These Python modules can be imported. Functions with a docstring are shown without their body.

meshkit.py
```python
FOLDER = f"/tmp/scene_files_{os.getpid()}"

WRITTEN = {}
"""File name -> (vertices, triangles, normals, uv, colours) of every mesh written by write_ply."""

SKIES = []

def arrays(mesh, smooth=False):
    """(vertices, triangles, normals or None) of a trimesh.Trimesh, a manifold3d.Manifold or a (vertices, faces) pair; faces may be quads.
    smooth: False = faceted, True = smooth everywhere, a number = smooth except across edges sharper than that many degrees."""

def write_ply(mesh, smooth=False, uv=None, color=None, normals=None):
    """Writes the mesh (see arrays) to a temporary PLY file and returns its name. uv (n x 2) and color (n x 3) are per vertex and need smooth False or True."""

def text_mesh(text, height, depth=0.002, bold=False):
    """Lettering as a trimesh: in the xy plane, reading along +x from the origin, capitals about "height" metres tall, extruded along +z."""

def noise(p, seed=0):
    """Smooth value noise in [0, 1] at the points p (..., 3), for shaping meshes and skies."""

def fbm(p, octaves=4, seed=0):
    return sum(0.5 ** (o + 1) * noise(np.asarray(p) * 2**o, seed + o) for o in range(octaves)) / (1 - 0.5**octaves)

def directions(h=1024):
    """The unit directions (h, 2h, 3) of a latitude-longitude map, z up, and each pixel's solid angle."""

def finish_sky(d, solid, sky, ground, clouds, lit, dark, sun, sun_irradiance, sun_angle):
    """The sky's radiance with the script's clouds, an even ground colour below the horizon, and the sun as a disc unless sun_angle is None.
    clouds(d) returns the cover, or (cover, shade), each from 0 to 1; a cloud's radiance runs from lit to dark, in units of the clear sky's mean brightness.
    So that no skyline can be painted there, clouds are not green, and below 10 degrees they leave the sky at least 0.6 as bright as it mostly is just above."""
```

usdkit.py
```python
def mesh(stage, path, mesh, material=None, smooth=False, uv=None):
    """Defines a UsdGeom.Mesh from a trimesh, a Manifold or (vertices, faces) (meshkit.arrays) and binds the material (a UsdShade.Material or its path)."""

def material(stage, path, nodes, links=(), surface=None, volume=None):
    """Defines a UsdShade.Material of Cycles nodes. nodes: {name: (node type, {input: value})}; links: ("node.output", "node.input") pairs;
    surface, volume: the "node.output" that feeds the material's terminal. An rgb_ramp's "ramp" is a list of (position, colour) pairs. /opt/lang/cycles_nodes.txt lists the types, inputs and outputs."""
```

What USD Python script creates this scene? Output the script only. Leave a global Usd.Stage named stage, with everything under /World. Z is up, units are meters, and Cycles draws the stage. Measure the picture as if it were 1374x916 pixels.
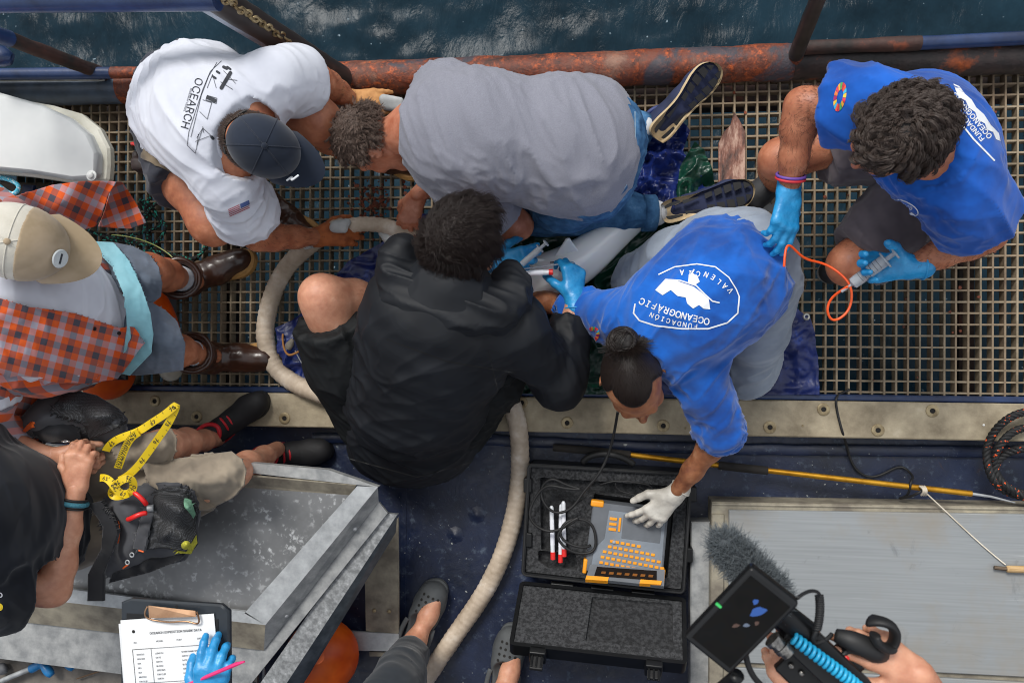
import math, numpy as np, trimesh, usdkit, meshkit
from pxr import Usd, UsdGeom, UsdLux, UsdShade, Gf, Sdf, Vt
from scipy.spatial.transform import Rotation as Ro
from scipy import sparse
from shapely.geometry import Polygon, LineString, Point
from shapely import affinity
from shapely.ops import unary_union

stage = Usd.Stage.CreateInMemory()
UsdGeom.SetStageUpAxis(stage, 'Z'); UsdGeom.SetStageMetersPerUnit(stage, 1.0)
UsdGeom.Xform.Define(stage, '/World'); UsdGeom.Scope.Define(stage, '/World/Looks')
stage.SetDefaultPrim(stage.GetPrimAtPath('/World'))
A_ = lambda *v: np.array(v, float)
nrm = lambda v: np.asarray(v, float) / (np.linalg.norm(v) + 1e-12)

# ---------------------------------------------------------------- camera (fitted to the grating's square cells)
H = 2.893; FPX = 1100.0
Rg = Ro.from_euler('xyz', [-0.0064, 0.12738, 0.00572]).as_matrix()
FL = A_(1, -1, -1)
RIGHT, DOWN, FWD = Rg[0] * FL, Rg[1] * FL, Rg[2] * FL
CAM = A_(0, 0, H)
cam = UsdGeom.Camera.Define(stage, '/World/Camera')
M4 = np.eye(4); M4[0, :3] = RIGHT; M4[1, :3] = -DOWN; M4[2, :3] = -FWD; M4[3, :3] = CAM
cam.AddTransformOp().Set(Gf.Matrix4d(*M4.ravel().tolist()))
cam.CreateHorizontalApertureAttr(36.0); cam.CreateVerticalApertureAttr(24.0)
cam.CreateFocalLengthAttr(36.0 * FPX / 1374.0)
cam.CreateFStopAttr(4.5); cam.CreateFocusDistanceAttr(2.4)
cam.CreateExposureAttr(EXPO := 0.2)

def P(u, v, z=0.0):
    "the point at height z that stands at (u, v) of the photograph"
    d = RIGHT * (u - 687) / FPX + DOWN * (v - 458) / FPX + FWD
    return CAM + d * (z - H) / d[2]
def pix(p):
    q = np.asarray(p) - CAM
    return 687 + FPX * (q @ RIGHT) / (q @ FWD), 458 + FPX * (q @ DOWN) / (q @ FWD)

# ---------------------------------------------------------------- light: bright overcast, sky softbox from above the sea
SUN = nrm(A_(-0.30, 0.75, 1.0))
def setup_light():
    dome = UsdLux.DomeLight.Define(stage, '/World/sky')
    m = usdkit.material(stage, '/World/Looks/sky_look', {
        'sky': ('sky_texture', {'sky_type': 'single_scattering', 'sun_disc': False, 'sun_elevation': math.asin(SUN[2]), 'sun_rotation': math.atan2(SUN[0], SUN[1]), 'altitude': 0.0, 'air_density': 1.0, 'aerosol_density': 2.5}),
        'tc': ('texture_coordinate', {}),
        'n': ('noise_texture', {'scale': 2.2, 'detail': 5.0, 'roughness': 0.6}),
        'r': ('rgb_ramp', {'ramp': [(0.25, (0.55,) * 3), (0.6, (0.95,) * 3)]}),
        'cl': ('mix', {'mix_type': 'mix', 'color2': (8.6, 8.9, 9.3)}),
        'b': ('background_shader', {'strength': 0.1})},
        [('tc.generated', 'n.vector'), ('n.fac', 'r.fac'), ('r.color', 'cl.fac'), ('sky.color', 'cl.color1'), ('cl.color', 'b.color')], surface='b.background')
    UsdShade.MaterialBindingAPI.Apply(dome.GetPrim()).Bind(m)
    dome.GetPrim().SetCustomDataByKey('label', 'bright overcast sky'); dome.GetPrim().SetCustomDataByKey('kind', 'structure')
    sun = UsdLux.DistantLight.Define(stage, '/World/sun')
    sun.CreateIntensityAttr(0.75); sun.CreateAngleAttr(20.0); sun.CreateColorAttr(Gf.Vec3f(1.0, 0.97, 0.92)); sun.GetPrim().CreateAttribute('inputs:normalize', Sdf.ValueTypeNames.Bool).Set(True)
    z = SUN; x = nrm(np.cross([0, 1, 0], z)); y = np.cross(z, x)
    T = np.eye(4); T[0, :3] = x; T[1, :3] = y; T[2, :3] = z
    sun.AddTransformOp().Set(Gf.Matrix4d(*T.ravel().tolist()))
setup_light()

# ---------------------------------------------------------------- scene tree helpers
_count = {}
def numbered(parent, name):
    n = _count.get((parent, name), 0); _count[(parent, name)] = n + 1
    return f'{parent}/{name}' + (f'_{n:03d}' if n else '')
_base = {}
def tag(path, label=None, cat=None, group=None, kind=None):
    p = stage.GetPrimAtPath(path)
    for k, v in (('label', label), ('category', cat), ('group', group), ('kind', kind)):
        if v: p.SetCustomDataByKey(k, v)
    return path
def thing(name, base, label=None, cat=None, group=None, kind=None):
    path = numbered('/World', name)
    x = UsdGeom.Xform.Define(stage, path); x.AddTranslateOp().Set(Gf.Vec3d(*map(float, base)))
    _base[path] = np.asarray(base, float)
    return tag(path, label, cat, group, kind)
def base_of(parent):
    while parent not in _base and parent.count('/') > 1: parent = parent.rsplit('/', 1)[0]
    return _base.get(parent, np.zeros(3))
def arr(m):
    if hasattr(m, 'to_mesh'):
        q = m.to_mesh(); return np.array(q.vert_properties[:, :3]), np.array(q.tri_verts)
    if isinstance(m, (tuple, list)): return np.asarray(m[0], float), np.asarray(m[1], int)
    return np.array(m.vertices), np.array(m.faces)
def part(parent, name, mesh, mat, smooth=30, uv=None, label=None):
    path = numbered(parent, name)
    v, f = arr(mesh)
    if uv is not None: smooth = True if smooth else False
    usdkit.mesh(stage, path, (v - base_of(parent), f), mat, smooth, uv=uv)
    if label: stage.GetPrimAtPath(path).SetCustomDataByKey('label', label)
    return path
def solo(name, mesh, mat, label=None, cat=None, group=None, kind=None, smooth=30, base=None):
    "a thing that is one mesh"
    v, f = arr(mesh)
    b = np.append(v[:, :2].mean(0), v[:, 2].min()) if base is None else base
    path = numbered('/World', name)
    m = usdkit.mesh(stage, path, (v - b, f), mat, smooth)
    UsdGeom.Xformable(m).AddTranslateOp().Set(Gf.Vec3d(*map(float, b)))
    return tag(path, label, cat, group, kind)
def curves(parent, name, pts, widths, mat, smooth=True):
    "pts: (n, k, 3) strands"
    path = numbered(parent, name)
    n, k = pts.shape[:2]
    c = UsdGeom.BasisCurves.Define(stage, path)
    c.CreateTypeAttr('cubic'); c.CreateBasisAttr('catmullRom'); c.CreateWrapAttr('nonperiodic')
    q = np.concatenate([pts[:, :1], pts, pts[:, -1:]], 1) - base_of(parent)
    c.CreateCurveVertexCountsAttr(Vt.IntArray.FromNumpy(np.full(n, k + 2, np.int32)))
    c.CreatePointsAttr(Vt.Vec3fArray.FromNumpy(q.reshape(-1, 3).astype(np.float32)))
    w = np.broadcast_to(np.asarray(widths, float), (n, k)); w = np.concatenate([w[:, :1], w, w[:, -1:]], 1)
    c.CreateWidthsAttr(Vt.FloatArray.FromNumpy(w.ravel().astype(np.float32))); c.SetWidthsInterpolation('vertex')
    UsdShade.MaterialBindingAPI.Apply(c.GetPrim()).Bind(mat)
    return path

# ---------------------------------------------------------------- plain mesh helpers
def frame_of(d, up=(0, 0, 1)):
    "rows: side, up', d"
    d = nrm(d); up = np.asarray(up, float)
    if abs(d @ nrm(up)) > 0.98: up = A_(1, 0, 0) if abs(d[0]) < 0.9 else A_(0, 1, 0)
    s = nrm(np.cross(up, d)); return np.array([s, np.cross(d, s), d])
def xf(mesh, M=None, c=(0, 0, 0)):
    "rows of M are the axes"
    v, f = arr(mesh)
    if M is not None: v = v @ np.asarray(M)
    return v + np.asarray(c), f
def cat(*ms):
    vs, fs, n = [], [], 0
    for m in ms:
        v, f = arr(m); vs.append(v); fs.append(f + n); n += len(v)
    return np.vstack(vs), np.vstack(fs)
def box(sx, sy, sz, r=0.0):
    b = trimesh.creation.box([sx, sy, sz])
    if r > 0:
        import manifold3d as m3
        a = m3.Manifold.cube([sx - 2 * r, sy - 2 * r, sz - 2 * r], True)
        s = [m3.Manifold.sphere(r, 8).translate([x * (sx / 2 - r), y * (sy / 2 - r), z * (sz / 2 - r)]) for x in (-1, 1) for y in (-1, 1) for z in (-1, 1)]
        return arr(m3.Manifold.batch_hull(s))
    return arr(b)
def cyl(a, b, r, r2=None, n=16):
    a, b = np.asarray(a, float), np.asarray(b, float)
    F_ = frame_of(b - a); t = np.arange(n) * 2 * np.pi / n
    ring = np.cos(t)[:, None] * F_[0] + np.sin(t)[:, None] * F_[1]
    r2 = r if r2 is None else r2
    v = np.vstack([a + ring * r, b + ring * r2, a[None], b[None]])
    i = np.arange(n); j = (i + 1) % n
    f = np.vstack([np.c_[i, j, j + n], np.c_[i, j + n, i + n], np.c_[j, i, np.full(n, 2 * n)], np.c_[i + n, j + n, np.full(n, 2 * n + 1)]])
    return v, f
def spline(pts, n=60):
    from scipy.interpolate import CubicSpline
    pts = np.asarray(pts, float); d = np.r_[0, np.cumsum(np.linalg.norm(np.diff(pts, axis=0), axis=1))]
    return CubicSpline(d, pts)(np.linspace(0, d[-1], n))
def tube(pts, r, n=12, caps=True, flat=1.0, up=(0, 0, 1), jit=None):
    "swept tube; r a number or one per point; flat squashes along the up side"
    p = np.asarray(pts, float); m = len(p); t = np.gradient(p, axis=0); t /= np.linalg.norm(t, axis=1, keepdims=True) + 1e-12
    r = np.broadcast_to(r, (m,)); a = np.arange(n) * 2 * np.pi / n
    s = np.cross(np.asarray(up, float), t); bad = np.linalg.norm(s, axis=1) < 0.15
    F0 = frame_of(t[0], up); S = [F0[0]]
    for k in range(1, m):
        q = S[-1] - t[k] * (S[-1] @ t[k]); S.append(nrm(q))
    S = np.array(S) if bad.any() else s / (np.linalg.norm(s, axis=1, keepdims=True) + 1e-12)
    U = np.cross(t, S)
    v = p[:, None] + r[:, None, None] * (np.cos(a)[None, :, None] * S[:, None] + flat * np.sin(a)[None, :, None] * U[:, None])
    i, j = np.meshgrid(np.arange(m - 1), np.arange(n), indexing='ij')
    q = np.stack([i * n + j, i * n + (j + 1) % n, (i + 1) * n + (j + 1) % n, (i + 1) * n + j], -1).reshape(-1, 4)
    v = v.reshape(-1, 3); f = np.vstack([q[:, [0, 1, 2]], q[:, [0, 2, 3]]])
    if caps:
        k = len(v); v = np.vstack([v, p[0], p[-1]]); jj = np.arange(n); e = (m - 1) * n
        f = np.vstack([f, np.c_[(jj + 1) % n, jj, np.full(n, k)], np.c_[e + jj, e + (jj + 1) % n, np.full(n, k + 1)]])
    return v, f
def lathe(prof, a, d, n=24):
    "prof: (radius, along); axis from a along d"
    prof = np.asarray(prof, float); F_ = frame_of(d); t = np.arange(n) * 2 * np.pi / n
    ring = np.cos(t)[:, None] * F_[0] + np.sin(t)[:, None] * F_[1]
    v = (np.asarray(a) + prof[:, 1][:, None, None] * F_[2] + prof[:, 0][:, None, None] * ring[None]).reshape(-1, 3); m = len(prof)
    i, j = np.meshgrid(np.arange(m - 1), np.arange(n), indexing='ij')
    q = np.stack([i * n + j, i * n + (j + 1) % n, (i + 1) * n + (j + 1) % n, (i + 1) * n + j], -1).reshape(-1, 4)
    return v, np.vstack([q[:, [0, 1, 2]], q[:, [0, 2, 3]]])
def prism(poly, z0, z1):
    "extruded outline; poly (n,2) or a shapely polygon"
    poly = poly if hasattr(poly, 'exterior') else Polygon(poly)
    m = trimesh.creation.extrude_polygon(poly, z1 - z0, engine='earcut'); m.apply_translation([0, 0, z0]); return arr(m)
def bev_prism(poly, z0, z1, r=0.004):
    "extruded outline with a chamfered top edge"
    poly = poly if hasattr(poly, 'exterior') else Polygon(poly)
    inn = poly.buffer(-r, join_style=2)
    if inn.is_empty or inn.geom_type != 'Polygon' or len(inn.exterior.coords) != len(poly.exterior.coords) or poly.interiors: return prism(poly, z0, z1)
    a = np.array(poly.exterior.coords)[:-1]; b = np.array(inn.exterior.coords)[:-1]
    k = int(np.argmin(np.linalg.norm(b - a[0], axis=1))); b = np.roll(b, -k, axis=0)
    if np.linalg.norm(b[1] - a[1]) > np.linalg.norm(b[-1] - a[1]): b = np.roll(b[::-1], 1, axis=0)
    n = len(a); v = np.vstack([np.c_[a, np.full(n, z0)], np.c_[a, np.full(n, z1 - r)], np.c_[b, np.full(n, z1)]])
    i = np.arange(n); j = (i + 1) % n; f = []
    for o in (0, n): f += [np.c_[o + i, o + j, o + n + j], np.c_[o + i, o + n + j, o + n + i]]
    tv, tf = trimesh.creation.triangulate_polygon(Polygon(b), engine='earcut')
    f.append(tf + len(v)); v = np.vstack([v, np.c_[tv, np.full(len(tv), z1)]]); f = np.vstack(f)
    m = trimesh.Trimesh(v, f, process=False); trimesh.repair.fix_normals(m); return arr(m)
def Pz(pts, z): return np.array([P(u, v, z)[:2] for u, v in pts])
def sheet(poly, step, zfun, thick=0.002):
    "a thin draped sheet over the outline; zfun(xy) -> z"
    poly = poly if hasattr(poly, 'exterior') else Polygon(poly)
    x0, y0, x1, y1 = poly.bounds
    gx, gy = np.meshgrid(np.arange(x0 - step, x1 + 2 * step, step), np.arange(y0 - step, y1 + 2 * step, step), indexing='ij')
    import shapely
    inside = shapely.contains_xy(poly, gx, gy); xy = np.stack([gx, gy], -1)
    nx, ny = gx.shape; cell = inside[:-1, :-1] | inside[1:, :-1] | inside[:-1, 1:] | inside[1:, 1:]
    use = np.zeros_like(inside)
    for a in (0, 1):
        for b in (0, 1): use[a:nx - 1 + a, b:ny - 1 + b] |= cell
    out = use & ~inside; pts = xy[out]
    if len(pts):
        ring = poly.exterior; s = shapely.line_locate_point(ring, shapely.points(pts)); q = shapely.get_coordinates(shapely.line_interpolate_point(ring, s)); xy[out] = q
    ids = -np.ones((nx, ny), int); ids[use] = np.arange(use.sum()); p2 = xy[use]; z = zfun(p2); n = len(p2)
    ci, cj = np.nonzero(cell); a, b, c, d = ids[ci, cj], ids[ci + 1, cj], ids[ci + 1, cj + 1], ids[ci, cj + 1]
    f = np.vstack([np.c_[a, b, c], np.c_[a, c, d]]); v = np.c_[p2, z]
    if not thick: return v, f
    e = np.sort(np.vstack([f[:, [0, 1]], f[:, [1, 2]], f[:, [2, 0]]]), 1)
    raw = np.vstack([f[:, [0, 1]], f[:, [1, 2]], f[:, [2, 0]]]); _, inv, cnt = np.unique(e, axis=0, return_inverse=True, return_counts=True); rim = raw[cnt[inv.ravel()] == 1]
    w = v - [0, 0, thick]
    return np.vstack([v, w]), np.vstack([f, f[:, ::-1] + n, np.c_[rim[:, 1], rim[:, 0], rim[:, 0] + n], np.c_[rim[:, 1], rim[:, 0] + n, rim[:, 1] + n]])
noise, fbm = meshkit.noise, meshkit.fbm
def vnormals(v, f):
    n = np.zeros_like(v); c = np.cross(v[f[:, 1]] - v[f[:, 0]], v[f[:, 2]] - v[f[:, 0]])
    for k in range(3): np.add.at(n, f[:, k], c)
    return n / (np.linalg.norm(n, axis=1, keepdims=True) + 1e-20)
def relax(v, f, it=2, lam=0.5, mu=-0.52):
    n = len(v); e = np.vstack([f[:, [0, 1]], f[:, [1, 2]], f[:, [2, 0]]])
    W = sparse.coo_matrix((np.ones(2 * len(e)), (np.r_[e[:, 0], e[:, 1]], np.r_[e[:, 1], e[:, 0]])), (n, n)).tocsr(); W.data[:] = 1
    D = sparse.diags(1.0 / np.maximum(np.asarray(W.sum(1)).ravel(), 1)); L = D @ W
    for _ in range(it):
        for k in (lam, mu): v = v + k * (L @ v - v)
    return v

# ---------------------------------------------------------------- signed-distance modelling for bodies and cloth
def nets(d, o, h):
    s = d < 0; a = s[:-1, :-1, :-1]; act = np.zeros_like(a); allin = np.ones_like(a)
    C = [(i, j, k) for i in (0, 1) for j in (0, 1) for k in (0, 1)]
    nx, ny, nz = d.shape
    for i, j, k in C:
        q = s[i:nx - 1 + i, j:ny - 1 + j, k:nz - 1 + k]; act |= q; allin &= q
    act &= ~allin; idx = np.argwhere(act); ids = -np.ones(act.shape, np.int32); ids[act] = np.arange(len(idx))
    val = np.stack([d[idx[:, 0] + i, idx[:, 1] + j, idx[:, 2] + k] for i, j, k in C], 1)
    acc = np.zeros((len(idx), 3)); cnt = np.zeros(len(idx)); Cn = np.array(C, float)
    for p in range(8):
        for q in range(p + 1, 8):
            if np.abs(Cn[p] - Cn[q]).sum() != 1: continue
            m = (val[:, p] < 0) != (val[:, q] < 0); t = val[:, p] / np.where(m, val[:, p] - val[:, q], 1)
            acc[m] += Cn[p] + t[m, None] * (Cn[q] - Cn[p]); cnt[m] += 1
    v = (idx + acc / cnt[:, None]) * h + o; F_ = []
    for ax in range(3):
        sl = [slice(1, -1)] * 3; sl[ax] = slice(None, -1); sr = list(sl); sr[ax] = slice(1, None)
        L, R_ = s[tuple(sl)], s[tuple(sr)]
        b, c = (ax + 1) % 3, (ax + 2) % 3
        e = np.argwhere(L != R_); up = L[L != R_]; base = e.copy(); base[:, b] += 1; base[:, c] += 1
        def cell(db, dc):
            q = base.copy(); q[:, b] += db; q[:, c] += dc; return ids[q[:, 0], q[:, 1], q[:, 2]]
        q = np.stack([cell(-1, -1), cell(0, -1), cell(0, 0), cell(-1, 0)], 1); q[~up] = q[~up][:, ::-1]
        F_.append(q)
    q = np.vstack(F_); return v, np.vstack([q[:, [0, 1, 2]], q[:, [0, 2, 3]]])

class Shape:
    def __init__(s): s.p = []
    def cap(s, a, b, ra, rb=None, k=0.02, neg=False):
        s.p.append(('c', np.asarray(a, float), np.asarray(b, float), ra, ra if rb is None else rb, k, neg)); return s
    def ell(s, c, rad, ax=None, k=0.03, neg=False):
        s.p.append(('e', np.asarray(c, float), np.asarray(rad, float), np.eye(3) if ax is None else np.asarray(ax, float), 0, k, neg)); return s
    def box(s, c, half, ax=None, r=0.005, k=0.01, neg=False):
        s.p.append(('b', np.asarray(c, float), np.asarray(half, float), np.eye(3) if ax is None else np.asarray(ax, float), r, k, neg)); return s
    def cut(s, c, n, r):
        s.p.append(('x', np.asarray(c, float), nrm(n), r, 0, 0, True)); return s
    def add(s, o): s.p += o.p; return s
    def bounds(s):
        lo, hi = [], []
        for p in s.p:
            if p[-1]: continue
            l, h_ = s.pb(p); lo.append(l); hi.append(h_)
        return np.min(lo, 0), np.max(hi, 0)
    @staticmethod
    def pb(p):
        if p[0] == 'c':
            r = max(p[3], p[4]); return np.minimum(p[1], p[2]) - r, np.maximum(p[1], p[2]) + r
        if p[0] == 'x': return p[1] - p[3], p[1] + p[3]
        e = np.abs(p[3]).T @ p[2]; return p[1] - e, p[1] + e
    @staticmethod
    def ev(p, q):
        if p[0] == 'c':
            a, b, ra, rb = p[1:5]; ab = b - a; L2 = ab @ ab + 1e-12
            t = np.clip(((q - a) @ ab) / L2, 0, 1)
            return np.linalg.norm(q - a - t[..., None] * ab, axis=-1) - (ra + (rb - ra) * t)
        l = (q - p[1]) @ p[3].T
        if p[0] == 'e':
            k0 = np.linalg.norm(l / p[2], axis=-1); k1 = np.linalg.norm(l / p[2] ** 2, axis=-1)
            return k0 * (k0 - 1) / (k1 + 1e-9)
        w = np.abs(l) - (p[2] - p[4]); return np.linalg.norm(np.maximum(w, 0), axis=-1) + np.minimum(w.max(-1), 0) - p[4]
    def mesh(s, h=0.007, it=2, clip=None):
        lo, hi = s.bounds(); lo = lo - 4 * h; hi = hi + 4 * h
        if clip is not None: lo = np.maximum(lo, clip[0]); hi = np.minimum(hi, clip[1])
        n = np.ceil((hi - lo) / h).astype(int) + 1
        ax = [lo[i] + h * np.arange(n[i]) for i in range(3)]; d = np.full(n, 1.0, np.float32)
        for p in s.p:
            k = p[5]; l, u = s.pb(p); pad = k + 3 * h
            i0 = np.maximum(np.floor((l - pad - lo) / h).astype(int), 0); i1 = np.minimum(np.ceil((u + pad - lo) / h).astype(int) + 1, n)
            if (i1 <= i0).any(): continue
            q = np.stack(np.meshgrid(*[ax[i][i0[i]:i1[i]] for i in range(3)], indexing='ij'), -1)
            sl = tuple(slice(i0[i], i1[i]) for i in range(3)); o = d[sl]
            if p[0] == 'x':
                r = q - p[1]; m = (np.linalg.norm(r, axis=-1) < p[3]); d[sl] = np.where(m, np.maximum(o, r @ p[2]), o); continue
            e = s.ev(p, q)
            if p[-1]: e = -e; hh = np.maximum(k - np.abs(o - e), 0) / k if k else 0; d[sl] = np.maximum(o, e) + hh * hh * k / 4
            else: hh = np.maximum(k - np.abs(o - e), 0) / k if k else 0; d[sl] = np.minimum(o, e) - hh * hh * k / 4
        d[0], d[-1], d[:, 0], d[:, -1], d[:, :, 0], d[:, :, -1] = (1.0,) * 6
        v, f = nets(d, lo, h)
        return (relax(v, f, it), f) if it else (v, f)

def folds(m, d, amp=0.006, w=0.05, L=0.25, seed=0, sharp=2.0, mask=None, warp=0.6):
    "cloth creases running along d"
    v, f = m; n = vnormals(v, f); F_ = frame_of(d)
    q = np.stack([v @ F_[0] / w, v @ F_[1] / w, v @ F_[2] / L], 1)
    q[:, 2] *= .55; q = q + .75 * warp * (np.stack([fbm(v * 4 + 7.3 * i + seed, 1, seed + 9 * i) for i in range(3)], 1) - 0.5) * 2 * [1, 1, .3]
    a = noise(q, seed); b = noise(q * [1.9, 1.9, 1.2] + 5, seed + 3)
    r = (1 - np.abs(2 * a - 1)) ** (sharp * 1.6) + 0.45 * (1 - np.abs(2 * b - 1)) ** sharp
    k = 1.55 * amp * (r - 0.4); k = k if mask is None else k * mask(v)
    return v + n * k[:, None], f
def near(c, r):
    "soft mask around a point"
    return lambda v: np.clip(1.4 - np.linalg.norm(v - c, axis=1) / r, 0, 1)
def jitter(m, amp, scale, seed=0):
    v, f = m; return v + vnormals(v, f) * (amp * (fbm(v * scale, 3, seed) - 0.5) * 2)[:, None], f
def ik(a, b, l1, l2, pole):
    a, b, pole = map(np.asarray, (a, b, pole)); d = np.linalg.norm(b - a)
    if d > (l1 + l2) * 0.999: s = d / (l1 + l2) * 1.002; l1, l2 = l1 * s, l2 * s
    if d < abs(l1 - l2) * 1.05: d = abs(l1 - l2) * 1.05
    x = (l1 * l1 - l2 * l2 + d * d) / (2 * d); y = math.sqrt(max(l1 * l1 - x * x, 0)); u = nrm(b - a); w = pole - a; w = w - u * (w @ u)
    return a + u * x + nrm(w) * y

# ---------------------------------------------------------------- materials
_m = {}
def lin(h):
    h = h.lstrip('#'); c = np.array([int(h[i:i + 2], 16) / 255 for i in (0, 2, 4)]); return tuple(np.where(c < 0.04045, c / 12.92, ((c + 0.055) / 1.055) ** 2.4))
def mat(name, c1, c2=None, rough=0.6, scale=12.0, metal=0.0, bump=0.0, bscale=200.0, bdist=0.001, spec=0.5, coat=0.0, sheen=0.0, sss=0.0, c3=None, lo=0.35, hi=0.65, rough2=None, stretch=None, detail=5.0, trans=0.0, ior=1.5, emit=0.0, bdetail=3.0):
    if name in _m: return _m[name]
    c1 = lin(c1) if isinstance(c1, str) else c1; c2 = c1 if c2 is None else lin(c2) if isinstance(c2, str) else c2
    N = {'tc': ('texture_coordinate', {}), 'n': ('noise_texture', {'scale': scale, 'detail': detail, 'roughness': 0.62}),
         'p': ('principled_bsdf', {'metallic': metal, 'specular_ior_level': spec, 'coat_weight': coat, 'sheen_weight': sheen, 'roughness': rough, 'transmission_weight': trans, 'ior': ior})}
    stops = [(lo, c1), (hi, c2)] + ([(min(hi + 0.13, 1), lin(c3) if isinstance(c3, str) else c3)] if c3 is not None else [])
    N['r'] = ('rgb_ramp', {'ramp': stops}); Lk = [('n.fac', 'r.fac'), ('r.color', 'p.base_color')]
    src = 'tc.object'
    if stretch is not None:
        N['mp'] = ('mapping', {'mapping_type': 'point', 'scale': stretch}); Lk += [('tc.object', 'mp.vector')]; src = 'mp.vector'
    Lk.append((src, 'n.vector'))
    if sss: N['p'][1].update({'subsurface_weight': sss, 'subsurface_scale': 0.012, 'subsurface_radius': (1.0, 0.35, 0.2)})
    if emit: N['p'][1].update({'emission_strength': emit}); Lk.append(('r.color', 'p.emission_color'))
    if bump:
        N['bn'] = ('noise_texture', {'scale': bscale, 'detail': bdetail}); N['bp'] = ('bump', {'strength': bump, 'distance': bdist}); Lk += [(src, 'bn.vector'), ('bn.fac', 'bp.height'), ('bp.normal', 'p.normal')]
    if rough2 is not None:
        N['mr'] = ('map_range', {'from_min': lo, 'from_max': hi, 'to_min': rough, 'to_max': rough2, 'clamp': True}); Lk += [('n.fac', 'mr.value'), ('mr.result', 'p.roughness')]
    _m[name] = usdkit.material(stage, '/World/Looks/' + name, N, Lk, surface='p.BSDF'); return _m[name]
# ================================================================ materials of the place
def rust_material():
    N = {'tc': ('texture_coordinate', {}), 'a': ('noise_texture', {'scale': 5.0, 'detail': 8.0, 'roughness': .7}), 'b': ('noise_texture', {'scale': 17.0, 'detail': 8.0, 'roughness': .72, 'distortion': .8}), 'c': ('noise_texture', {'scale': 60.0, 'detail': 5.0, 'roughness': .7}), 'd': ('noise_texture', {'scale': 3.1, 'detail': 6.0, 'roughness': .6, 'distortion': 1.2}),
         'ra': ('rgb_ramp', {'ramp': [(.3, lin('#120a08')), (.40, lin('#34180f')), (.50, lin('#652c16')), (.58, lin('#5f382a')), (.70, lin('#83604f'))]}), 'rb': ('rgb_ramp', {'ramp': [(.42, (0, 0, 0)), (.6, (.85,) * 3)]}), 'rc': ('rgb_ramp', {'ramp': [(.3, lin('#120b0a')), (.48, lin('#552412')), (.64, lin('#b9551c'))]}), 'rd': ('rgb_ramp', {'ramp': [(.56, (0, 0, 0)), (.62, (.85,) * 3)]}),
         'm1': ('mix', {}), 'm2': ('mix', {'color2': lin('#2a323c')}), 'bp': ('bump', {'strength': .9, 'distance': .006}), 'bq': ('bump', {'strength': .6, 'distance': .002}), 'p': ('principled_bsdf', {'roughness': .62})}
    L = [('tc.object', k + '.vector') for k in 'abcd'] + [('a.fac', 'ra.fac'), ('b.fac', 'rb.fac'), ('c.fac', 'rc.fac'), ('d.fac', 'rd.fac'), ('ra.color', 'm1.color1'), ('rc.color', 'm1.color2'), ('rb.color', 'm1.fac'), ('m1.color', 'm2.color1'), ('rd.color', 'm2.fac'), ('m2.color', 'p.base_color'), ('b.fac', 'bp.height'), ('c.fac', 'bq.height'), ('bp.normal', 'bq.normal'), ('bq.normal', 'p.normal')]
    return usdkit.material(stage, '/World/Looks/rusted_steel', N, L, surface='p.BSDF')
rust = rust_material()
rust_dark = mat('rusted_dark', '#17110f', '#3a2019', rough=0.7, scale=9, c3='#7c3a1c', bump=0.5, bscale=60, bdist=0.003, lo=0.4, hi=0.62)
bluepaint = mat('blue_paint', '#101d38', '#22375f', rough=0.38, scale=7, c3='#5b463c', bump=0.25, bscale=50, bdist=0.002, lo=0.35, hi=0.68)
bluegrey = mat('worn_blue_paint', '#232c36', '#3c4a5c', rough=0.45, scale=8, c3='#8a4420', bump=0.4, bscale=60, bdist=0.002, lo=0.35, hi=0.62)
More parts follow.
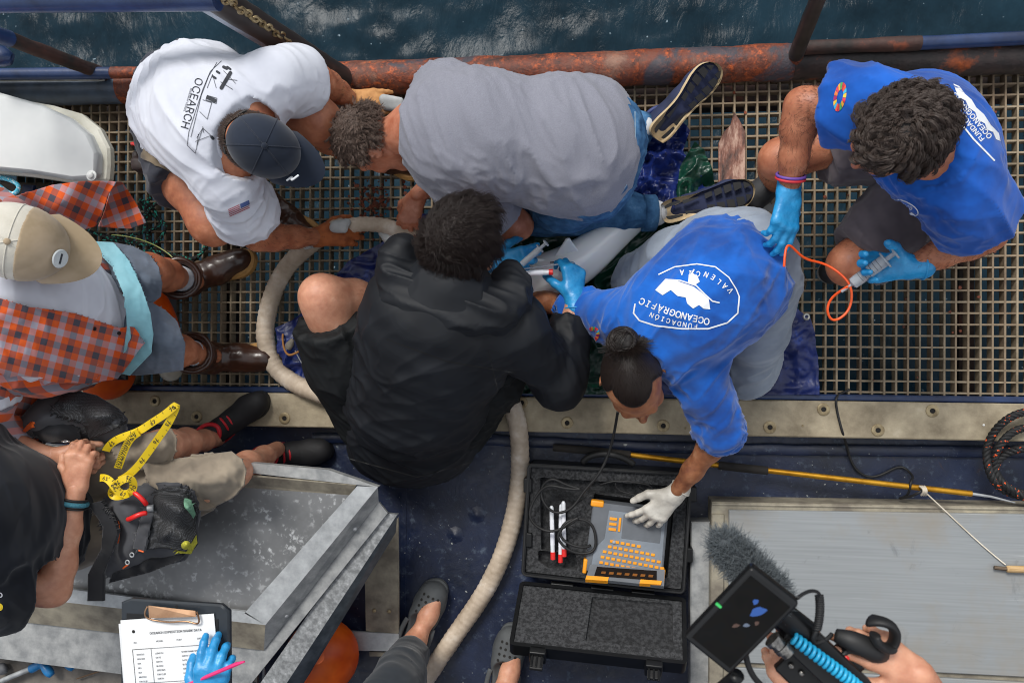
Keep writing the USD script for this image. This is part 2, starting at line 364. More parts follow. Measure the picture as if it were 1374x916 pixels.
grate_m = mat('grating_resin', '#675b48', '#988973', rough=0.8, scale=11, detail=9, c3='#6b3f28', bump=0.5, bscale=160, bdist=0.001, lo=0.35, hi=0.66)
grate_m2 = mat('grating_resin_stained', '#5a4838', '#8f7e67', rough=0.8, scale=6, c3='#7b4426', bump=0.5, bscale=160, bdist=0.001, lo=0.3, hi=0.62)
sill_m = mat('pitted_sill', '#6b604d', '#a3977f', rough=0.7, scale=9, c3='#b9ae98', bump=0.55, bscale=120, bdist=0.0015, lo=0.3, hi=0.62, detail=9)
steel = mat('galvanised_steel', '#85888a', '#a9acae', rough=0.42, scale=26, metal=0.3, bump=0.2, bscale=40, bdist=0.001, lo=0.3, hi=0.7, rough2=0.55)
steel_dull = mat('dull_steel', '#77797a', '#9b9c9b', rough=0.55, scale=22, metal=0.2, bump=0.3, bscale=90, bdist=0.001, rough2=0.5)
steel_stain = mat('stained_steel', '#6e675c', '#97907f', rough=0.65, scale=14, metal=0.25, bump=0.4, bscale=90, c3='#a89f88')
black_pl = mat('black_plastic', '#08090a', '#0f1012', rough=0.4, spec=.35, bump=0.15, bscale=500, bdist=0.0004)
black_rub = mat('black_rubber', '#0b0b0c', '#1a1a1b', rough=0.6, bump=0.2, bscale=300)
white_pl = mat('white_plastic', '#c9cac8', '#dadbd8', rough=0.4, bump=0.05)
brass = mat('bolt_metal', '#75664c', '#a39474', rough=0.5, metal=0.5, scale=40, bump=0.3)
hole_m = mat('dark_recess', '#080707', '#15110e', rough=0.8)

def deck_material():
    N = {'tc': ('texture_coordinate', {}), 'n1': ('noise_texture', {'scale': 3.2, 'detail': 8.0, 'roughness': 0.68}), 'n2': ('noise_texture', {'scale': 26.0, 'detail': 6.0, 'roughness': 0.7}),
         'n3': ('noise_texture', {'scale': 75.0, 'detail': 2.0}), 'n4': ('noise_texture', {'scale': 6.0, 'detail': 8.0, 'roughness': 0.75, 'distortion': 1.5}),
         'r1': ('rgb_ramp', {'ramp': [(0.3, lin('#070e1c')), (0.52, lin('#0e1a34')), (0.72, lin('#1b2a48'))]}),
         'r2': ('rgb_ramp', {'ramp': [(0.56, (0, 0, 0)), (0.72, (0.6,) * 3)]}), 'r3': ('rgb_ramp', {'ramp': [(0.7, (0, 0, 0)), (0.76, (1, 1, 1))]}), 'r4': ('rgb_ramp', {'ramp': [(0.62, (0, 0, 0)), (0.74, (0.85,) * 3)]}),
         'm1': ('mix', {'color2': lin('#5a6878')}), 'm2': ('mix', {'color2': lin('#8c8f8c')}), 'm3': ('mix', {'color2': lin('#3c2a20')}),
         'mr': ('map_range', {'from_min': 0.3, 'from_max': 0.7, 'to_min': 0.28, 'to_max': 0.6}), 'bp': ('bump', {'strength': 0.6, 'distance': 0.004}), 'p': ('principled_bsdf', {'specular_ior_level': 0.5})}
    L = [('tc.object', n + '.vector') for n in ('n1', 'n2', 'n3', 'n4')] + [('n1.fac', 'r1.fac'), ('n2.fac', 'r2.fac'), ('n3.fac', 'r3.fac'), ('n4.fac', 'r4.fac'),
         ('r1.color', 'm1.color1'), ('r2.color', 'm1.fac'), ('m1.color', 'm2.color1'), ('r3.color', 'm2.fac'), ('m2.color', 'm3.color1'), ('r4.color', 'm3.fac'), ('m3.color', 'p.base_color'),
         ('n2.fac', 'mr.value'), ('mr.result', 'p.roughness'), ('n4.fac', 'bp.height'), ('bp.normal', 'p.normal')]
    return usdkit.material(stage, '/World/Looks/deck_paint', N, L, surface='p.BSDF')
deck_m = deck_material()
def speckle_steel():
    N = {'tc': ('texture_coordinate', {}), 'n1': ('noise_texture', {'scale': 3.0, 'detail': 7.0, 'roughness': 0.65}), 'v': ('noise_texture', {'scale': 48.0, 'detail': 4.0, 'roughness': .6}), 'n2': ('noise_texture', {'scale': 9.0, 'detail': 3.0}), 'n5': ('noise_texture', {'scale': 60.0, 'detail': 4.0}),
         'r1': ('rgb_ramp', {'ramp': [(0.3, lin('#5c5d5e')), (0.55, lin('#777879')), (0.75, lin('#918f8b'))]}), 'rv': ('rgb_ramp', {'ramp': [(0.55, (0, 0, 0)), (0.66, (.9, .9, .9))]}), 'rn': ('rgb_ramp', {'ramp': [(0.38, (0, 0, 0)), (0.62, (0.95,) * 3)]}),
         'mm': ('mix', {'mix_type': 'multiply', 'fac': 1.0}), 'm': ('mix', {'color2': lin('#b9bbbc')}), 'bp': ('bump', {'strength': 0.25, 'distance': 0.001}), 'p': ('principled_bsdf', {'metallic': 0.35, 'roughness': 0.42})}
    L = [('tc.object', n + '.vector') for n in ('n1', 'v', 'n2', 'n5')] + [('n1.fac', 'r1.fac'), ('v.fac', 'rv.fac'), ('n2.fac', 'rn.fac'), ('rv.color', 'mm.color1'), ('rn.color', 'mm.color2'), ('r1.color', 'm.color1'), ('mm.color', 'm.fac'), ('m.color', 'p.base_color'), ('n5.fac', 'bp.height'), ('bp.normal', 'p.normal')]
    return usdkit.material(stage, '/World/Looks/speckled_tray', N, L, surface='p.BSDF')
tray_m = speckle_steel()
def water_material():
    N = {'tc': ('texture_coordinate', {}), 'n1': ('noise_texture', {'scale': 9.0, 'detail': 6.0, 'roughness': 0.6, 'distortion': 1.0}), 'mp': ('mapping', {'mapping_type': 'point', 'scale': (1.5, 0.6, 1)}), 'n2': ('noise_texture', {'scale': 2.0, 'detail': 6.0, 'roughness': 0.7}),
         'r': ('rgb_ramp', {'ramp': [(0.3, lin('#08161e')), (0.7, lin('#1a303c'))]}), 'n3': ('noise_texture', {'scale': 42.0, 'detail': 2.0}), 'rf': ('rgb_ramp', {'ramp': [(0.74, (0, 0, 0)), (0.8, (0.8,) * 3)]}), 'mf': ('mix', {'color2': lin('#8fa0aa')}),
         'bp': ('bump', {'strength': 0.36, 'distance': 0.02}), 'p': ('principled_bsdf', {'roughness': 0.2, 'ior': 1.33, 'specular_ior_level': 0.16})}
    L = [('tc.object', 'mp.vector'), ('mp.vector', 'n1.vector'), ('tc.object', 'n2.vector'), ('tc.object', 'n3.vector'), ('n2.fac', 'r.fac'), ('r.color', 'mf.color1'), ('n3.fac', 'rf.fac'), ('rf.color', 'mf.fac'), ('mf.color', 'p.base_color'), ('n1.fac', 'bp.height'), ('bp.normal', 'p.normal')]
    return usdkit.material(stage, '/World/Looks/sea_water', N, L, surface='p.BSDF')

# ================================================================ the setting
gx = np.unique(np.r_[np.linspace(-60, -4, 15), np.arange(-4, 4, 0.03), np.linspace(4, 60, 15)]); gy = np.unique(np.r_[np.linspace(-60, -1, 15), np.arange(-1, 4.5, 0.03), np.linspace(4.5, 60, 15)])
X, Y = np.meshgrid(gx, gy, indexing='ij'); q = np.stack([X * 1.6 + 0.5 * Y, Y * 2.4, 0 * X], -1)
wz = -1.1 + 0.07 * (fbm(q * 0.8, 4, 3) - 0.5) + 0.02 * (1 - np.abs(2 * fbm(q * 2.2, 3, 8) - 1))
n1, n2 = X.shape; ii, jj = np.meshgrid(np.arange(n1 - 1), np.arange(n2 - 1), indexing='ij'); a = (ii * n2 + jj).ravel()
solo('sea', (np.stack([X, Y, wz], -1).reshape(-1, 3), np.vstack([np.c_[a, a + n2, a + n2 + 1], np.c_[a, a + n2 + 1, a + 1]])), water_material(), 'dark choppy sea beside the ship', None, kind='structure', smooth=True, base=(0, 0, -1.1))

PITCH = 0.038; GX0, GY0 = 0.8914, 0.1968
gr = thing('grating_floor', (0, 0, 0), 'brown square-mesh grating platform over the water', None, kind='structure')
r_ = np.random.default_rng(4)
ys = GY0 + PITCH * np.arange(-9, 20); xs = GX0 + PITCH * np.arange(-84, 21)
ytop, ybot = ys[-1] + 0.003, ys[0] - 0.03
def bar(sx, sy):  # tapered moulded bar
    m = trimesh.creation.box([sx, sy, 0.04]); v = np.array(m.vertices); lowz = v[:, 2] < 0
    v[lowz, 0 if sx < sy else 1] *= 0.7; return v - [0, 0, 0.02], np.array(m.faces)
for x in xs:
    part(gr, 'cross_bar', xf(bar(0.0062, ytop - ybot), None, (x + r_.normal(0, .0005), (ytop + ybot) / 2, r_.normal(0, .0004))), grate_m if r_.random() < (.7 if (x < -0.15 or x > 0.45) else .3) else grate_m2, smooth=False)
for k, y in enumerate(ys):
    part(gr, 'bearing_bar', xf(bar(xs[-1] - xs[0], 0.0058), None, ((xs[0] + xs[-1]) / 2, y + r_.normal(0, .0005), -0.001)), grate_m2 if k > 25 or r_.random() < .3 else grate_m, smooth=False)
part(gr, 'support_beam', xf(box(4.6, 0.09, 0.08), None, (-0.5, ytop - 0.02, -0.12)), rust_dark)
for x in (-1.5, 0.1, 1.2): part(gr, 'support_beam', xf(box(0.05, 1.05, 0.06), None, (x + 0.004, 0.36, -0.16)), rust_dark)

y_in, y_out = P(700, 532, 0.03)[1], P(700, 579, 0.03)[1]
sl = thing('deck_sill', (0, (y_in + y_out) / 2, -0.06), 'pitted beige metal strip bolted along the deck edge', None, kind='structure')
sx0, sx1 = P(100, 550, 0.03)[0], 1.75
part(sl, 'strip', bev_prism([(sx0, y_out), (sx1, y_out), (sx1, y_in), (sx0, y_in)], -0.04, 0.03, 0.004), sill_m)
part(sl, 'edge_lip', bev_prism([(sx0 - 1, y_in + 0.002), (sx1, y_in + 0.002), (sx1, y_in + 0.022), (sx0 - 1, y_in + 0.022)], -0.06, 0.026, 0.004), bluepaint)
for u, v in [(208, 538), (264, 559), (382, 561), (700, 540), (761, 567), (890, 571), (1033, 573), (1105, 549), (1178, 577), (1251, 551), (1395, 579)]:
    c = P(u, v, 0.03)
    b = part(sl, 'washer', lathe([(0.008, 0.0005), (0.009, 0.0035), (0.017, 0.0045), (0.0205, 0.003), (0.0215, -0.001)], c, (0, 0, 1), 24), brass, 50)
    part(b, 'socket', lathe([(0.0001, 0.0012), (0.0086, 0.0012)], c, (0, 0, 1), 12), hole_m)
for u, v in [(621, 563), (918, 546), (1077, 571), (1320, 570), (920, 574), (660, 556)]:
    part(sl, 'rivet', lathe([(0.0001, 0.0022), (0.003, 0.0018), (0.0042, -0.0005)], P(u, v, 0.03), (0, 0, 1), 10), brass if u != 1320 else white_pl)

dk = thing('ship_deck', (0, -1.5, -0.06), 'dark blue painted steel deck', None, kind='structure')
part(dk, 'deck_plate', xf(box(7.0, 4.0, 0.02), None, (0, y_out - 2.0 - 0.0, -0.07)), deck_m)
part(dk, 'weld_ridge', tube(jit := spline([P(420, 588, -0.05), P(700, 592, -0.05), P(900, 600, -0.05), P(1150, 604, -0.05), P(1500, 610, -0.05)], 160) + 0.006 * (fbm(np.c_[np.arange(160) * 0.23, np.zeros((160, 2))], 3, 5)[:, None] - 0.5) * A_(0, 1, 1), 0.02, 10, flat=0.6), deck_m)
part(dk, 'deck_seam', xf(box(0.02, 1.2, 0.004), None, P(541, 800, -0.06) + A_(0, 0, 0.001)), deck_m)
for u, v in [(611, 717), (640, 690), (580, 640)]:
    part(dk, 'deck_stud', lathe([(0.0001, 0.012), (0.012, 0.010), (0.02, 0.004), (0.032, 0.001), (0.034, -0.001)], P(u, v, -0.06), (0, 0, 1), 8), deck_m)

# ---------------------------------------------------------------- pipes, rails, chain
def lump(p, n=80, a=0.004, s=9, seed=1):
    return p
def pipe(parent, name, pts, r, m, n=20, steps=90, lumps=0.0, seed=0, label=None):
    p = np.array([np.asarray(pts[0]) + t * (np.asarray(pts[-1]) - np.asarray(pts[0])) for t in np.linspace(0, 1, steps)]) if len(pts) == 2 else spline(pts, steps)
    t = tube(p, r, n)
    if lumps: t = jitter(t, lumps, 14, seed)
    return part(parent, name, t, m, 50, label=label)
rp = thing('rusty_pipe', P(700, 90, 0.05), 'thick rusty pipe with flaking blue paint along the outer edge of the grating', 'pipe')
pm = P(165, 118, 0.05); pipe(rp, 'painted_section', [P(-160, 127, 0.05), pm], 0.058, bluegrey, lumps=0.002)
pipe(rp, 'rusted_section', [pm, P(1062, 83.5, 0.05)], 0.06, rust, lumps=0.006, seed=3, steps=220)
pipe(rp, 'rusted_section', [P(1062, 83.5, 0.05), P(1480, 71, 0.05)], 0.059, mat('rust_and_black', '#14100f', '#2e2220', rough=0.55, scale=6, c3='#a34d1c', bump=0.6, bscale=60, bdist=0.004, lo=0.4, hi=0.54), lumps=0.004, seed=5, steps=120)
r1 = thing('guard_rail', P(100, 100, 0.2), 'blue rail tube lying above the pipe at the left', 'rail')
pipe(r1, 'tube', [P(-120, 101, 0.16), P(150, 98, 0.16)], 0.021, bluepaint); pipe(r1, 'rusty_end', [P(150, 98, 0.16), P(232, 97, 0.15)], 0.0208, rust, lumps=0.002)
part(r1, 'flat_strip', tube([P(-120, 108, 0.12), P(140, 107, 0.12)], 0.006, 6), steel_dull)
r2 = thing('guard_rail', P(1230, 58, 0.2), 'blue and rust tube running right from the leaning post', 'rail')
pipe(r2, 'rusty_section', [P(1068, 65, 0.13), P(1235, 58, 0.13)], 0.022, rust_dark, lumps=0.003); pipe(r2, 'painted_section', [P(1235, 58, 0.13), P(1480, 46, 0.13)], 0.0215, bluepaint)
tb = thing('handrail', P(150, 2, 0.9), 'thick blue handrail across the top left corner', 'rail')
pipe(tb, 'tube', [P(-160, 1, 0.85), P(292, -4, 0.85)], 0.036, bluepaint)
part(tb, 'trim_strip', tube([P(-160, 15, 0.8), P(285, 9, 0.8)], 0.006, 8), steel_dull)
db = thing('stair_stringer', P(450, 100, 0.05), 'dark sloping beam with a pale plate and a chain along it', 'beam')
a0, a1 = P(275, -12, 0.85), P(462, 106, 0.08)
pipe(db, 'beam', [a0, a1], 0.04, mat('dark_beam', '#15110f', '#2c2320', rough=0.5, scale=9, bump=0.3, c3='#5a3018'), lumps=0.003)
q = [P(262, 10, 0.8), P(300, 14, 0.78), P(378, 74, 0.3), P(350, 62, 0.32)]
part(db, 'side_plate', (np.vstack([q, np.array(q) - [0, 0, 0.006]]), np.array([[0, 2, 1], [0, 3, 2], [4, 5, 6], [4, 6, 7], [0, 1, 5], [0, 5, 4], [1, 2, 6], [1, 6, 5], [2, 3, 7], [2, 7, 6], [3, 0, 4], [3, 4, 7]])), mat('pale_grey_paint', '#8f98a6', '#a7aebb', rough=0.5))
ch = thing('chain', P(450, 100, 0.1), 'brassy steel chain lying along the dark sloping beam', 'chain')
chm = mat('chain_metal', '#6e5c40', '#a89673', rough=0.4, metal=0.7, scale=30, bump=0.3)
c0, c1 = P(283, -14, 0.92), P(452, 98, 0.14); nl = 40; cd = nrm(c1 - c0); Fc = frame_of(cd)
for k in range(nl):
    c = c0 + (c1 - c0) * (k + 0.5) / nl + Fc[0] * 0.006 * math.sin(k * 1.7); L_ = np.linalg.norm(c1 - c0) / nl
    rot = Ro.from_rotvec(cd * (0.8 if k % 2 else -0.75)).as_matrix(); s_, u_ = Fc[0] @ rot.T, Fc[1] @ rot.T
    t = np.linspace(0, 2 * np.pi, 15); pts = c + np.outer(np.cos(t) * L_ * 0.62, cd) + np.outer(np.sin(t) * L_ * 0.4, s_)
    part(ch, 'link', tube(pts, 0.0042, 6, caps=False, up=u_), chm, True)
dl = thing('sloping_rail', P(100, 100, 0.1), 'rusty dark sloping tube with blue upper end, left of the white box', 'rail')
pipe(dl, 'tube', [P(12, 52, 0.5), P(142, 101, 0.1)], 0.024, rust_dark, lumps=0.003); pipe(dl, 'painted_end', [P(-90, 22, 0.8), P(12, 52, 0.5)], 0.026, bluepaint)
part(dl, 'bracket', jitter(tube([P(-30, 70, 0.45), P(5, 76, 0.44), P(16, 80, 0.43)], [0.034, 0.034, 0.02], 14), 0.002, 20), bluepaint, 60)
po = thing('leaning_post', P(1066, 80, 0.06), 'dark rust-stained post leaning outward from the pipe', 'post')
pipe(po, 'tube', [P(1064, 84, 0.05), P(1112, -40, 0.62)], 0.024, mat('dark_post', '#161313', '#2b2322', rough=0.45, scale=8, c3='#60351f', bump=0.3), lumps=0.002)
part(po, 'weld_collar', jitter(lathe([(0.024, 0.06), (0.034, 0.045), (0.04, 0.02), (0.042, 0)], P(1064, 84, 0.05), P(1112, -40, 0.62) - P(1064, 84, 0.05)), 0.003, 40), rust, 60)
pl = [(985, 150), (992, 160), (1000, 176), (1000, 240), (1001, 276), (991, 292), (966, 290), (964, 240), (964, 192), (972, 176), (980, 168)]
solo('rusty_plate', jitter(bev_prism(Pz(pl, 0.012), 0.002, 0.012, 0.002), 0.001, 30), mat('flaking_plate', '#33201b', '#7a4f40', rough=0.6, scale=26, c3='#b0907f', bump=0.8, bscale=90, bdist=0.004, stretch=(1.6, 0.5, 1), lo=0.36, hi=0.52, detail=8), 'rusty flat plate with a broken pointed end lying on the grating', 'plate')

# ---------------------------------------------------------------- white box and things at the left edge
wb = thing('deck_box', P(0, 200, 0), 'white moulded box lid with rounded corner at the left edge', 'box')
cream = mat('cream_gelcoat', '#b9b6a6', '#cfcdc2', rough=0.35, scale=5, bump=0.05, c3='#d9d8d0'); greyw = mat('white_gelcoat', '#b5b8b8', '#c4c6c5', rough=0.3, scale=3, bump=0.03)
out = Polygon(Pz([(-200, 80), (-60, 112), (20, 132), (70, 141), (108, 152), (133, 172), (146, 198), (147, 220), (145, 243), (100, 245), (40, 236), (-200, 214)], 0.3)).buffer(-0.012).buffer(0.012)
inn = Polygon(Pz([(-200, 76), (-60, 106), (0, 124), (50, 138), (90, 156), (116, 178), (128, 204), (127, 238), (95, 240), (40, 231), (-200, 208)], 0.34)).buffer(-0.03).buffer(0.03)
part(wb, 'rim', bev_prism(out, 0.27, 0.30, 0.008), cream); part(wb, 'body', bev_prism(affinity.translate(out.buffer(-.05), -.14, 0), 0.004, 0.269, 0.008), cream); part(wb, 'lid', bev_prism(inn, 0.30, 0.335, 0.01), greyw, 60)
kc = P(124, 236, 0.33); part(wb, 'knob', lathe([(0.018, 0.0), (0.018, 0.006), (0.011, 0.008), (0.011, 0.014), (0.008, 0.017), (0.0001, 0.018)], kc, (0, 0, 1)), white_pl, 40)
gc = thing('gear_crate', P(20, 262, 0), 'dark cluttered crate with blue corner below the white box', 'crate')
part(gc, 'body', bev_prism(Pz([(-80, 236), (92, 249), (70, 278), (-80, 300)], 0.2), 0.005, 0.2, 0.006), mat('dark_wood', '#2a221c', '#4c4035', rough=0.7, scale=12, stretch=(0.4, 3, 1), bump=0.4))
part(gc, 'corner_block', bev_prism(Pz([(30, 247), (44, 248), (40, 268), (26, 268)], 0.225), 0.2, 0.225, 0.004), bluepaint)
part(gc, 'strap', bev_prism(Pz([(48, 249), (92, 252), (90, 258), (46, 256)], 0.215), 0.201, 0.215, 0.003), black_rub)
def flecked(name, base, fleck, sc=130.0, thr=0.62):
    N = {'tc': ('texture_coordinate', {}), 'n': ('noise_texture', {'scale': sc, 'detail': 1.0}), 'r': ('rgb_ramp', {'ramp': [(thr, lin(base)), (thr + 0.03, lin(fleck))]}), 'w': ('noise_texture', {'scale': 300.0, 'detail': 2.0}), 'bp': ('bump', {'strength': 0.6, 'distance': 0.002}), 'p': ('principled_bsdf', {'roughness': 0.7})}
    return usdkit.material(stage, '/World/Looks/' + name, N, [('tc.object', 'n.vector'), ('tc.object', 'w.vector'), ('n.fac', 'r.fac'), ('r.color', 'p.base_color'), ('w.fac', 'bp.height'), ('bp.normal', 'p.normal')], surface='p.BSDF')
cy = flecked('cyan_cord', '#4fb4cf', '#d3e3e8', 160, 0.56); gk = flecked('green_flecked_rope', '#0b0f0f', '#1f9a86', 120, 0.6); ok_ = flecked('orange_flecked_rope', '#0d0e10', '#d8531d', 90, 0.66)
solo('cyan_rope', tube(spline([P(-20, 232, 0.26), P(8, 240, 0.27), P(25, 252, 0.27), P(20, 259, 0.26), P(5, 254, 0.25), P(-20, 244, 0.25)], 50), 0.0075, 10), cy, 'cyan braided rope loop under the white box', 'rope')
def twisted(pts, r, turns, n=200, strands=3):
    p = spline(pts, n); t = np.gradient(p, axis=0); t /= np.linalg.norm(t, axis=1, keepdims=True); s = np.cross([0, 0, 1.0], t); s /= np.linalg.norm(s, axis=1, keepdims=True) + 1e-9; u = np.cross(t, s)
    ms = []
    for k in range(strands):
        a = np.linspace(0, turns * 2 * np.pi, n) + k * 2 * np.pi / strands
        ms.append(tube(p + r * 0.5 * (np.cos(a)[:, None] * s + np.sin(a)[:, None] * u), r * 0.56, 6))
    return cat(*ms)
gp = [(120, 310), (150, 318), (190, 312), (215, 300), (205, 280), (188, 268), (200, 285), (222, 305), (215, 320), (180, 326), (140, 322), (175, 335), (215, 338), (245, 345), (270, 340), (278, 326), (265, 345), (235, 352), (205, 335), (195, 300), (212, 272), (232, 262), (215, 258), (195, 290), (206, 330)]
solo('flecked_rope', twisted([P(u, v, 0.012 + 0.008 * ((k * 7) % 3)) for k, (u, v) in enumerate(gp)], 0.007, 90, 420), gk, 'black rope with green flecks tangled on the grating beside the plaid shirt', 'rope')
solo('fishing_line', tube(spline([P(150, 315, 0.04), P(190, 322, 0.05), P(215, 333, 0.05), P(238, 352, 0.05)], 30), 0.0018, 6), mat('yellow_green_cord', '#9fae5a', '#b7bf7d'), 'thin yellow-green line crossing the tangled rope', 'line')
def ball(c, r, sq=1.0): return lathe([(max(r * math.sin(t), 1e-4), -r * sq * math.cos(t)) for t in np.linspace(0, np.pi, 20)], c, (0, 0, 1), 28)
orange = mat('orange_float', '#c9480a', '#e06412', rough=0.45, scale=10, bump=0.1, c3='#a33a0c'); redf = mat('red_float', '#c92a20', '#dd3a2e', rough=0.4)
b1 = thing('mooring_buoy', P(205, 430, 0), 'long orange buoy between the legs of the man in plaid', 'buoy'); part(b1, 'body', tube(spline([P(175, 385, 0.13), P(200, 420, 0.13), P(212, 455, 0.12), P(215, 480, 0.12)], 24), np.r_[0.03, np.full(22, 0.085), 0.03] if False else 0.082 * np.sqrt(np.clip(1 - np.linspace(-1, 1, 24) ** 6, 0.02, 1)), 24), orange, 60); part(b1, 'eye', tube(spline([P(170, 378, 0.13), P(160, 372, 0.13), P(165, 384, 0.13)], 12), 0.01, 8), orange, 60)
b2 = thing('mooring_buoy', P(222, 358, 0), 'small red buoy beside the upper brown boot', 'buoy'); part(b2, 'body', ball(P(222, 368, 0.08), 0.062), redf, 60); part(b2, 'neck', cyl(P(222, 368, 0.13), P(222, 368, 0.16), 0.012), redf)
b3 = thing('mooring_buoy', P(150, 512, 0), 'orange round buoy under the hem of the plaid shirt', 'buoy'); part(b3, 'body', ball(P(142, 500, 0.11), 0.10), orange, 60); part(b3, 'neck', cyl(P(142, 500, 0.2), P(142, 500, 0.24), 0.02), orange)
b4 = thing('mooring_buoy', P(230, 504, 0), 'small cream float beneath the grey shorts', 'buoy'); part(b4, 'body', ball(P(229, 496, 0.06), 0.042), cream, 60); part(b4, 'neck', cyl(P(229, 496, 0.1), P(229, 496, 0.12), 0.01), cream)
b5 = thing('mooring_buoy', P(440, 870, -0.06), 'orange buoy on the deck underneath the steel table', 'buoy'); part(b5, 'body', ball(P(432, 880, 0.08), 0.13), orange, 60); part(b5, 'neck', cyl(P(425, 880, 0.24), P(425, 880, 0.28), 0.025), orange)

rgf = np.random.default_rng(17); fl = []
for k in range(170):
    u, v = (rgf.normal(500, 14), rgf.normal(272, 16)) if k < 120 else (rgf.uniform(440, 1340), rgf.uniform(110, 515)); c = P(u, v, .002); s_ = rgf.uniform(.003, .010); a = rgf.uniform(0, 6.28)
    t = np.arange(6) * 1.047 + a; fl.append(prism(np.c_[c[0] + s_ * np.cos(t) * rgf.uniform(.5, 1, 6), c[1] + s_ * np.sin(t) * rgf.uniform(.5, 1, 6)], .0005, .0005 + rgf.uniform(.002, .006)))
solo('rust_flakes', cat(*fl), mat('rust_flake', '#3a1a10', '#7a3a1e', rough=.8, scale=60, c3='#b0663c'), 'loose rust flakes scattered on the grating', None, kind='stuff', smooth=False)
dh = thing('deckhouse', (0, -2.2, -.06), 'blue painted deckhouse wall behind the table, out of frame', 'deckhouse')
part(dh, 'wall', xf(box(9.0, .12, 2.35), None, (0, -2.26, 1.115)), bluepaint); part(dh, 'upper_deck_edge', xf(box(9.0, .5, .12), None, (0, -2.4, 2.35)), bluepaint)
# ---------------------------------------------------------------- hose
hz = [(575, 326, .10), (555, 318, .115), (520, 304, .13), (485, 301, .15), (455, 306, .15), (415, 329, .09), (380, 366, .04), (360, 415, .035), (356, 452, .035), (368, 490, .035), (395, 514, .04), (430, 528, .068), (480, 545, .068), (560, 560, .068), (640, 550, .068), (678, 530, .068), (690, 552, .066), (697, 590, .03), (697, 640, -.024), (685, 710, -.026), (655, 785, -.026), (612, 850, -.026), (575, 905, -.026), (540, 960, -.026)]
hp = spline([P(*q) for q in hz], 420); th = np.arange(420)
solo('flushing_hose', jitter(tube(hp, 0.0325 * np.where(np.arange(420) < 40, 0.8, 1) + 0.0012 * np.sin(th * 2.2), 18), 0.0015, 30), mat('dirty_hose', '#8b7b68', '#b5a694', rough=0.6, scale=11, c3='#cdc3b6', bump=0.3, bscale=60, lo=0.28, hi=0.55, detail=8), 'dirty off-white hose curving over the sill from deck to shark', 'hose', smooth=True)

# ---------------------------------------------------------------- tarpaulins and shark
blue_t = mat('blue_tarp_film', '#0b1747', '#142664', rough=0.4, scale=14, coat=0.0, bump=0.6, bscale=55, bdist=0.004, c3='#3450a0', bdetail=6, hi=.6); green_t = mat('green_tarp_film', '#04241a', '#0a3326', rough=0.36, scale=14, coat=0.0, bump=0.6, bscale=55, bdist=0.004, bdetail=6, c3='#1b5a40', hi=.6)
def crumple(seed, amp, base, w=0.12):
    def z(p):
        q = np.c_[p / w, np.zeros(len(p))]; q = q + 1.1 * np.stack([fbm(q * 0.7 + 3.1 * k + seed, 2, seed + k) for k in range(3)], 1)
        r = 1 - np.abs(2 * noise(q, seed) - 1); r2 = 1 - np.abs(2 * noise(q * 2.3 + 4, seed + 2) - 1); r3 = 1 - np.abs(2 * noise(q * 5 + 9, seed + 5) - 1)
        r4 = np.abs(noise(q * 9 + 2, seed + 8) - .5) * 2
        return base + amp * (0.8 * r ** 3 + 0.55 * r2 ** 3 + 0.32 * r3 ** 2 + 0.12 * r4)
    return z
bt = thing('blue_tarp', P(700, 450, 0), 'crumpled blue tarpaulin spread on the grating under the shark', 'tarpaulin')
BT = [(372, 440), (400, 425), (440, 388), (470, 352), (520, 322), (548, 290), (600, 285), (700, 290), (845, 300), (950, 300), (1010, 395), (1060, 408), (1086, 428), (1094, 450), (1098, 529), (1000, 530), (700, 527), (415, 522), (392, 500), (376, 470)]
part(bt, 'sheet', sheet(Pz(BT, 0.02), 0.007, crumple(11, 0.036, 0.006, .15)), blue_t, True)
BU = [(838, 300), (842, 230), (850, 172), (872, 178), (905, 158), (925, 178), (915, 206), (935, 228), (944, 262), (925, 278), (880, 300)]
part(bt, 'bunched_corner', sheet(Pz(BU, 0.05), 0.005, crumple(23, 0.09, 0.01, 0.13)), blue_t, True)
for u, v in [(1082, 425), (930, 262)]: part(bt, 'eyelet', lathe([(0.005, 0.0), (0.006, 0.003), (0.010, 0.004), (0.0125, 0)], P(u, v, 0.062 if u > 1000 else 0.1), (0.1, 0.1, 1)), mat('eyelet_metal', '#8f8f8c', '#b5b5b0', rough=0.35, metal=0.7))
gt = thing('green_tarp', P(780, 440, 0), 'crumpled dark green tarpaulin lying on the blue tarp around the shark', 'tarpaulin')
GT = [(655, 340), (690, 312), (740, 316), (800, 306), (850, 296), (880, 300), (960, 300), (985, 330), (1002, 396), (985, 420), (940, 440), (900, 500), (840, 529), (700, 527), (690, 470), (660, 400)]
part(gt, 'sheet', sheet(Pz(GT, 0.05), 0.006, crumple(31, 0.05, 0.032, 0.15)), green_t, True)
GU = [(905, 268), (912, 225), (930, 196), (944, 205), (955, 236), (963, 262), (940, 282)]
part(gt, 'raised_corner', sheet(Pz(GU, 0.08), 0.005, crumple(37, 0.06, 0.07, 0.13)), green_t, True)
lt = thing('leather_toggle', P(392, 470, 0), 'grey stone-like toggle with brown lace on the blue tarp', 'toggle')
part(lt, 'weight', jitter(lathe([(0.0001, -0.022), (0.01, -0.018), (0.014, 0), (0.008, 0.02), (0.0001, 0.024)], P(389, 462, 0.06), A_(0.5, 0.9, 0.1), 14), 0.003, 60), mat('grey_weight', '#57524a', '#8b857a', rough=0.8, bump=0.5), 60)
part(lt, 'lace', tube(spline([P(380, 448, 0.05), P(381, 466, 0.06), P(388, 476, 0.065), P(400, 472, 0.06), P(410, 470, 0.055)], 40), 0.004, 8), mat('tan_lace', '#7c4f22', '#a87436', rough=0.7), True)
part(lt, 'wire', tube(spline([P(396, 470, 0.06), P(402, 482, 0.058), P(408, 492, 0.055)], 20), 0.002, 6), steel)

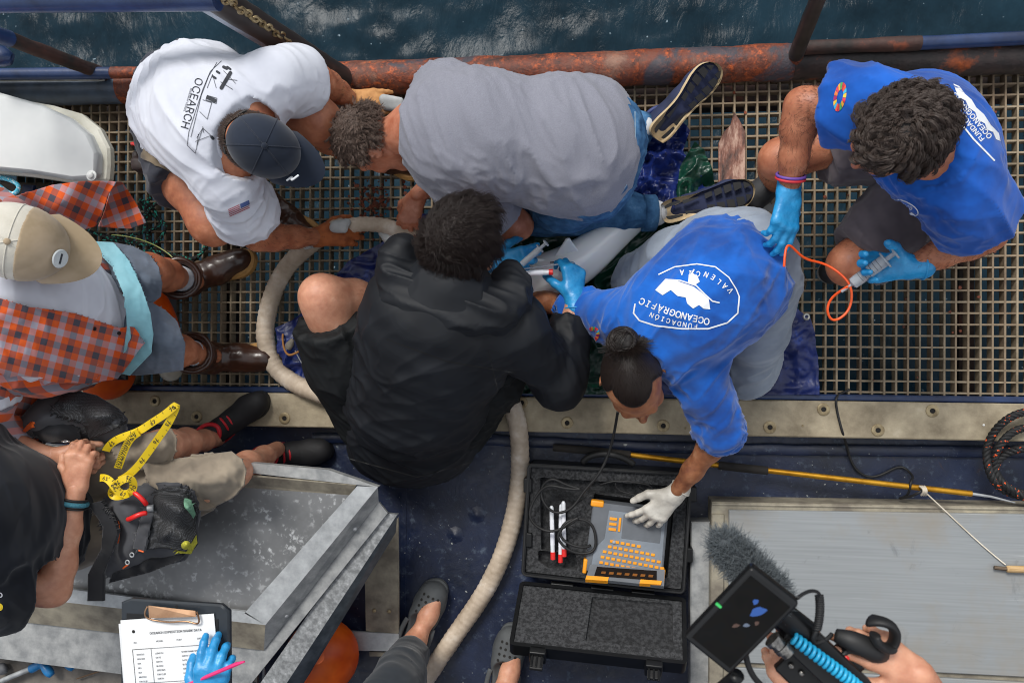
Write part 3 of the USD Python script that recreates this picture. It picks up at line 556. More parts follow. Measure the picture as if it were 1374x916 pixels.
sh = thing('shark', P(700, 360, 0.03), 'small pale-bellied shark on its back between the gloved hands', 'shark')
def shark_mat():
    N = {'tc': ('texture_coordinate', {}), 'g': ('geometry', {}), 's': ('separate_xyz', {}), 'n': ('noise_texture', {'scale': 16.0, 'detail': 6.0}), 'ma': ('math', {'math_type': 'multiply_add', 'value2': 0.05, 'value3': -0.02}), 'ad': ('math', {'math_type': 'add'}),
         'r': ('rgb_ramp', {'ramp': [(0.0, lin('#2c3138')), (0.22, lin('#4a525a')), (0.36, lin('#d0d4d5')), (1.0, lin('#ecedec'))]}), 'mr': ('map_range', {'from_min': 0.035, 'from_max': 0.125, 'to_min': 0.0, 'to_max': 1.0}), 'p': ('principled_bsdf', {'roughness': 0.22, 'coat_weight': 0.7, 'coat_roughness': .08, 'subsurface_weight': 0.1, 'subsurface_scale': 0.01})}
    return usdkit.material(stage, '/World/Looks/shark_skin', N, [('tc.object', 's.vector'), ('tc.object', 'n.vector'), ('n.fac', 'ma.value1'), ('s.z', 'ad.value1'), ('ma.value', 'ad.value2'), ('ad.value', 'mr.value'), ('mr.result', 'r.fac'), ('r.color', 'p.base_color')], surface='p.BSDF')
shm = shark_mat()
spn = spline([P(515, 312, .085), P(545, 330, .09), P(600, 358, .10), P(660, 380, .11), P(710, 378, .11), P(765, 358, .11), P(815, 322, .09), P(862, 288, .075), P(905, 268, .07)], 40)
S = Shape(); rr = np.interp(np.linspace(0, 1, 40), [0, .06, .15, .3, .5, .65, .8, .92, 1], [.02, .04, .06, .078, .084, .074, .052, .034, .022])
for k in range(39): S.cap(spn[k], spn[k + 1], rr[k], rr[k + 1], 0.01)
def fin(S, a, b, c, t=0.006, n=6):
    for k in range(n):
        s_ = k / (n - 1); p_ = A_(*a) * (1 - s_) + A_(*b) * s_; S.cap(p_, A_(*c) * 0.85 + p_ * 0.15, t, t * 0.4, 0.008)
part(sh, 'body', S.mesh(0.006), shm, True)
S = Shape(); fin(S, P(745, 345, .17), P(775, 338, .17), P(762, 318, .2)); part(sh, 'pectoral_fin', S.mesh(0.003), shm, True)
for k in range(4): part(sh, 'gill_slit', tube(spline([P(640 + 9 * k, 352, .165), P(643 + 9 * k, 366, .185), P(644 + 9 * k, 380, .18)], 10), .0016, 6), mat('gill_shadow', '#4a4a4e', '#5a5a5e', rough=.4), True)
part(sh, 'incision', tube(spline([P(738, 352, .19), P(756, 350, .186), P(775, 346, .18)], 10), .0022, 6), mat('incision_dark', '#3a2225', '#5a3336', rough=.3), True)
S = Shape(); fin(S, P(800, 330, .13), P(815, 322, .12), P(822, 340, .09), .004); part(sh, 'pelvic_fin', S.mesh(.003), shm, True)
S = Shape(); fin(S, P(712, 352, .17), P(735, 350, .17), P(700, 345, .19)); part(sh, 'pectoral_fin', S.mesh(0.003), shm, True)
S = Shape(); fin(S, P(560, 322, .13), P(575, 330, .14), P(535, 330, .15), 0.012); part(sh, 'jaw', S.mesh(0.003), shm, True)
S = Shape(); fin(S, P(880, 278, .08), P(905, 268, .08), P(935, 285, .04)); part(sh, 'tail_fin', S.mesh(0.003), shm, True)
# ================================================================ things on the deck
def slab4(p, t=0.01, nz=(0, 0, 1)):
    "a plate through four 3-D corners (listed round), t thick along -nz"
    p = np.asarray(p, float); q = p - np.asarray(nz, float) * t
    v = np.vstack([p, q]); f = [[0, 1, 2], [0, 2, 3], [4, 6, 5], [4, 7, 6]]
    for i in range(4): j = (i + 1) % 4; f += [[i, i + 4, j + 4], [i, j + 4, j]]
    m = trimesh.Trimesh(v, np.array(f), process=False); trimesh.repair.fix_normals(m); return arr(m)
def PP(*uvz): return np.array([P(*q) for q in uvz])

# ---- right hatch
ha = thing('steel_hatch', P(1180, 780, -0.06), 'wide grey steel hatch cover at the lower right', 'hatch')
def hatch_material():
    N = {'tc': ('texture_coordinate', {}), 'm1': ('mapping', {'mapping_type': 'point', 'scale': (3.0, 140.0, 1.0)}), 'a': ('noise_texture', {'scale': 1.0, 'detail': 4.0}), 'b': ('noise_texture', {'scale': 3.4, 'detail': 8.0, 'roughness': .65}), 'c': ('noise_texture', {'scale': 9.0, 'detail': 7.0, 'roughness': .7, 'distortion': 1.0}), 'm2': ('mapping', {'mapping_type': 'point', 'rotation': (0, 0, .5), 'scale': (2.0, 90.0, 1.0)}), 'd': ('noise_texture', {'scale': 1.3, 'detail': 1.0}),
         'ra': ('rgb_ramp', {'ramp': [(.25, lin('#7d8183')), (.75, lin('#8b8f91'))]}), 'rb': ('rgb_ramp', {'ramp': [(.5, (0, 0, 0)), (.72, (.55,) * 3)]}), 'rc': ('rgb_ramp', {'ramp': [(.60, (0, 0, 0)), (.72, (.5,) * 3)]}), 'rd': ('rgb_ramp', {'ramp': [(.74, (0, 0, 0)), (.78, (.25,) * 3)]}), 'x1': ('mix', {'color2': lin('#857a68')}), 'x2': ('mix', {'color2': lin('#5e6164')}), 'x3': ('mix', {'color2': lin('#b4b7b8')}), 'bp': ('bump', {'strength': .06, 'distance': .001}), 'p': ('principled_bsdf', {'roughness': .5, 'metallic': .1})}
    L = [('tc.object', 'm1.vector'), ('m1.vector', 'a.vector'), ('tc.object', 'b.vector'), ('tc.object', 'c.vector'), ('tc.object', 'm2.vector'), ('m2.vector', 'd.vector'), ('a.fac', 'ra.fac'), ('b.fac', 'rb.fac'), ('c.fac', 'rc.fac'), ('d.fac', 'rd.fac'), ('ra.color', 'x1.color1'), ('rb.color', 'x1.fac'), ('x1.color', 'x2.color1'), ('rc.color', 'x2.fac'), ('x2.color', 'x3.color1'), ('rd.color', 'x3.fac'), ('x3.color', 'p.base_color'), ('a.fac', 'bp.height'), ('bp.normal', 'p.normal')]
    return usdkit.material(stage, '/World/Looks/worn_hatch', N, L, surface='p.BSDF')
hat_top = hatch_material(); hat_old = mat('brushed_hatch', '#7e8284', '#989c9d', rough=0.5, scale=5, metal=0.1, c3='#857d70', stretch=(0.35, 3.0, 1), bump=0.12, bscale=60, lo=0.3, hi=0.68, detail=7)
part(ha, 'frame', prism(Polygon(Pz([(955, 673), (1450, 681), (1450, 990), (950, 990)], 0.05)), -0.06, 0.05), steel_stain)
part(ha, 'panel', bev_prism(Pz([(978, 684), (1450, 691), (1450, 912), (1000, 889), (978, 889)], 0.066), 0.0505, 0.066, 0.003), hat_top)
part(ha, 'panel', bev_prism(Pz([(978, 896), (1000, 896), (1450, 919), (1450, 985), (978, 985)], 0.064), 0.0505, 0.064, 0.003), hat_top)
part(ha, 'side_rail', bev_prism(Pz([(955, 690), (972, 690), (970, 985), (950, 985)], 0.06), 0.0504, 0.06, 0.003), steel_stain)
part(ha, 'ledge', bev_prism(Pz([(927, 700), (953, 700), (951, 985), (925, 985)], 0.02), -0.06, 0.02, 0.004), steel_dull)
part(ha, 'bead', tube([P(955, 676, 0.05), P(1450, 684, 0.05)], 0.005, 8), steel_stain)

# ---- gaff pole, cord, string, toggle, big rope
gold = mat('gold_anodised', '#a8761c', '#c9962e', rough=0.32, metal=0.75, scale=20, c3='#8a6420')
foam = mat('black_foam_grip', '#141210', '#241f1b', rough=0.85, bump=0.4, bscale=150)
gf = thing('gaff_pole', P(1000, 628, -0.04), 'long gold pole with black grips lying along the dark deck', 'pole')
part(gf, 'handle_grip', tube(PP((742, 600, .0), (790, 604, .0), (846, 610, .0)), [0.013, 0.0145, 0.0135], 14), foam); part(gf, 'shaft', tube(PP((846, 610, .0), (966, 624, .005)), 0.0095, 14), gold)
part(gf, 'middle_grip', tube(PP((964, 624, .005), (1000, 628, .01), (1030, 631, .012)), 0.0145, 14), foam); part(gf, 'shaft', tube(PP((1030, 631, .012), (1304, 662, .055)), 0.0095, 14), gold)
part(gf, 'tip', tube(PP((1303, 662, .055), (1330, 666, .057), (1362, 674, .06)), [0.005, 0.004, 0.002], 8), steel)
cordp = [(1140, 522, .004), (1128, 528, .01), (1122, 535, .034), (1123, 550, .034), (1130, 578, .034), (1138, 605, -.03), (1148, 628, -.045), (1165, 639, -.05), (1190, 633, -.05), (1212, 627, -.05), (1221, 634, -.03), (1222, 648, .05), (1217, 664, .03), (1208, 668, .0), (1226, 664, .062), (1238, 656, .066)]
solo('black_cord', tube(spline([P(*q) for q in cordp], 160), 0.0042, 8), black_rub, 'thin black cord running from the grating over the sill to the gold pole', 'cord', smooth=True)
tl = thing('toggle_line', P(1290, 710, 0.06), 'white string from the gold pole to a wooden toggle on the hatch', 'line')
cord = mat('cream_cord', '#b0a591', '#d2cabb', rough=0.8)
part(tl, 'string', tube(spline([P(1239, 658, .07), P(1265, 682, .07), P(1310, 724, .07), P(1349, 757, .072)], 40), 0.0024, 7), cord, True)
for k in range(3): part(tl, 'knot', tube(spline([P(1234 + 3 * k, 652, .06), P(1239 + 2 * k, 657, .08), P(1236 + 3 * k, 664, .062)], 14), 0.0036, 7), cord, True)
part(tl, 'wooden_toggle', lathe([(0.0001, 0), (0.009, 0.001), (0.0115, 0.006), (0.0115, 0.15), (0.0001, 0.155)], P(1350, 763, .079), P(1400, 764, .079) - P(1350, 763, .079), 14), mat('pale_wood', '#9b7c50', '#c4a578', rough=0.7, stretch=(3, 30, 30), scale=8), 40)
part(tl, 'metal_pin', tube(PP((1334, 761, .078), (1352, 763, .079)), 0.0065, 10), mat('tarnished_pin', '#5a4c3e', '#7b6a58', rough=0.4, metal=0.8))
rope = [(1420, 560), (1385, 552), (1352, 562), (1330, 586), (1324, 615), (1332, 642), (1352, 660), (1385, 668), (1425, 662), (1440, 640), (1405, 606), (1370, 602), (1345, 612), (1336, 634), (1350, 652), (1390, 668), (1440, 690), (1450, 600), (1400, 575), (1362, 578), (1340, 600), (1334, 628), (1348, 650), (1370, 664), (1420, 672)]
solo('mooring_rope', twisted([P(u, v, 0.055 + 0.012 * (k % 3)) for k, (u, v) in enumerate(rope)], 0.013, 46, 420), ok_, 'coil of thick black rope with orange flecks at the right edge', 'rope', smooth=True)

# ---- open equipment case
foam_m = mat('charcoal_foam', '#1d1e20', '#3a3b3d', rough=0.95, scale=90, bump=0.9, bscale=140, bdist=0.004, lo=0.4, hi=0.62, detail=2)
foam_b = mat('charcoal_foam_bumpy', '#17181a', '#303133', rough=0.95, scale=70, bump=1.0, bscale=90, bdist=0.006, lo=0.4, hi=0.62, detail=2)
cs = thing('equipment_case', P(812, 705, -0.06), 'open black hard case lined with charcoal foam on the deck', 'case')
cP = Pz([(708, 621), (930, 634), (919, 797), (699, 772)], 0.05); outer = Polygon(cP).buffer(-0.02).buffer(0.02); inner = outer.buffer(-0.012)
part(cs, 'base_shell', prism(outer.difference(inner), -0.055, 0.052), black_pl)
part(cs, 'base_floor', prism(inner, -0.056, -0.03), black_pl)
part(cs, 'rim_seal', prism(outer.buffer(-0.003).difference(outer.buffer(-0.008)), 0.0522, 0.056), black_rub)
def rnd(poly, r): return Polygon(poly).buffer(-r).buffer(2 * r).buffer(-r)
well = rnd(Pz([(797, 662), (905, 676), (896, 775), (784, 768)], 0.04), 0.006)
slot = rnd(Pz([(724, 640), (905, 652), (904, 668), (792, 662), (760, 690), (762, 740), (726, 738)], 0.04), 0.008)
bowl = rnd(Pz([(722, 738), (772, 742), (776, 764), (736, 762), (722, 752)], 0.04), 0.008)
fo = inner.buffer(-0.001).difference(unary_union([well, slot, bowl]))
for g in getattr(fo, 'geoms', [fo]): part(cs, 'foam_insert', prism(g, -0.028, 0.038), foam_m)
part(cs, 'foam_floor', prism(unary_union([slot, bowl]).buffer(0.004).intersection(inner), -0.03, 0.004) if unary_union([slot, bowl]).buffer(0.004).geom_type == 'Polygon' else cat(*[prism(g.buffer(0.003).intersection(inner), -0.0295, 0.003) for g in (slot, bowl)]), foam_b)
part(cs, 'handle', tube(spline([P(782, 620, .02), P(790, 613, .03), P(840, 616, .03), P(850, 623, .02)], 30), 0.011, 10), black_rub, True)
for u, v in [(716, 648), (716, 720), (926, 660), (921, 740)]: part(cs, 'rib', xf(box(0.03, 0.05, 0.1, 0.004), None, P(u - 6 if u < 800 else u + 1, v, 0.0)), black_pl)
# lid, leaning back from its hinge
hl, hr_, tl_, tr_ = P(701, 779, .03), P(918, 801, .03), P(672, 862, .23), P(914, 890, .23)
ex = nrm(hr_ - hl); ey = nrm(((tl_ - hl) + (tr_ - hr_)) / 2 - ex * (((tl_ - hl) + (tr_ - hr_)) / 2 @ ex)); ez = np.cross(ey, ex) * -1; ez = ez if ez[2] > 0 else -ez
lw = np.linalg.norm(hr_ - hl); lh = np.linalg.norm(((tl_ - hl) + (tr_ - hr_)) / 2); ML = np.array([ex, ey, ez])
lo_ = Polygon([(-0.008, 0), (lw + 0.006, 0), (lw + 0.004, lh), (-0.012, lh)]).buffer(-0.018).buffer(0.018); li_ = lo_.buffer(-0.013)
L3 = lambda m: xf(m, ML, hl)
part(cs, 'lid_shell', L3(prism(lo_.difference(li_), -0.055, 0.0)), black_pl); part(cs, 'lid_back', L3(prism(li_, -0.056, -0.03)), black_pl)
rec = Polygon([(0.44 * lw, 0.12 * lh), (0.93 * lw, 0.1 * lh), (0.93 * lw, 0.8 * lh), (0.42 * lw, 0.8 * lh)]).buffer(-0.004).buffer(0.004)
part(cs, 'lid_foam', L3(prism(li_.buffer(-0.001).difference(rec), -0.029, -0.006)), foam_m); part(cs, 'lid_foam_recess', L3(prism(rec.buffer(0.002), -0.0295, -0.019)), foam_b)
for x in (0.15, 0.82):
    lp = part(cs, 'latch', L3(xf(box(0.055, 0.03, 0.06, 0.005), None, (x * lw, lh + 0.006, -0.03))), black_pl)
    part(lp, 'latch_lever', L3(xf(box(0.042, 0.055 if x < 0.5 else 0.03, 0.014, 0.003), None, (x * lw, lh + 0.036, -0.024))), black_rub)
    for d_ in (-0.015, 0.0, 0.015): part(lp, 'latch_rib', L3(xf(box(0.006, 0.05, 0.006, 0.001), None, (x * lw + d_, lh + 0.034, -0.0155))), black_pl)
for x in (0.25, 0.5, 0.75): part(cs, 'hinge', L3(xf(box(0.08, 0.016, 0.02, 0.004), None, (x * lw, -0.004, -0.006))), black_pl)

# ---- portable scanner in the case
grey_d = mat('grey_plastic', '#55595e', '#60646a', rough=0.5, bump=0.15, bscale=400, bdist=0.0004); grey_k = mat('keypad_plate', '#6d747c', '#79818a', rough=0.5); or_k = mat('orange_rubber', '#d98a12', '#e79a1c', rough=0.45); scr = mat('dark_screen', '#14110f', '#1d1714', rough=0.3, spec=.2)
dv = thing('ultrasound_scanner', P(842, 730, 0.0), 'grey and orange portable scanner with a keyboard in the open case', 'scanner')
d0, d1, d2 = P(796, 673, .075), P(897, 686, .075), P(786, 766, .075)
ux = nrm(d1 - d0); uy = nrm(d2 - d0); uy = nrm(uy - ux * (uy @ ux)); uz = np.cross(ux, uy) * -1; wd, hd = np.linalg.norm(d1 - d0), np.linalg.norm(d2 - d0); MD = np.array([ux, uy, uz]); D3 = lambda m: xf(m, MD, d0)
bodyp = Polygon([(0, 0), (wd, 0), (wd + .004, hd), (-.006, hd)]).buffer(-.01).buffer(.01)
part(dv, 'body', D3(bev_prism(bodyp.simplify(.0005), -.07, 0, .004)), grey_d)
part(dv, 'keypad', D3(bev_prism([(.22 * wd, .09 * hd), (.97 * wd, .09 * hd), (.99 * wd, .93 * hd), (.06 * wd, .93 * hd), (.08 * wd, .66 * hd), (.2 * wd, .5 * hd)], .0003, .003, .0012)), grey_k)
part(dv, 'touch_pad', D3(bev_prism([(.42 * wd, .12 * hd), (.93 * wd, .12 * hd), (.93 * wd, .46 * hd), (.42 * wd, .46 * hd)], .0031, .0042, .0006)), grey_d)
keys = []
def key(x, y, w=.045, h=.032): keys.append(xf(box(w * wd, h * hd, .004, .001), None, (x * wd, y * hd, .0045)))
for k in range(3): key(.29, .2 + .075 * k, .1, .04)
key(.38, .27, .03, .2)
for r_i, (y, x0, n) in enumerate([(.52, .3, 6), (.60, .27, 9), (.68, .2, 11), (.76, .17, 12), (.84, .15, 12)]):
    for k in range(n):
        x = x0 + k * .072
        if x < .97: key(x + .01 * r_i, y + .004 * k, .05, .038)
for x, w in ((.16, .08), (.3, .09), (.46, .1), (.62, .09), (.77, .09), (.92, .08)): key(x, .91, w, .035)
kp = part(dv, 'keys', D3(cat(*keys)), or_k); tag(kp, kind='stuff')
part(dv, 'trackball', D3(ball(A_(.33 * wd, .53 * hd, .003), .007)), mat('grey_ball', '#8d949b'))
for x, y in ((.01, .02), (.97, .02)): part(dv, 'corner_guard', D3(xf(box(.045, .022, .03, .005), None, (x * wd + (.012 if x < .5 else -.012), y * hd, -.012))), or_k)
for x in (-.02, 1.015): part(dv, 'corner_guard', D3(xf(box(.014, .05, .03, .004), None, (x * wd, .93 * hd, -.012))), or_k)
s0, s1, s2, s3 = P(792, 757, .085), P(892, 764, .085), P(891, 786, .12), P(786, 775, .12); sc_n = nrm(np.cross(s1 - s0, s3 - s0)); sc_n = sc_n if sc_n[2] > 0 else -sc_n
part(dv, 'screen_lid', slab4([s0, s1, s2, s3], .018, sc_n), grey_d)
sl = lambda a, b: s0 + (s1 - s0) * a + (s3 - s0) * b + sc_n * .001
part(dv, 'screen', slab4([sl(.1, .12), sl(.9, .12), sl(.93, .8), sl(.1, .8)], .002, sc_n), scr)
for k in range(7): a = .18 + .105 * k; part(dv, 'screen_icon', slab4([sl(a, .45) + sc_n * .001, sl(a + .06, .45) + sc_n * .001, sl(a + .06, .62) + sc_n * .001, sl(a, .62) + sc_n * .001], .0008, sc_n), mat('dim_orange', '#6e4216', '#85521d', rough=0.3))
for a in ((0, .82, .3, 1.0), (.72, .82, 1.0, 1.0)): part(dv, 'corner_guard', slab4([sl(a[0], a[1]), sl(a[2], a[1]), sl(a[2], a[3] + .1), sl(a[0], a[3] + .1)], .02, sc_n), or_k)
# tubes with red caps
tubew = mat('frosted_tube', '#c6cbd3', '#d7dade', rough=0.3, bump=0.05); redc = mat('red_cap', '#c51d1d', '#d52a26', rough=0.35)
def vial(a, b, r, label, cap_frac=.14, group=None):
    t = thing('sample_tube', a, label, 'tube', group); c = a + (b - a) * (1 - cap_frac)
    part(t, 'barrel', tube(np.array([a + (c - a) * s for s in (0, .03, .06, 1)]), [r * .5, r * .9, r, r], 12), tubew, 40); part(t, 'cap', cyl(c, b, r * 1.12, n=12), redc); part(t, 'paper_label', tube([a + (c - a) * .3, a + (c - a) * .85], r * 1.03, 12), mat('paper_label', '#cfd2dc', '#dfe0e6', rough=.7)); return t
for i, (a, b, lb) in enumerate([((740, 678, .05), (742, 750, .05), 'red-capped white tube, leftmost of three in the case'), ((753, 676, .05), (752, 754, .05), 'red-capped white tube, lowest of three in the case'), ((756, 672, .062), (757, 746, .062), 'red-capped white tube beside the cable, rightmost of three in the case')]): vial(P(*a), P(*b), .0075, lb)
# probe cable
cab = [(829, 552, .22), (824, 580, .15), (815, 612, .12), (800, 640, .11), (783, 660, .10), (765, 682, .095), (745, 687, .09), (729, 672, .09), (727, 655, .09), (740, 643, .1), (760, 650, .1), (778, 656, .1), (760, 655, .105), (735, 652, .1), (716, 672, .09), (712, 695, .09), (728, 710, .09), (755, 708, .095), (775, 695, .1), (755, 708, .1), (749, 720, .1), (760, 735, .1), (780, 742, .09), (796, 738, .085), (799, 720, .085), (792, 702, .085), (775, 696, .09), (758, 702, .1), (752, 716, .1), (766, 730, .1), (792, 731, .085)]
solo('probe_cable', tube(spline([P(*q) for q in cab], 360), 0.0048, 9), black_rub, 'black cable looping from the woman down into the open case', 'cable', smooth=True)
pc = thing('plug_lead', P(850, 655, .04), 'thin black lead with silver plug in the upper slot of the case', 'cable')
part(pc, 'lead', tube(spline([P(805, 650, .06), P(830, 645, .06), P(858, 648, .065), P(874, 655, .06), P(868, 664, .055), P(845, 662, .055), P(828, 655, .055), P(826, 648, .06)], 70), .003, 7), black_rub, True)
part(pc, 'plug', cyl(P(858, 653, .065), P(866, 658, .065), .005), black_pl); part(pc, 'plug_tip', cyl(P(866, 658, .065), P(873, 662, .065), .0038), steel)

# ---- left steel table
tab = thing('steel_table', P(300, 740, -0.06), 'galvanised steel table with a raised rim and stepped frame, lower left', 'table')
zt = .42
part(tab, 'tray', slab4(PP((-260, 600, zt - .03), (482, 655, zt - .03), (335, 826, zt - .03), (-260, 770, zt - .03)), .015), tray_m, False)
part(tab, 'rear_rim', slab4(PP((-260, 568, zt), (440, 630, zt), (507, 653, zt), (478, 650, zt)), .03), steel_dull, False)
part(tab, 'rear_wall', slab4(PP((-260, 588, zt), (478, 651, zt), (470, 664, zt - .03), (-260, 612, zt - .03)), .008, nrm(A_(0, -.6, .8))), steel_stain, False)
part(tab, 'side_rim', slab4(PP((479, 652, zt), (507, 653, zt), (356, 838, zt), (328, 822, zt)), .012), steel, False)
part(tab, 'side_wall', slab4(PP((507, 653, zt), (508, 673, zt - .05), (354, 872, zt - .05), (356, 838, zt)), .008, nrm(A_(.8, -.3, .5))), steel_dull, False)
part(tab, 'front_rim', slab4(PP((-260, 745, zt), (328, 820, zt), (356, 838, zt), (-260, 768, zt)), .012), steel, False)
part(tab, 'front_wall', slab4(PP((-260, 768, zt), (356, 838, zt), (354, 872, zt - .05), (-260, 800, zt - .05)), .008, nrm(A_(0, -.8, .5))), steel_stain, False)
part(tab, 'ledge', slab4(PP((508, 673, zt - .055), (520, 688, zt - .06), (330, 925, zt - .06), (352, 868, zt - .055)), .012), steel_dull, False)
part(tab, 'front_ledge', slab4(PP((-260, 800, zt - .06), (354, 872, zt - .06), (330, 925, zt - .06), (-260, 850, zt - .06)), .012), steel_dull, False)
part(tab, 'frame_bar', slab4(PP((508, 687, zt - .075), (533, 690, zt - .075), (372, 935, zt - .075), (336, 935, zt - .075)), .02), mat('speckled_bar', '#6f7172', '#97999a', rough=.5, metal=.4, scale=70, c3='#b5b7b8', detail=2), False)
part(tab, 'frame_side', slab4(PP((533, 690, zt - .075), (531, 714, zt - .12), (396, 935, zt - .12), (372, 935, zt - .075)), .008, nrm(A_(.8, -.3, .5))), mat('dark_bar', '#3d4348', '#5a6066', rough=.45, metal=.5, scale=20), False)
for a, b in (((474, 733), (454, 758)), ((404, 806), (380, 838))): pass
for u, v in ((476, 709), (384, 825)):
    part(tab, 'stud', ball(P(u, v, zt - .04), .008), steel, 50)
part(tab, 'hook', tube(PP((388, 818, zt - .04), (404, 800, zt - .04)), .005, 8), steel)
part(tab, 'leg_plate', slab4(PP((489, 748, .08), (534, 694, .1), (535, 852, .02), (491, 846, .02)), .012), steel_stain, False)
part(tab, 'foot_bar', slab4(PP((430, 872, .03), (455, 846, .03), (535, 850, .025), (535, 873, .025)), .012), steel, False)
part(tab, 'foot_lip', slab4(PP((495, 874, .0), (536, 875, .0), (536, 880, .0), (496, 880, .0)), .01), steel_stain, False)
for u, v in ((502, 819), (522, 820), (521, 731)): part(tab, 'bolt', ball(P(u, v, .045), .007, .6), brass, 50)
part(tab, 'leg', xf(box(.05, .05, zt), None, P(-100, 640, .15)), steel_dull); part(tab, 'leg', xf(box(.05, .05, .35), None, P(150, 660, .14)), steel_dull); part(tab, 'leg', xf(box(.05, .05, .36), None, P(150, 800, .13)), steel_dull)
part(tab, 'shelf_rail', slab4(PP((-200, 828, .3), (168, 852, .3), (168, 873, .29), (-200, 850, .29)), .012), steel, False)
part(tab, 'shelf', slab4(PP((-200, 855, .24), (345, 885, .24), (345, 1000, .24), (-200, 1000, .24)), .012), mat('scuffed_shelf', '#55504a', '#77716a', rough=.6, scale=9, metal=.2, bump=.3, c3='#4b3a2c'), False)
part(tab, 'bracket', slab4(PP((309, 866, .3), (341, 868, .3), (338, 877, .28), (309, 880, .28)), .01), steel, False)
part(tab, 'pin', tube(spline([P(342, 916, .3), P(345, 890, .32), P(350, 884, .33), P(353, 892, .32), P(351, 920, .3)], 20), .005, 8), steel, True)

# ---- tools on the shelf
tb_ = mat('blue_tool_plastic', '#175a8c', '#2474ad', rough=.35, scale=20); zz = .27
def tee(label, hub, bar1, bar2, tip):
    t = thing('hand_tool', hub, label, 'tool'); n = 12
    part(t, 'shaft', tube(np.array([hub, tip]), .009, n), steel)
    s = spline([bar1, (bar1 * .5 + bar2 * .5), bar2], 14); part(t, 'handle', tube(s, [.010, .014, .016, .016, .015, .013, .012, .012, .013, .015, .016, .016, .014, .010], n), tb_, True); return t
t1 = tee('blue-handled T-shaped tool on the shelf, the farther of two', P(76, 882, zz), P(69, 865, zz + .02), P(99, 897, zz + .02), P(50, 893, zz))
t2 = tee('blue-handled T-shaped tool with a shiny shaft pointing off the left edge', P(54, 891, zz), P(42, 873, zz + .015), P(70, 906, zz + .01), P(-20, 922, zz))
part(t2, 'collar', cyl(P(42, 897, zz), P(58, 888, zz), .015), tb_)
st = thing('screwdriver', P(130, 900, zz), 'thin screwdriver with a purple handle on the shelf', 'screwdriver')
part(st, 'blade', tube(PP((103, 910, .255), (140, 898, .262)), [.002, .003], 8), mat('brown_steel', '#5f4a38', '#7a6048', metal=.6, rough=.4)); part(st, 'handle', tube(PP((140, 898, .262), (146, 896, .264), (162, 890, .266), (178, 886, .267)), [.007, .009, .0095, .007], 10), mat('purple_handle', '#23215e', '#343082', rough=.3), 40)
gs = solo('grey_stone_sinker', jitter(ball(P(2, 897, .265), .022, .7), .004, 40), mat('dull_sinker', '#45464a', '#66686c', rough=.6), 'lumpy grey sinker at the left edge of the shelf', 'sinker', smooth=True)

# ---- clipboard with a form
zc = 1.1
cb = thing('clipboard', P(235, 870, zc - .05), 'black clipboard holding a printed form at the bottom edge', 'clipboard')
part(cb, 'board', bev_prism(Polygon(Pz([(162, 808), (175, 803), (296, 811), (307, 820), (308, 960), (161, 960)], zc)).simplify(.0005), zc - .014, zc, .004), mat('black_board', '#141a20', '#1d242b', rough=.4), 40)
part(cb, 'board_recess', bev_prism(Pz([(170, 822), (293, 830), (297, 955), (170, 955)], zc), zc + .0004, zc + .0016, .0006), black_pl)
pap = [(163, 831), (288, 822), (300, 958), (172, 960)]
part(cb, 'form_sheet', prism(Polygon(Pz([(160, 836), (286, 825), (298, 958), (170, 960)], zc)), zc + .002, zc + .0026), mat('white_paper_under', '#c3c5c7', '#cdcecf', rough=.8))
part(cb, 'form_sheet', prism(Polygon(Pz(pap, zc)), zc + .0032, zc + .004), mat('white_paper', '#cfd0d1', '#d6d7d7', rough=.8, bump=.05, bscale=8))
ink = mat('printed_ink', '#3a3b40', '#55565a', rough=.8)
p0, p1, p3 = P(163, 831, zc), P(288, 822, zc), P(172, 960, zc); fx = nrm(p1 - p0); fy = nrm(np.cross(A_(0, 0, 1), fx)); FW = np.linalg.norm(p1 - p0); MF = np.array([fx, fy, A_(0, 0, 1)])
def on_form(m, x, y, z=.0045): return xf(m, MF, p0 + fx * x * FW - fy * y * FW + A_(0, 0, z))
ttl = meshkit.text_mesh('OCEARCH EXPEDITION SHARK DATA', .0052, .0003, True); part(cb, 'form_title', on_form(ttl, .3, .16), ink, False)
ln = []
def rule(x0, y0, x1, y1, t=.0012): ln.append(on_form(xf(box(max(abs(x1 - x0) * FW, t), max(abs(y1 - y0) * FW, t), .0003), None, ((x0 + x1) / 2 * FW, -(y0 + y1) / 2 * FW, 0)), 0, 0))
for r in ((.1, .30, .93, .64), (.1, .30, .3, .64), (.1, .66, .93, 1.05), (.1, .66, .3, .9)):
    x0, y0, x1, y1 = r; rule(x0, y0, x1, y0); rule(x0, y1, x1, y1); rule(x0, y0, x0, y1); rule(x1, y0, x1, y1)
part(cb, 'form_rules', cat(*ln), ink, False)
words = ['SHARK NAME', 'SPECIES', 'SEX', 'DATE', 'TIME ON', 'GIRTH', 'LENGTH', 'TAG NO', 'BLOOD', 'MUSCLE', 'FIN CLIP', 'NOTES']
rg = np.random.default_rng(3); tx = []
for y in np.arange(.34, .63, .045): tx.append(on_form(meshkit.text_mesh(words[rg.integers(12)], .0034, .0003), .14, y + .02))
for y in np.arange(.34, .63, .042): tx.append(on_form(meshkit.text_mesh(words[rg.integers(12)], .0036, .0003), .34, y + .02)); tx.append(on_form(meshkit.text_mesh(words[rg.integers(12)] + ' ' + words[rg.integers(12)], .0034, .0003), .62, y + .02))
for y in np.arange(.70, 1.02, .045):
    for x in (.13, .36, .64): tx.append(on_form(meshkit.text_mesh(words[rg.integers(12)], .0036, .0003), x, y + .02))
for x, w in ((.12, 'NO.'), (.36, 'VESSEL'), (.58, 'PORT'), (.8, 'DATE')): tx.append(on_form(meshkit.text_mesh(w, .0036, .0003), x, .24))
kk = part(cb, 'form_print', cat(*tx), ink, False)
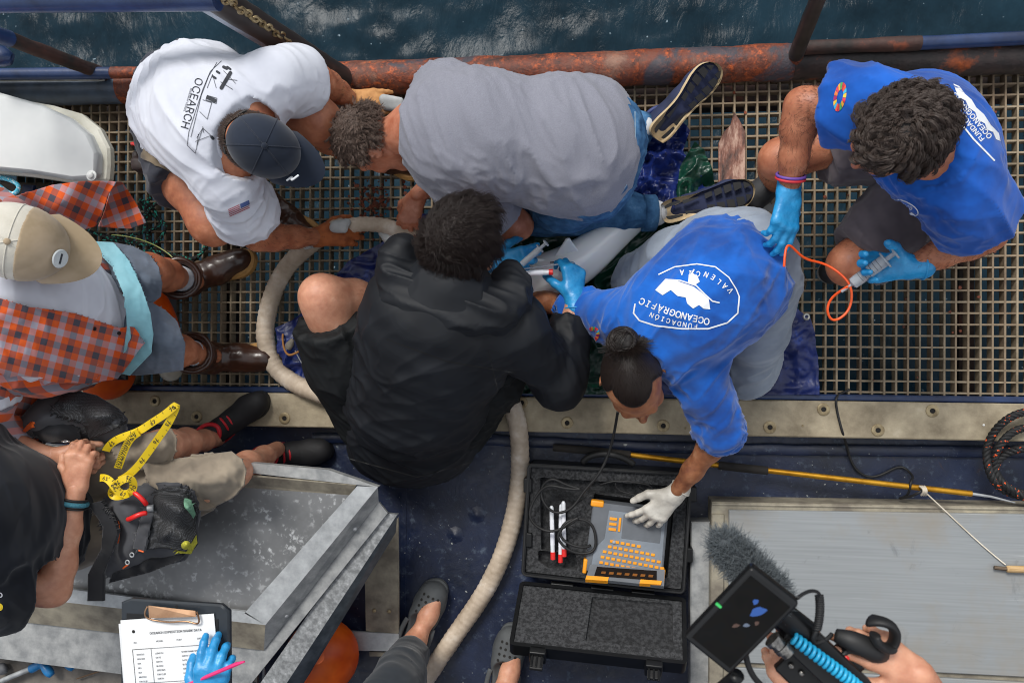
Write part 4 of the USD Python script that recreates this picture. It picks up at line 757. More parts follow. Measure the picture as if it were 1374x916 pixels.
part(cb, 'paper_hole', lathe([(.0001, 0), (.004, 0)], p0 + fx * .13 * FW - fy * .12 * FW + A_(0, 0, .0046), (0, 0, 1), 12), hole_m)
cop = mat('copper_clip', '#6b4b36', '#9a7a60', rough=.3, metal=.85, scale=14)
ck = part(cb, 'clip', slab4(PP((199, 812, zc + .012), (262, 819, zc + .012), (263, 827, zc + .02), (200, 829, zc + .02)), .002), cop, False)
part(ck, 'clip_bar', tube(spline([P(198, 813, zc + .012), P(197, 828, zc + .014), P(210, 832, zc + .012), P(232, 834, zc + .014), P(255, 834, zc + .012), P(263, 836, zc + .012), P(264, 820, zc + .014)], 40), .0022, 7), cop, True)
part(ck, 'clip_spring', tube(PP((203, 815, zc + .006), (260, 821, zc + .006)), .004, 8), black_pl); part(cb, 'hang_hole', lathe([(.0001, 0), (.0035, 0)], P(237, 813, zc) + A_(0, 0, .0008), (0, 0, 1), 12), hole_m)

# ---- cinema camera rig held at chest height
rgm = thing('video_camera', P(1060, 880, 1.45), 'black video camera rig with furry microphone and tilted monitor', 'camera')
zm = 1.55
m0, m1, m2, m3_ = P(917, 858, zm - .02), P(1008, 762, zm + .02), P(1073, 806, zm + .02), P(979, 908, zm - .02)
mn = nrm(np.cross(m1 - m0, m3_ - m0)); mn = mn if mn[2] > 0 else -mn
mq = np.array([nrm(m1 - m0), nrm(m3_ - m0), mn]); mw, mh = np.linalg.norm(m1 - m0), np.linalg.norm(m3_ - m0); mc = (m0 + m1 + m2 + m3_) / 4
part(rgm, 'monitor_body', xf(box(mw, mh, .026, .006), mq, mc - mn * .013), black_pl, 50)
mon = part(rgm, 'monitor_screen', xf(box(mw * .86, mh * .82, .0015), mq, mc + mn * .0003), usdkit.material(stage, '/World/Looks/lit_screen', {'tc': ('texture_coordinate', {}), 'n': ('noise_texture', {'scale': 26.0, 'detail': 2.0}), 'r': ('rgb_ramp', {'ramp': [(.36, (.004, .005, .006)), (.52, (.02, .014, .012)), (.6, (.01, .012, .016)), (.72, (.03, .028, .03))]}), 'p': ('principled_bsdf', {'base_color': (.004, .004, .004), 'roughness': .35, 'specular_ior_level': .08, 'emission_strength': .12})}, [('tc.object', 'n.vector'), ('n.fac', 'r.fac'), ('r.color', 'p.emission_color')], surface='p.BSDF'))
def emi(n, c, s): return usdkit.material(stage, '/World/Looks/' + n, {'p': ('principled_bsdf', {'base_color': c, 'emission_color': c, 'emission_strength': s, 'roughness': .3})}, [], surface='p.BSDF')
def spot(x, y, a, b, m, rot=0):
    t = np.linspace(0, 2 * np.pi, 14)[:-1]; pol = affinity.rotate(Polygon(np.c_[a * np.cos(t) * (1 + .25 * np.sin(3 * t)), b * np.sin(t)]), rot)
    part(mon, 'screen_picture', xf(prism(affinity.translate(pol, x * mw, y * mh), .0012, .0015), mq, mc), m, False)
sb, sw, sk_ = emi('screen_blue', (.01, .05, .2), .3), emi('screen_white', (.07, .09, .13), .25), emi('screen_skin', (.05, .025, .018), .2)
spot(.2, .08, .013, .007, sb, 25); spot(.26, -.06, .005, .004, sb); spot(.02, .1, .005, .003, sw, 40); spot(.10, .2, .004, .003, sk_); spot(-.05, -.02, .006, .003, sk_, 30)
part(rgm, 'tally_light', xf(box(.004, .010, .003), mq, mc - mq[0] * (mw / 2 - .003) * 0 - mq[1] * (mh / 2 - .004) - mq[0] * .0 + mn * .0005), emi('green_light', (.03, .35, .08), .35))
# furry wind cover
fa, fb = P(974, 732, 1.42), P(1035, 795, 1.45)
S = Shape().cap(fa, fb, .023, .026, .01); fm = S.mesh(.006)
fc = part(rgm, 'microphone_core', fm, mat('grey_core', '#3d4246', '#555b60', rough=.9), True)
rg = np.random.default_rng(8); v, f = fm; n = vnormals(v, f); ii = rg.integers(0, len(v), 5200); root = v[ii] + rg.normal(0, .002, (5200, 3)); dr = n[ii] + rg.normal(0, .45, (5200, 3)) + nrm(fa - fb) * .25; dr /= np.linalg.norm(dr, axis=1, keepdims=True)
ln_ = rg.uniform(.009, .019, 5200); kx = np.linspace(0, 1, 4); bend = rg.normal(0, .4, (5200, 3))
hp_ = root[:, None] + dr[:, None] * (ln_[:, None] * kx)[..., None] + bend[:, None] * ((ln_[:, None] * kx ** 2)[..., None]) * .6
def strands(name, c1, c2, c3, rough=.45):
    return usdkit.material(stage, '/World/Looks/' + name, {'h': ('hair_info', {}), 'w': ('white_noise_texture', {'dimensions': '1D'}), 'r': ('rgb_ramp', {'ramp': [(0, lin(c1)), (.6, lin(c2)), (1, lin(c3))]}), 'p': ('principled_bsdf', {'roughness': rough, 'specular_ior_level': .35})}, [('h.index', 'w.w'), ('w.value', 'r.fac'), ('r.color', 'p.base_color')], surface='p.BSDF')
curves(rgm, 'fur', hp_, np.array([.0012, .0011, .0009, .0005]), strands('grey_fur', '#24282b', '#565c60', '#8d9396'))
zr = 1.38
ax_ = nrm(P(1150, 935, zr) - P(1040, 830, zr))
def rod(a, b, r, m=black_pl, nm='rod', **k): return part(rgm, nm, cyl(a, b, r, **k), m, 40)
rod(P(1020, 800, 1.47), P(1085, 850, 1.42), .022, nm='microphone_mount'); rod(P(1045, 820, 1.4), P(1160, 940, 1.36), .026, nm='camera_body')
part(rgm, 'top_plate', xf(box(.16, .06, .03, .004), np.array([ax_, nrm(np.cross([0, 0, 1], ax_)), A_(0, 0, 1)]), P(1105, 885, 1.42)), black_pl, 50)
part(rgm, 'side_block', xf(box(.11, .05, .05, .005), np.array([ax_, nrm(np.cross([0, 0, 1], ax_)), A_(0, 0, 1)]), P(1080, 908, 1.36)), black_pl, 50)
chrome = mat('knurled_metal', '#4c4a48', '#a09d98', rough=.28, metal=.9, scale=90, bump=.4)
for k in range(4): rod(P(1036 + 6 * k, 856 + 5 * k, 1.44), P(1041 + 6 * k, 861 + 5 * k, 1.44), .016 - .002 * (k % 2), chrome, 'knurled_knob')
hx = spline([P(1064, 854, 1.45), P(1095, 878, 1.46), P(1125, 900, 1.46), P(1160, 930, 1.45)], 300); tt = np.linspace(0, 17 * 2 * np.pi, 300); tg = nrm(hx[-1] - hx[0]); s_ = nrm(np.cross([0, 0, 1], tg))
part(rgm, 'coiled_cable', tube(hx + .0085 * (np.cos(tt)[:, None] * s_ + np.sin(tt)[:, None] * A_(0, 0, 1)), .0034, 7), mat('cyan_coil', '#1683ad', '#249fc9', rough=.35), True)
hx = spline([P(1099, 798, 1.47), P(1100, 820, 1.46), P(1096, 845, 1.45)], 200); tt = np.linspace(0, 16 * 2 * np.pi, 200); part(rgm, 'coiled_lead', tube(hx + .0055 * (np.cos(tt)[:, None] * A_(1, 0, 0) + np.sin(tt)[:, None] * A_(0, 0, 1)), .0022, 6), black_rub, True)
part(rgm, 'lead', tube(spline([P(1070, 802, 1.56), P(1080, 795, 1.54), P(1095, 793, 1.5), P(1100, 799, 1.47)], 24), .003, 7), black_rub, True); part(rgm, 'lead', tube(spline([P(1096, 845, 1.45), P(1094, 862, 1.44), P(1107, 858, 1.43), P(1116, 850, 1.42)], 24), .004, 7), black_rub, True)
part(rgm, 'side_handle', tube(spline([P(1122, 852, 1.42), P(1150, 862, 1.43), P(1172, 872, 1.42), P(1186, 880, 1.4)], 20), np.interp(np.linspace(0, 1, 20), [0, .2, .7, 1], [.012, .017, .02, .012]), 14), black_rub, True)
part(rgm, 'handle_block', xf(box(.05, .07, .05, .01), np.array([ax_, nrm(np.cross([0, 0, 1], ax_)), A_(0, 0, 1)]), P(1138, 882, 1.39)), black_pl, 50); part(rgm, 'record_button', ball(P(1136, 883, 1.418), .005, .5), redc, 50)
part(rgm, 'hand_strap', tube(spline([P(1168, 832, 1.43), P(1186, 834, 1.44), P(1200, 846, 1.43), P(1196, 866, 1.42), P(1180, 864, 1.44), P(1174, 850, 1.45)], 40), .008, 10, flat=2.2), black_rub, True)
for k in range(5): part(rgm, 'bolt', ball(P(1062 + 14 * k, 893 + 5 * (k % 2) * (1 + k % 3), 1.39), .005, .6), chrome, 50)
part(rgm, 'bracket_arm', tube(spline([P(990, 905, 1.5), P(960, 930, 1.45), P(930, 950, 1.4)], 20), .012, 10), black_pl, True); part(rgm, 'monitor_cable', tube(spline([P(1000, 870, 1.52), P(1010, 905, 1.5), P(1030, 925, 1.48)], 20), .005, 8), black_rub, True)
# ================================================================ people: library
import manifold3d as m3
def skin(name, c1, c2, c3): return mat(name, c1, c2, rough=.46, scale=24, c3=c3, sss=.12, bump=.4, bscale=190, bdist=.0009, lo=.33, hi=.56, detail=8, rough2=.56)
def cloth(name, c1, c2=None, rough=.85, scale=9, bump=.35, bscale=700, bdist=.0008, sheen=.15, **k): return mat(name, c1, c2 or c1, rough=rough, scale=scale, bump=bump, bscale=bscale, bdist=bdist, sheen=sheen, spec=.25, **k)
def basis(fwd, up):
    fwd = nrm(fwd); up = nrm(np.asarray(up, float) - fwd * (np.asarray(up) @ fwd)); return np.cross(fwd, up), fwd, up
def torso(S, J, g=0.0, w=1.0, d=1.0, t0=0.0, t1=1.0, belly=0.0):
    pel, neck = J['pel'], J['neck']; sp = spline([pel, J.get('mid', (pel + neck) / 2), neck], 9); tn = np.gradient(sp, axis=0)
    lp, ls = nrm(J['hipR'] - J['hipL']), nrm(J['shR'] - J['shL'])
    for k in range(9):
        t = k / 8
        if t < t0 - 1e-6 or t > t1 + 1e-6: continue
        up = nrm(tn[k]); lat = nrm(lp * (1 - t) + ls * t); lat = nrm(lat - up * (lat @ up)); fw = np.cross(up, lat)
        rl = np.interp(t, [0, .35, .7, .88, 1], [.165, .148, .168, .155, .085]) * w; rd = np.interp(t, [0, .35, .7, .88, 1], [.12, .112, .122, .105, .065]) * d
        S.ell(sp[k] + fw * (.02 + belly * math.exp(-((t - .3) / .25) ** 2)), (rl + g, rd + g, .085 + g * .5), np.array([lat, fw, up]), .05)
    if t1 >= .99:
        up = nrm(tn[-1])
        for s in 'LR': S.cap(neck - up * .045, J['sh' + s], .055 + g, .06 + g, .06)
def arm(S, J, s, g=0.0, t0=0.0, t1=2.0, flare=0.0, m=1.0, k=.025):
    a, b, c = J['sh' + s], J['el' + s], J['wr' + s]; ts = np.array([0, .45, .9, 1.0, 1.25, 1.6, 2.0]); rs = np.array([.058, .05, .043, .042, .044, .036, .028]) * m
    pos = lambda t: a + (b - a) * t if t <= 1 else b + (c - b) * (t - 1)
    tt = np.unique(np.r_[t0, ts[(ts > t0) & (ts < t1)], t1])
    for u, v in zip(tt[:-1], tt[1:]): S.cap(pos(u), pos(v), np.interp(u, ts, rs) + g + flare * (u - t0), np.interp(v, ts, rs) + g + flare * (v - t0), k)
    return pos(t1), nrm(pos(t1) - pos(t1 - .05))
def leg(S, J, s, g=0.0, t0=0.0, t1=2.0, flare=0.0, m=1.0, k=.03):
    a, b, c = J['hip' + s], J['kn' + s], J['an' + s]; ts = np.array([0, .5, .9, 1.0, 1.12, 1.35, 1.7, 2.0]); rs = np.array([.09, .082, .062, .06, .054, .058, .042, .036]) * m
    pos = lambda t: a + (b - a) * t if t <= 1 else b + (c - b) * (t - 1)
    tt = np.unique(np.r_[t0, ts[(ts > t0) & (ts < t1)], t1])
    for u, v in zip(tt[:-1], tt[1:]): S.cap(pos(u), pos(v), np.interp(u, ts, rs) + g + flare * max(u - t0, 0), np.interp(v, ts, rs) + g + flare * max(v - t0, 0), k)
    return pos(t1), nrm(pos(t1) - pos(t1 - .05))
def foot(S, an, toe, r=.03):
    d = nrm(toe - an); h = an - d * .05 - A_(0, 0, .045)
    S.cap(an, h, .034, .032, .03).cap(h, toe - d * .05, r, r * 1.05, .03).cap(toe - d * .06, toe, .034, .026, .02)
def head(S, c, fwd, up, s=1.0, ears=True):
    lat, fw, up = basis(fwd, up); B = np.array([lat, fw, up]); L = lambda l, f, u: c + (lat * l + fw * f + up * u) * s
    S.ell(L(0, -.008, .022), np.array([.074, .096, .088]) * s, B, .02); S.ell(L(0, .03, -.04), np.array([.06, .068, .078]) * s, B, .035)
    for q in (-1, 1): S.cap(L(.05 * q, .0, -.065), L(.012 * q, .078, -.105), .018 * s, .017 * s, .035)
    S.cap(L(-.012, .083, -.104), L(.012, .083, -.104), .017 * s, None, .025)
    for q in (-1, 1): S.ell(L(.042 * q, .066, -.03), np.array([.022, .02, .02]) * s, B, .03)
    S.cap(L(-.034, .082, .022), L(.034, .082, .022), .012 * s, None, .02)
    S.cap(L(0, .094, .004), L(0, .118, -.04), .0075 * s, .0115 * s, .012)
    for q in (-1, 1): S.ell(L(.0125 * q, .104, -.044), np.array([.0085, .011, .008]) * s, B, .008)
    for q in (-1, 1): S.ell(L(.031 * q, .096, -.002), np.array([.014, .012, .009]) * s, B, .014, True); S.ell(L(.031 * q, .08, -.002), np.array([.013] * 3) * s, B, .004)
    S.cap(L(-.018, .093, -.066), L(.018, .093, -.066), .0065 * s, None, .006); S.cap(L(-.015, .093, -.079), L(.015, .093, -.079), .0075 * s, None, .006)
    if ears:
        for q in (-1, 1):
            E_ = np.array([nrm(lat * q * .85 - fw * .5), nrm(fw * .85 + lat * q * .5), up])
            S.ell(L(.08 * q, -.012, -.008), np.array([.007, .019, .032]) * s, E_, .008); S.ell(L(.087 * q, -.006, -.004), np.array([.006, .010, .018]) * s, E_, .004, True)
    return L
def hand(S, w, f, n, t, curl=(.5, .5, .5, .5), thumb=(.5, .3), s=1.0, g=0.0, spread=.12, curl2=1.0, k=.006):
    """palm and five fingers: w wrist, f towards the knuckles, n out of the palm, t towards the thumb; curl per finger in radians per joint"""
    f = nrm(f); t = nrm(np.asarray(t) - f * (np.asarray(t) @ f)); n0 = np.cross(f, t); n = n0 if n0 @ np.asarray(n) > 0 else -n0; tips = []
    offs = [(.029, .090), (.010, .095), (-.010, .090), (-.028, .080)]; Ls = [.078, .085, .079, .062]; rs = [.0098, .0102, .0096, .0085]
    S.ell(w, np.array([.021, .029, .03]) * s + g, np.array([n, t, f]), .02)
    for i in range(4):
        o, l = offs[i]; kn = w + (t * o + f * l) * s
        S.cap(w + (t * o * .55 + f * .012) * s, kn, .0135 * s + g, .0118 * s + g, .014)
        base, a, r = kn, curl[i], rs[i] * s + g; d0 = nrm(f + t * spread * (1.2 - .8 * i))
        for j, fr in enumerate((.47, .3, .23)):
            a2 = a * (1 if j == 0 else curl2) ; ang = a if j == 0 else ang + a2
            d = d0 * math.cos(ang) + n * math.sin(ang); nx = base + d * Ls[i] * fr * s; r2 = r * (.91 if j < 2 else .82); S.cap(base, nx, r, r2, .004 if j else .009); base, r = nx, r2
        tips.append((base, d))
    S.cap(w + (f * .03 + t * .02 + n * .004) * s, w + (f * .06 - t * .01 + n * .006) * s, .016 * s + g, .014 * s + g, .016)
    b = w + (f * .022 + t * .022 + n * .006) * s; d1 = nrm(f * .62 + t * .66 + n * thumb[0]); b2 = b + d1 * .046 * s; S.cap(b, b2, .0165 * s + g, .0125 * s + g, .014)
    d2 = nrm(f * .85 + t * .28 + n * (thumb[0] + thumb[1])); b3 = b2 + d2 * .034 * s; S.cap(b2, b3, .012 * s + g, .0108 * s + g, .006); d3 = nrm(d2 + n * thumb[1] * .6 - t * .1); S.cap(b3, b3 + d3 * .027 * s, .0106 * s + g, .0085 * s + g, .005)
    return dict(tips=tips, thumb=(b3 + d3 * .027 * s, d3), f=f, n=n, t=t)
def fuse(*ms):
    out = None
    try:
        for v, f in ms:
            q = m3.Manifold(m3.Mesh(np.ascontiguousarray(v, np.float32), np.ascontiguousarray(f, np.uint32)))
            if q.status() != m3.Error.NoError: raise ValueError(str(q.status()))
            out = q if out is None else out + q
        return arr(out)
    except Exception as e:
        print('fuse: joined instead', e); return cat(*ms)
def cut_end(S, c, d, r): S.cut(c, d, r)
def tee(J, g=.014, w=1.0, d=1.0, sl=.55, slf=.03, t0=.0, belly=0.0, hem=None, h=.0065, arm_m=1.0, neck_up=.02, sl2=None):
    S = Shape(); torso(S, J, g, w, d, t0, 1.0, belly)
    for s in 'LR':
        q = sl if not isinstance(sl, dict) else sl[s]
        c, dd = arm(S, J, s, g + .006, 0, q, slf, arm_m, .045); S.cut(c - dd * .004, dd, .12)
    sp = nrm(J['neck'] - J.get('mid', J['pel'])); S.cap(J['neck'] - sp * .05, J['neck'] + sp * .03, .062 + g * .6, .058 + g * .4, .03); S.cut(J['neck'] + sp * neck_up, sp, .115)
    if hem is not None: S.cut(hem[0], hem[1], .34)
    return S
def shorts(J, g=.016, q=.8, flare=.02, w=1.0, m=1.0, top=.25):
    S = Shape(); torso(S, J, g * .7, w, 1.0, 0, top)
    for s in 'LR':
        qq = q if not isinstance(q, dict) else q[s]; c, d = leg(S, J, s, g, 0, qq, flare, m, .05); S.cut(c - d * .004, d, .15)
    S.ell(J['pel'] - nrm(J['neck'] - J['pel']) * .03, (.16 * w, .13, .11), np.array([*basis(np.cross(J['neck'] - J['pel'], J['hipR'] - J['hipL']), J['neck'] - J['pel'])]), .06)
    return S
def ray_px(gm, uv):
    "where rays through photo pixels meet the garment: points, normals, hit mask"
    v, f = gm; tm = trimesh.Trimesh(v, f, process=False)
    d = RIGHT * (uv[:, :1] - 687) / FPX + DOWN * (uv[:, 1:] - 458) / FPX + FWD
    loc, ri, ti = tm.ray.intersects_location(np.tile(CAM, (len(uv), 1)), d / np.linalg.norm(d, axis=1, keepdims=True), multiple_hits=False)
    p = np.zeros((len(uv), 3)); ok = np.zeros(len(uv), bool); p[ri] = loc; ok[ri] = True; nn = np.zeros((len(uv), 3)); nn[ri] = tm.face_normals[ti]
    return p, nn, ok
def decal(parent, name, gm, tris, mat_, off=.0018, edge=2.5):
    "print lying on the cloth; tris: (points in photo pixels, faces)"
    v, f = tris
    v3, f3 = trimesh.remesh.subdivide_to_size(np.c_[v, np.zeros(len(v))], f, edge)
    p, nn, ok = ray_px(gm, v3[:, :2]); to = CAM - p; to /= np.linalg.norm(to, axis=1, keepdims=True)
    f3 = f3[ok[f3].all(1)]
    if not len(f3): return None
    e = np.linalg.norm(p[f3] - p[np.roll(f3, 1, 1)], axis=2).max(1); f3 = f3[e < .03]
    used = np.unique(f3); idx = -np.ones(len(p), int); idx[used] = np.arange(len(used)); q = p[used] + to[used] * off; f4 = idx[f3]
    m = np.cross(q[f4[:, 1]] - q[f4[:, 0]], q[f4[:, 2]] - q[f4[:, 0]]); flip = (m * to[used][f4[:, 0]]).sum(1) < 0; f4[flip] = f4[flip][:, ::-1]
    return part(parent, name, (q, f4), mat_, True)
def poly_tris(poly):
    ps = [poly] if hasattr(poly, 'exterior') else ([Polygon(poly)] if not hasattr(poly, 'geoms') else list(poly.geoms)); out = []
    for g in ps:
        v, f = trimesh.creation.triangulate_polygon(g, engine='earcut'); out.append((np.c_[v, np.zeros(len(v))], f))
    v, f = cat(*out); return v[:, :2], f
def text_tris(s, size, at, ang, bold=False, sx=1.0, center=False):
    "photo-pixel triangles of lettering; ang in degrees clockwise from reading right"
    m = meshkit.text_mesh(s, size, .001 * size, bold); v = np.array(m.vertices); f = np.array(m.faces); top = v[f][:, :, 2].min(1) > .0005 * size
    x = v[:, 0] - (v[:, 0].max() / 2 if center else 0); q = np.c_[x * sx, -v[:, 1]]; a = math.radians(ang); R_ = np.array([[math.cos(a), -math.sin(a)], [math.sin(a), math.cos(a)]])
    return q @ R_.T + np.asarray(at), f[top]
def join_tris(*ts):
    v, f, n = [], [], 0
    for a, b in ts: v.append(a); f.append(b + n); n += len(a)
    return np.vstack(v), np.vstack(f)
def line_tris(pts, w): return poly_tris(LineString(pts).buffer(w / 2, cap_style=1))
def px_sheet(poly, zc, step=3.0, thick=.003, amp=.006, wl=26, seed=0, smooth_=1.5, over=None, off=.012):
    "cloth draped at the heights zc = [(u, v, z), ...] inside an outline given in photo pixels; returns mesh and its flat coordinates"
    from scipy.interpolate import RBFInterpolator
    zc = np.array(zc, float); fz = RBFInterpolator(zc[:, :2], zc[:, 2], smoothing=smooth_, kernel='thin_plate_spline')
    v, f = sheet(Polygon(poly), step, lambda p: fz(p), 0)
    q = np.c_[v[:, :2] / wl, np.zeros(len(v))]; q = q + .7 * np.stack([fbm(q * .6 + 4 * k + seed, 2, seed + k) for k in range(3)], 1)
    z = v[:, 2] + amp * ((1 - np.abs(2 * noise(q, seed) - 1)) ** 2 + .4 * (1 - np.abs(2 * noise(q * 2.2, seed + 1) - 1)) ** 2)
    if over:
        hit, _, ok = ray_px(cat(*over), v[:, :2]); hz = np.where(ok, hit[:, 2] + off, v[:, 2] - .0); hz = relax(np.c_[v[:, :2], hz], f, 22, .5, .3)[:, 2]
        z = np.where(hz > z, hz + (z - v[:, 2]) * .8, z); z = relax(np.c_[v[:, :2], z], f, 3)[:, 2]; z = np.maximum(z, hz - off * .4)
    p = np.array([P(a, b, c) for a, b, c in zip(v[:, 0], v[:, 1], z)]); n = vnormals(p, f)
    if n[:, 2].mean() < 0: f = f[:, ::-1]; n = -n
    N_ = len(p); raw = np.vstack([f[:, [0, 1]], f[:, [1, 2]], f[:, [2, 0]]]); _, inv, cnt = np.unique(np.sort(raw, 1), axis=0, return_inverse=True, return_counts=True); rim = raw[cnt[inv.ravel()] == 1]
    m = np.vstack([p, p - n * thick]), np.vstack([f, f[:, ::-1] + N_, np.c_[rim[:, 1], rim[:, 0], rim[:, 0] + N_], np.c_[rim[:, 1], rim[:, 0] + N_, rim[:, 1] + N_]])
    return m, np.vstack([v[:, :2], v[:, :2]])
def hair(parent, c, fwd, up, mask, n, length, mt, comb=lambda d, B: -B[2] * .3, curl=0.0, width=.0016, seed=0, lift=.5, grav=.15, steps=7, s=1.0, cl_n=0, jit=.25, base=None, rad=(.0765, .0985, .0905), freq=1.4, clumps=0, conv=.6):
    lat, fw, up = basis(fwd, up); B = np.array([lat, fw, up]); rg = np.random.default_rng(seed); o = c + (up * .022 - fw * .008) * s; R0 = np.array(rad) * s
    if base is not None:
        v, f = arr(trimesh.creation.icosphere(5)); keep = mask(v[:, 0], v[:, 1], v[:, 2]); q = o + (v * (R0 + .0012) * (1 + .02 * (fbm(v * 5, 3, seed) - .5))[:, None]) @ B; f = f[keep[f].all(1)]; u_ = np.unique(f); ix = -np.ones(len(v), int); ix[u_] = np.arange(len(u_)); hp0 = part(parent, 'hair', (q[u_], ix[f]), base, True)
    else: hp0 = None
    d = rg.normal(size=(n * 3, 3)); d /= np.linalg.norm(d, axis=1, keepdims=True); d = d[mask(d[:, 0], d[:, 1], d[:, 2])][:n]; n = len(d); dall = d
    if clumps: d = d[:clumps]; n = len(d)
    p = o + (d * R0) @ B; nr = nrm_rows((d / R0) @ B); L_ = length * rg.uniform(.65, 1.15, n); cb = np.array([comb(x, B) for x in d])
    ph = rg.uniform(0, 6.28, n) if not cl_n else 6.28 * noise(d * cl_n, seed); di = nrm_rows(nr * lift + cb + rg.normal(0, jit, (n, 3)) * .5); pts = [p]
    if cl_n: di = nrm_rows(di + 1.1 * (np.stack([noise(d * cl_n + 9 * k, seed + k) for k in range(3)], 1) - .5))
    e1 = nrm_rows(np.cross(nr, cb + [.01, .02, .03])); e2 = np.cross(nrm_rows(cb + 1e-6), e1)
    for k in range(1, steps):
        t = k / (steps - 1); di = nrm_rows(di + cb * .35 + A_(0, 0, -grav)); off = curl * (np.cos(ph + t * 6.28 * freq)[:, None] * e1 + np.sin(ph + t * 6.28 * freq)[:, None] * nr) * t ** .5
        q = pts[0] * 0 + (pts[-1] if k == 1 else core) + di * (L_ / (steps - 1))[:, None]; core = q
        loc = ((q + off) - o) @ B.T / (R0 * 1.02); ln = np.linalg.norm(loc, axis=1, keepdims=True); inside = ln[:, 0] < 1.0
        w = q + off; w2 = o + ((loc / ln) * (R0 * 1.025)) @ B; w[inside] = w2[inside]; core = np.where(inside[:, None], w - off * 0, core); pts.append(w)
    pts = np.stack(pts, 1)
    if clumps:
        from scipy.spatial import cKDTree
        g = cKDTree(d).query(dall)[1]; tt = np.linspace(0, 1, steps)[None, :, None]; pr = o + (dall * R0) @ B; off = (pr - pts[g, 0])[:, None]; m = len(dall)
        pts = pts[g] + off * (1 - conv * tt ** .7) + rg.normal(0, .0011, (m, 1, 3)) * tt + nrm_rows(pr - o)[:, None] * (rg.uniform(-.1, .1, (m, 1, 1)) * length * tt); keep_ = rg.uniform(.8, 1.0, (m, 1, 1)); pts = pts[:, :1] + (pts - pts[:, :1]) * keep_
    taper = np.linspace(1, .45, steps)
    return curves(hp0 or parent, 'hair_strands', pts, width * taper, mt), pts
def nrm_rows(v): return v / (np.linalg.norm(v, axis=-1, keepdims=True) + 1e-12)
# ---- footwear
def footprint(L, w=.5, side=1):
    t = np.array([(0, .28), (-.02, .0), (0, -.28), (.12, -.36), (.35, -.30), (.55, -.36), (.74, -.47), (.88, -.42), (.97, -.2), (1.0, .05), (.97, .25), (.86, .40), (.72, .42), (.5, .34), (.3, .33), (.12, .36)])
    q = spline(np.vstack([t, t[:1]]) * [L, .36 * L], 60)[:-1]; q[:, 1] *= side; return Polygon(q).buffer(0)
def shoe(parent, name, heel, fwd, up, L=.29, side=1, m_up=None, m_sole=None, m_tread=None, thick=.028, tread=False, m_lace=None, open_top=None, wfac=1.0):
    "heel: underside of the heel; returns path"
    lat, fw, up = basis(fwd, up); B = np.array([fw, -lat, up]); T = lambda m: xf(m, B, heel); Q = lambda x, y, z: heel + fw * x * L - lat * y * L + up * z * L
    fp = affinity.scale(footprint(L, side=side), 1, wfac, origin=(0, 0))
    S = Shape().cap(Q(.14, 0, .2), Q(.3, 0, .2), .036, .036, .04).cap(Q(.12, 0, .3), Q(.16, 0, .33), .034, .036, .03).cap(Q(.3, 0, .24), Q(.52, .0, .17), .036, .038, .03).cap(Q(.5, .0, .15), Q(.78, .0, .13), .04, .036, .03).cap(Q(.72, .07 * side, .12), Q(.88, .02 * side, .11), .032, .03, .03).cap(Q(.72, -.06 * side, .12), Q(.86, -.03 * side, .11), .03, .028, .03)
    S.cut(heel + up * thick * .6, -up, L * 1.2)
    sp = part(parent, name, S.mesh(.005), m_up, True)
    part(sp, 'sole', T(bev_prism(fp.simplify(.0006), .004, thick, .005)), m_sole, 40)
    if tread:
        for a0, a1 in ((.02, .2), (.23, .4)):
            for sg in (-1, 1):
                b = fp.buffer(-.012).intersection(Polygon([(a0 * L, .012 * sg), (a1 * L, .019 * sg), (a1 * L, .1 * sg), (a0 * L, .1 * sg)]))
                if not b.is_empty: part(sp, 'tread_pad', T(prism(b if b.geom_type == 'Polygon' else max(b.geoms, key=lambda g: g.area), 0.0, .0045)), m_tread)
        for k in range(5):
            a0 = .47 + k * .105
            for sg in (-1, 1):
                b = fp.buffer(-.009).intersection(Polygon([(a0 * L, .010 * sg), ((a0 + .08) * L, .015 * sg), ((a0 + .075) * L, .1 * sg), ((a0 + .0) * L, .1 * sg)]))
                if not b.is_empty: part(sp, 'tread_pad', T(prism(b if b.geom_type == 'Polygon' else max(b.geoms, key=lambda g: g.area), 0.0, .0045)), m_tread)
    else: part(sp, 'tread', T(prism(fp.buffer(-.004), 0, .0045)), m_tread)
    if m_lace is not None:
        for k in range(5):
            x = .36 + k * .075; part(sp, 'lace', tube(spline([Q(x, .1, .23 - k * .018), Q(x + .03, .0, .33 - k * .035), Q(x, -.1, .23 - k * .018)], 10), .0036, 6), m_lace, True)
        part(sp, 'collar', tube(spline([Q(.02, 0, .42), Q(.1, .11, .4), Q(.26, .115, .36), Q(.36, .0, .37), Q(.26, -.115, .36), Q(.1, -.11, .4), Q(.02, 0, .42)], 40), .008, 8), m_lace, True)
    return sp
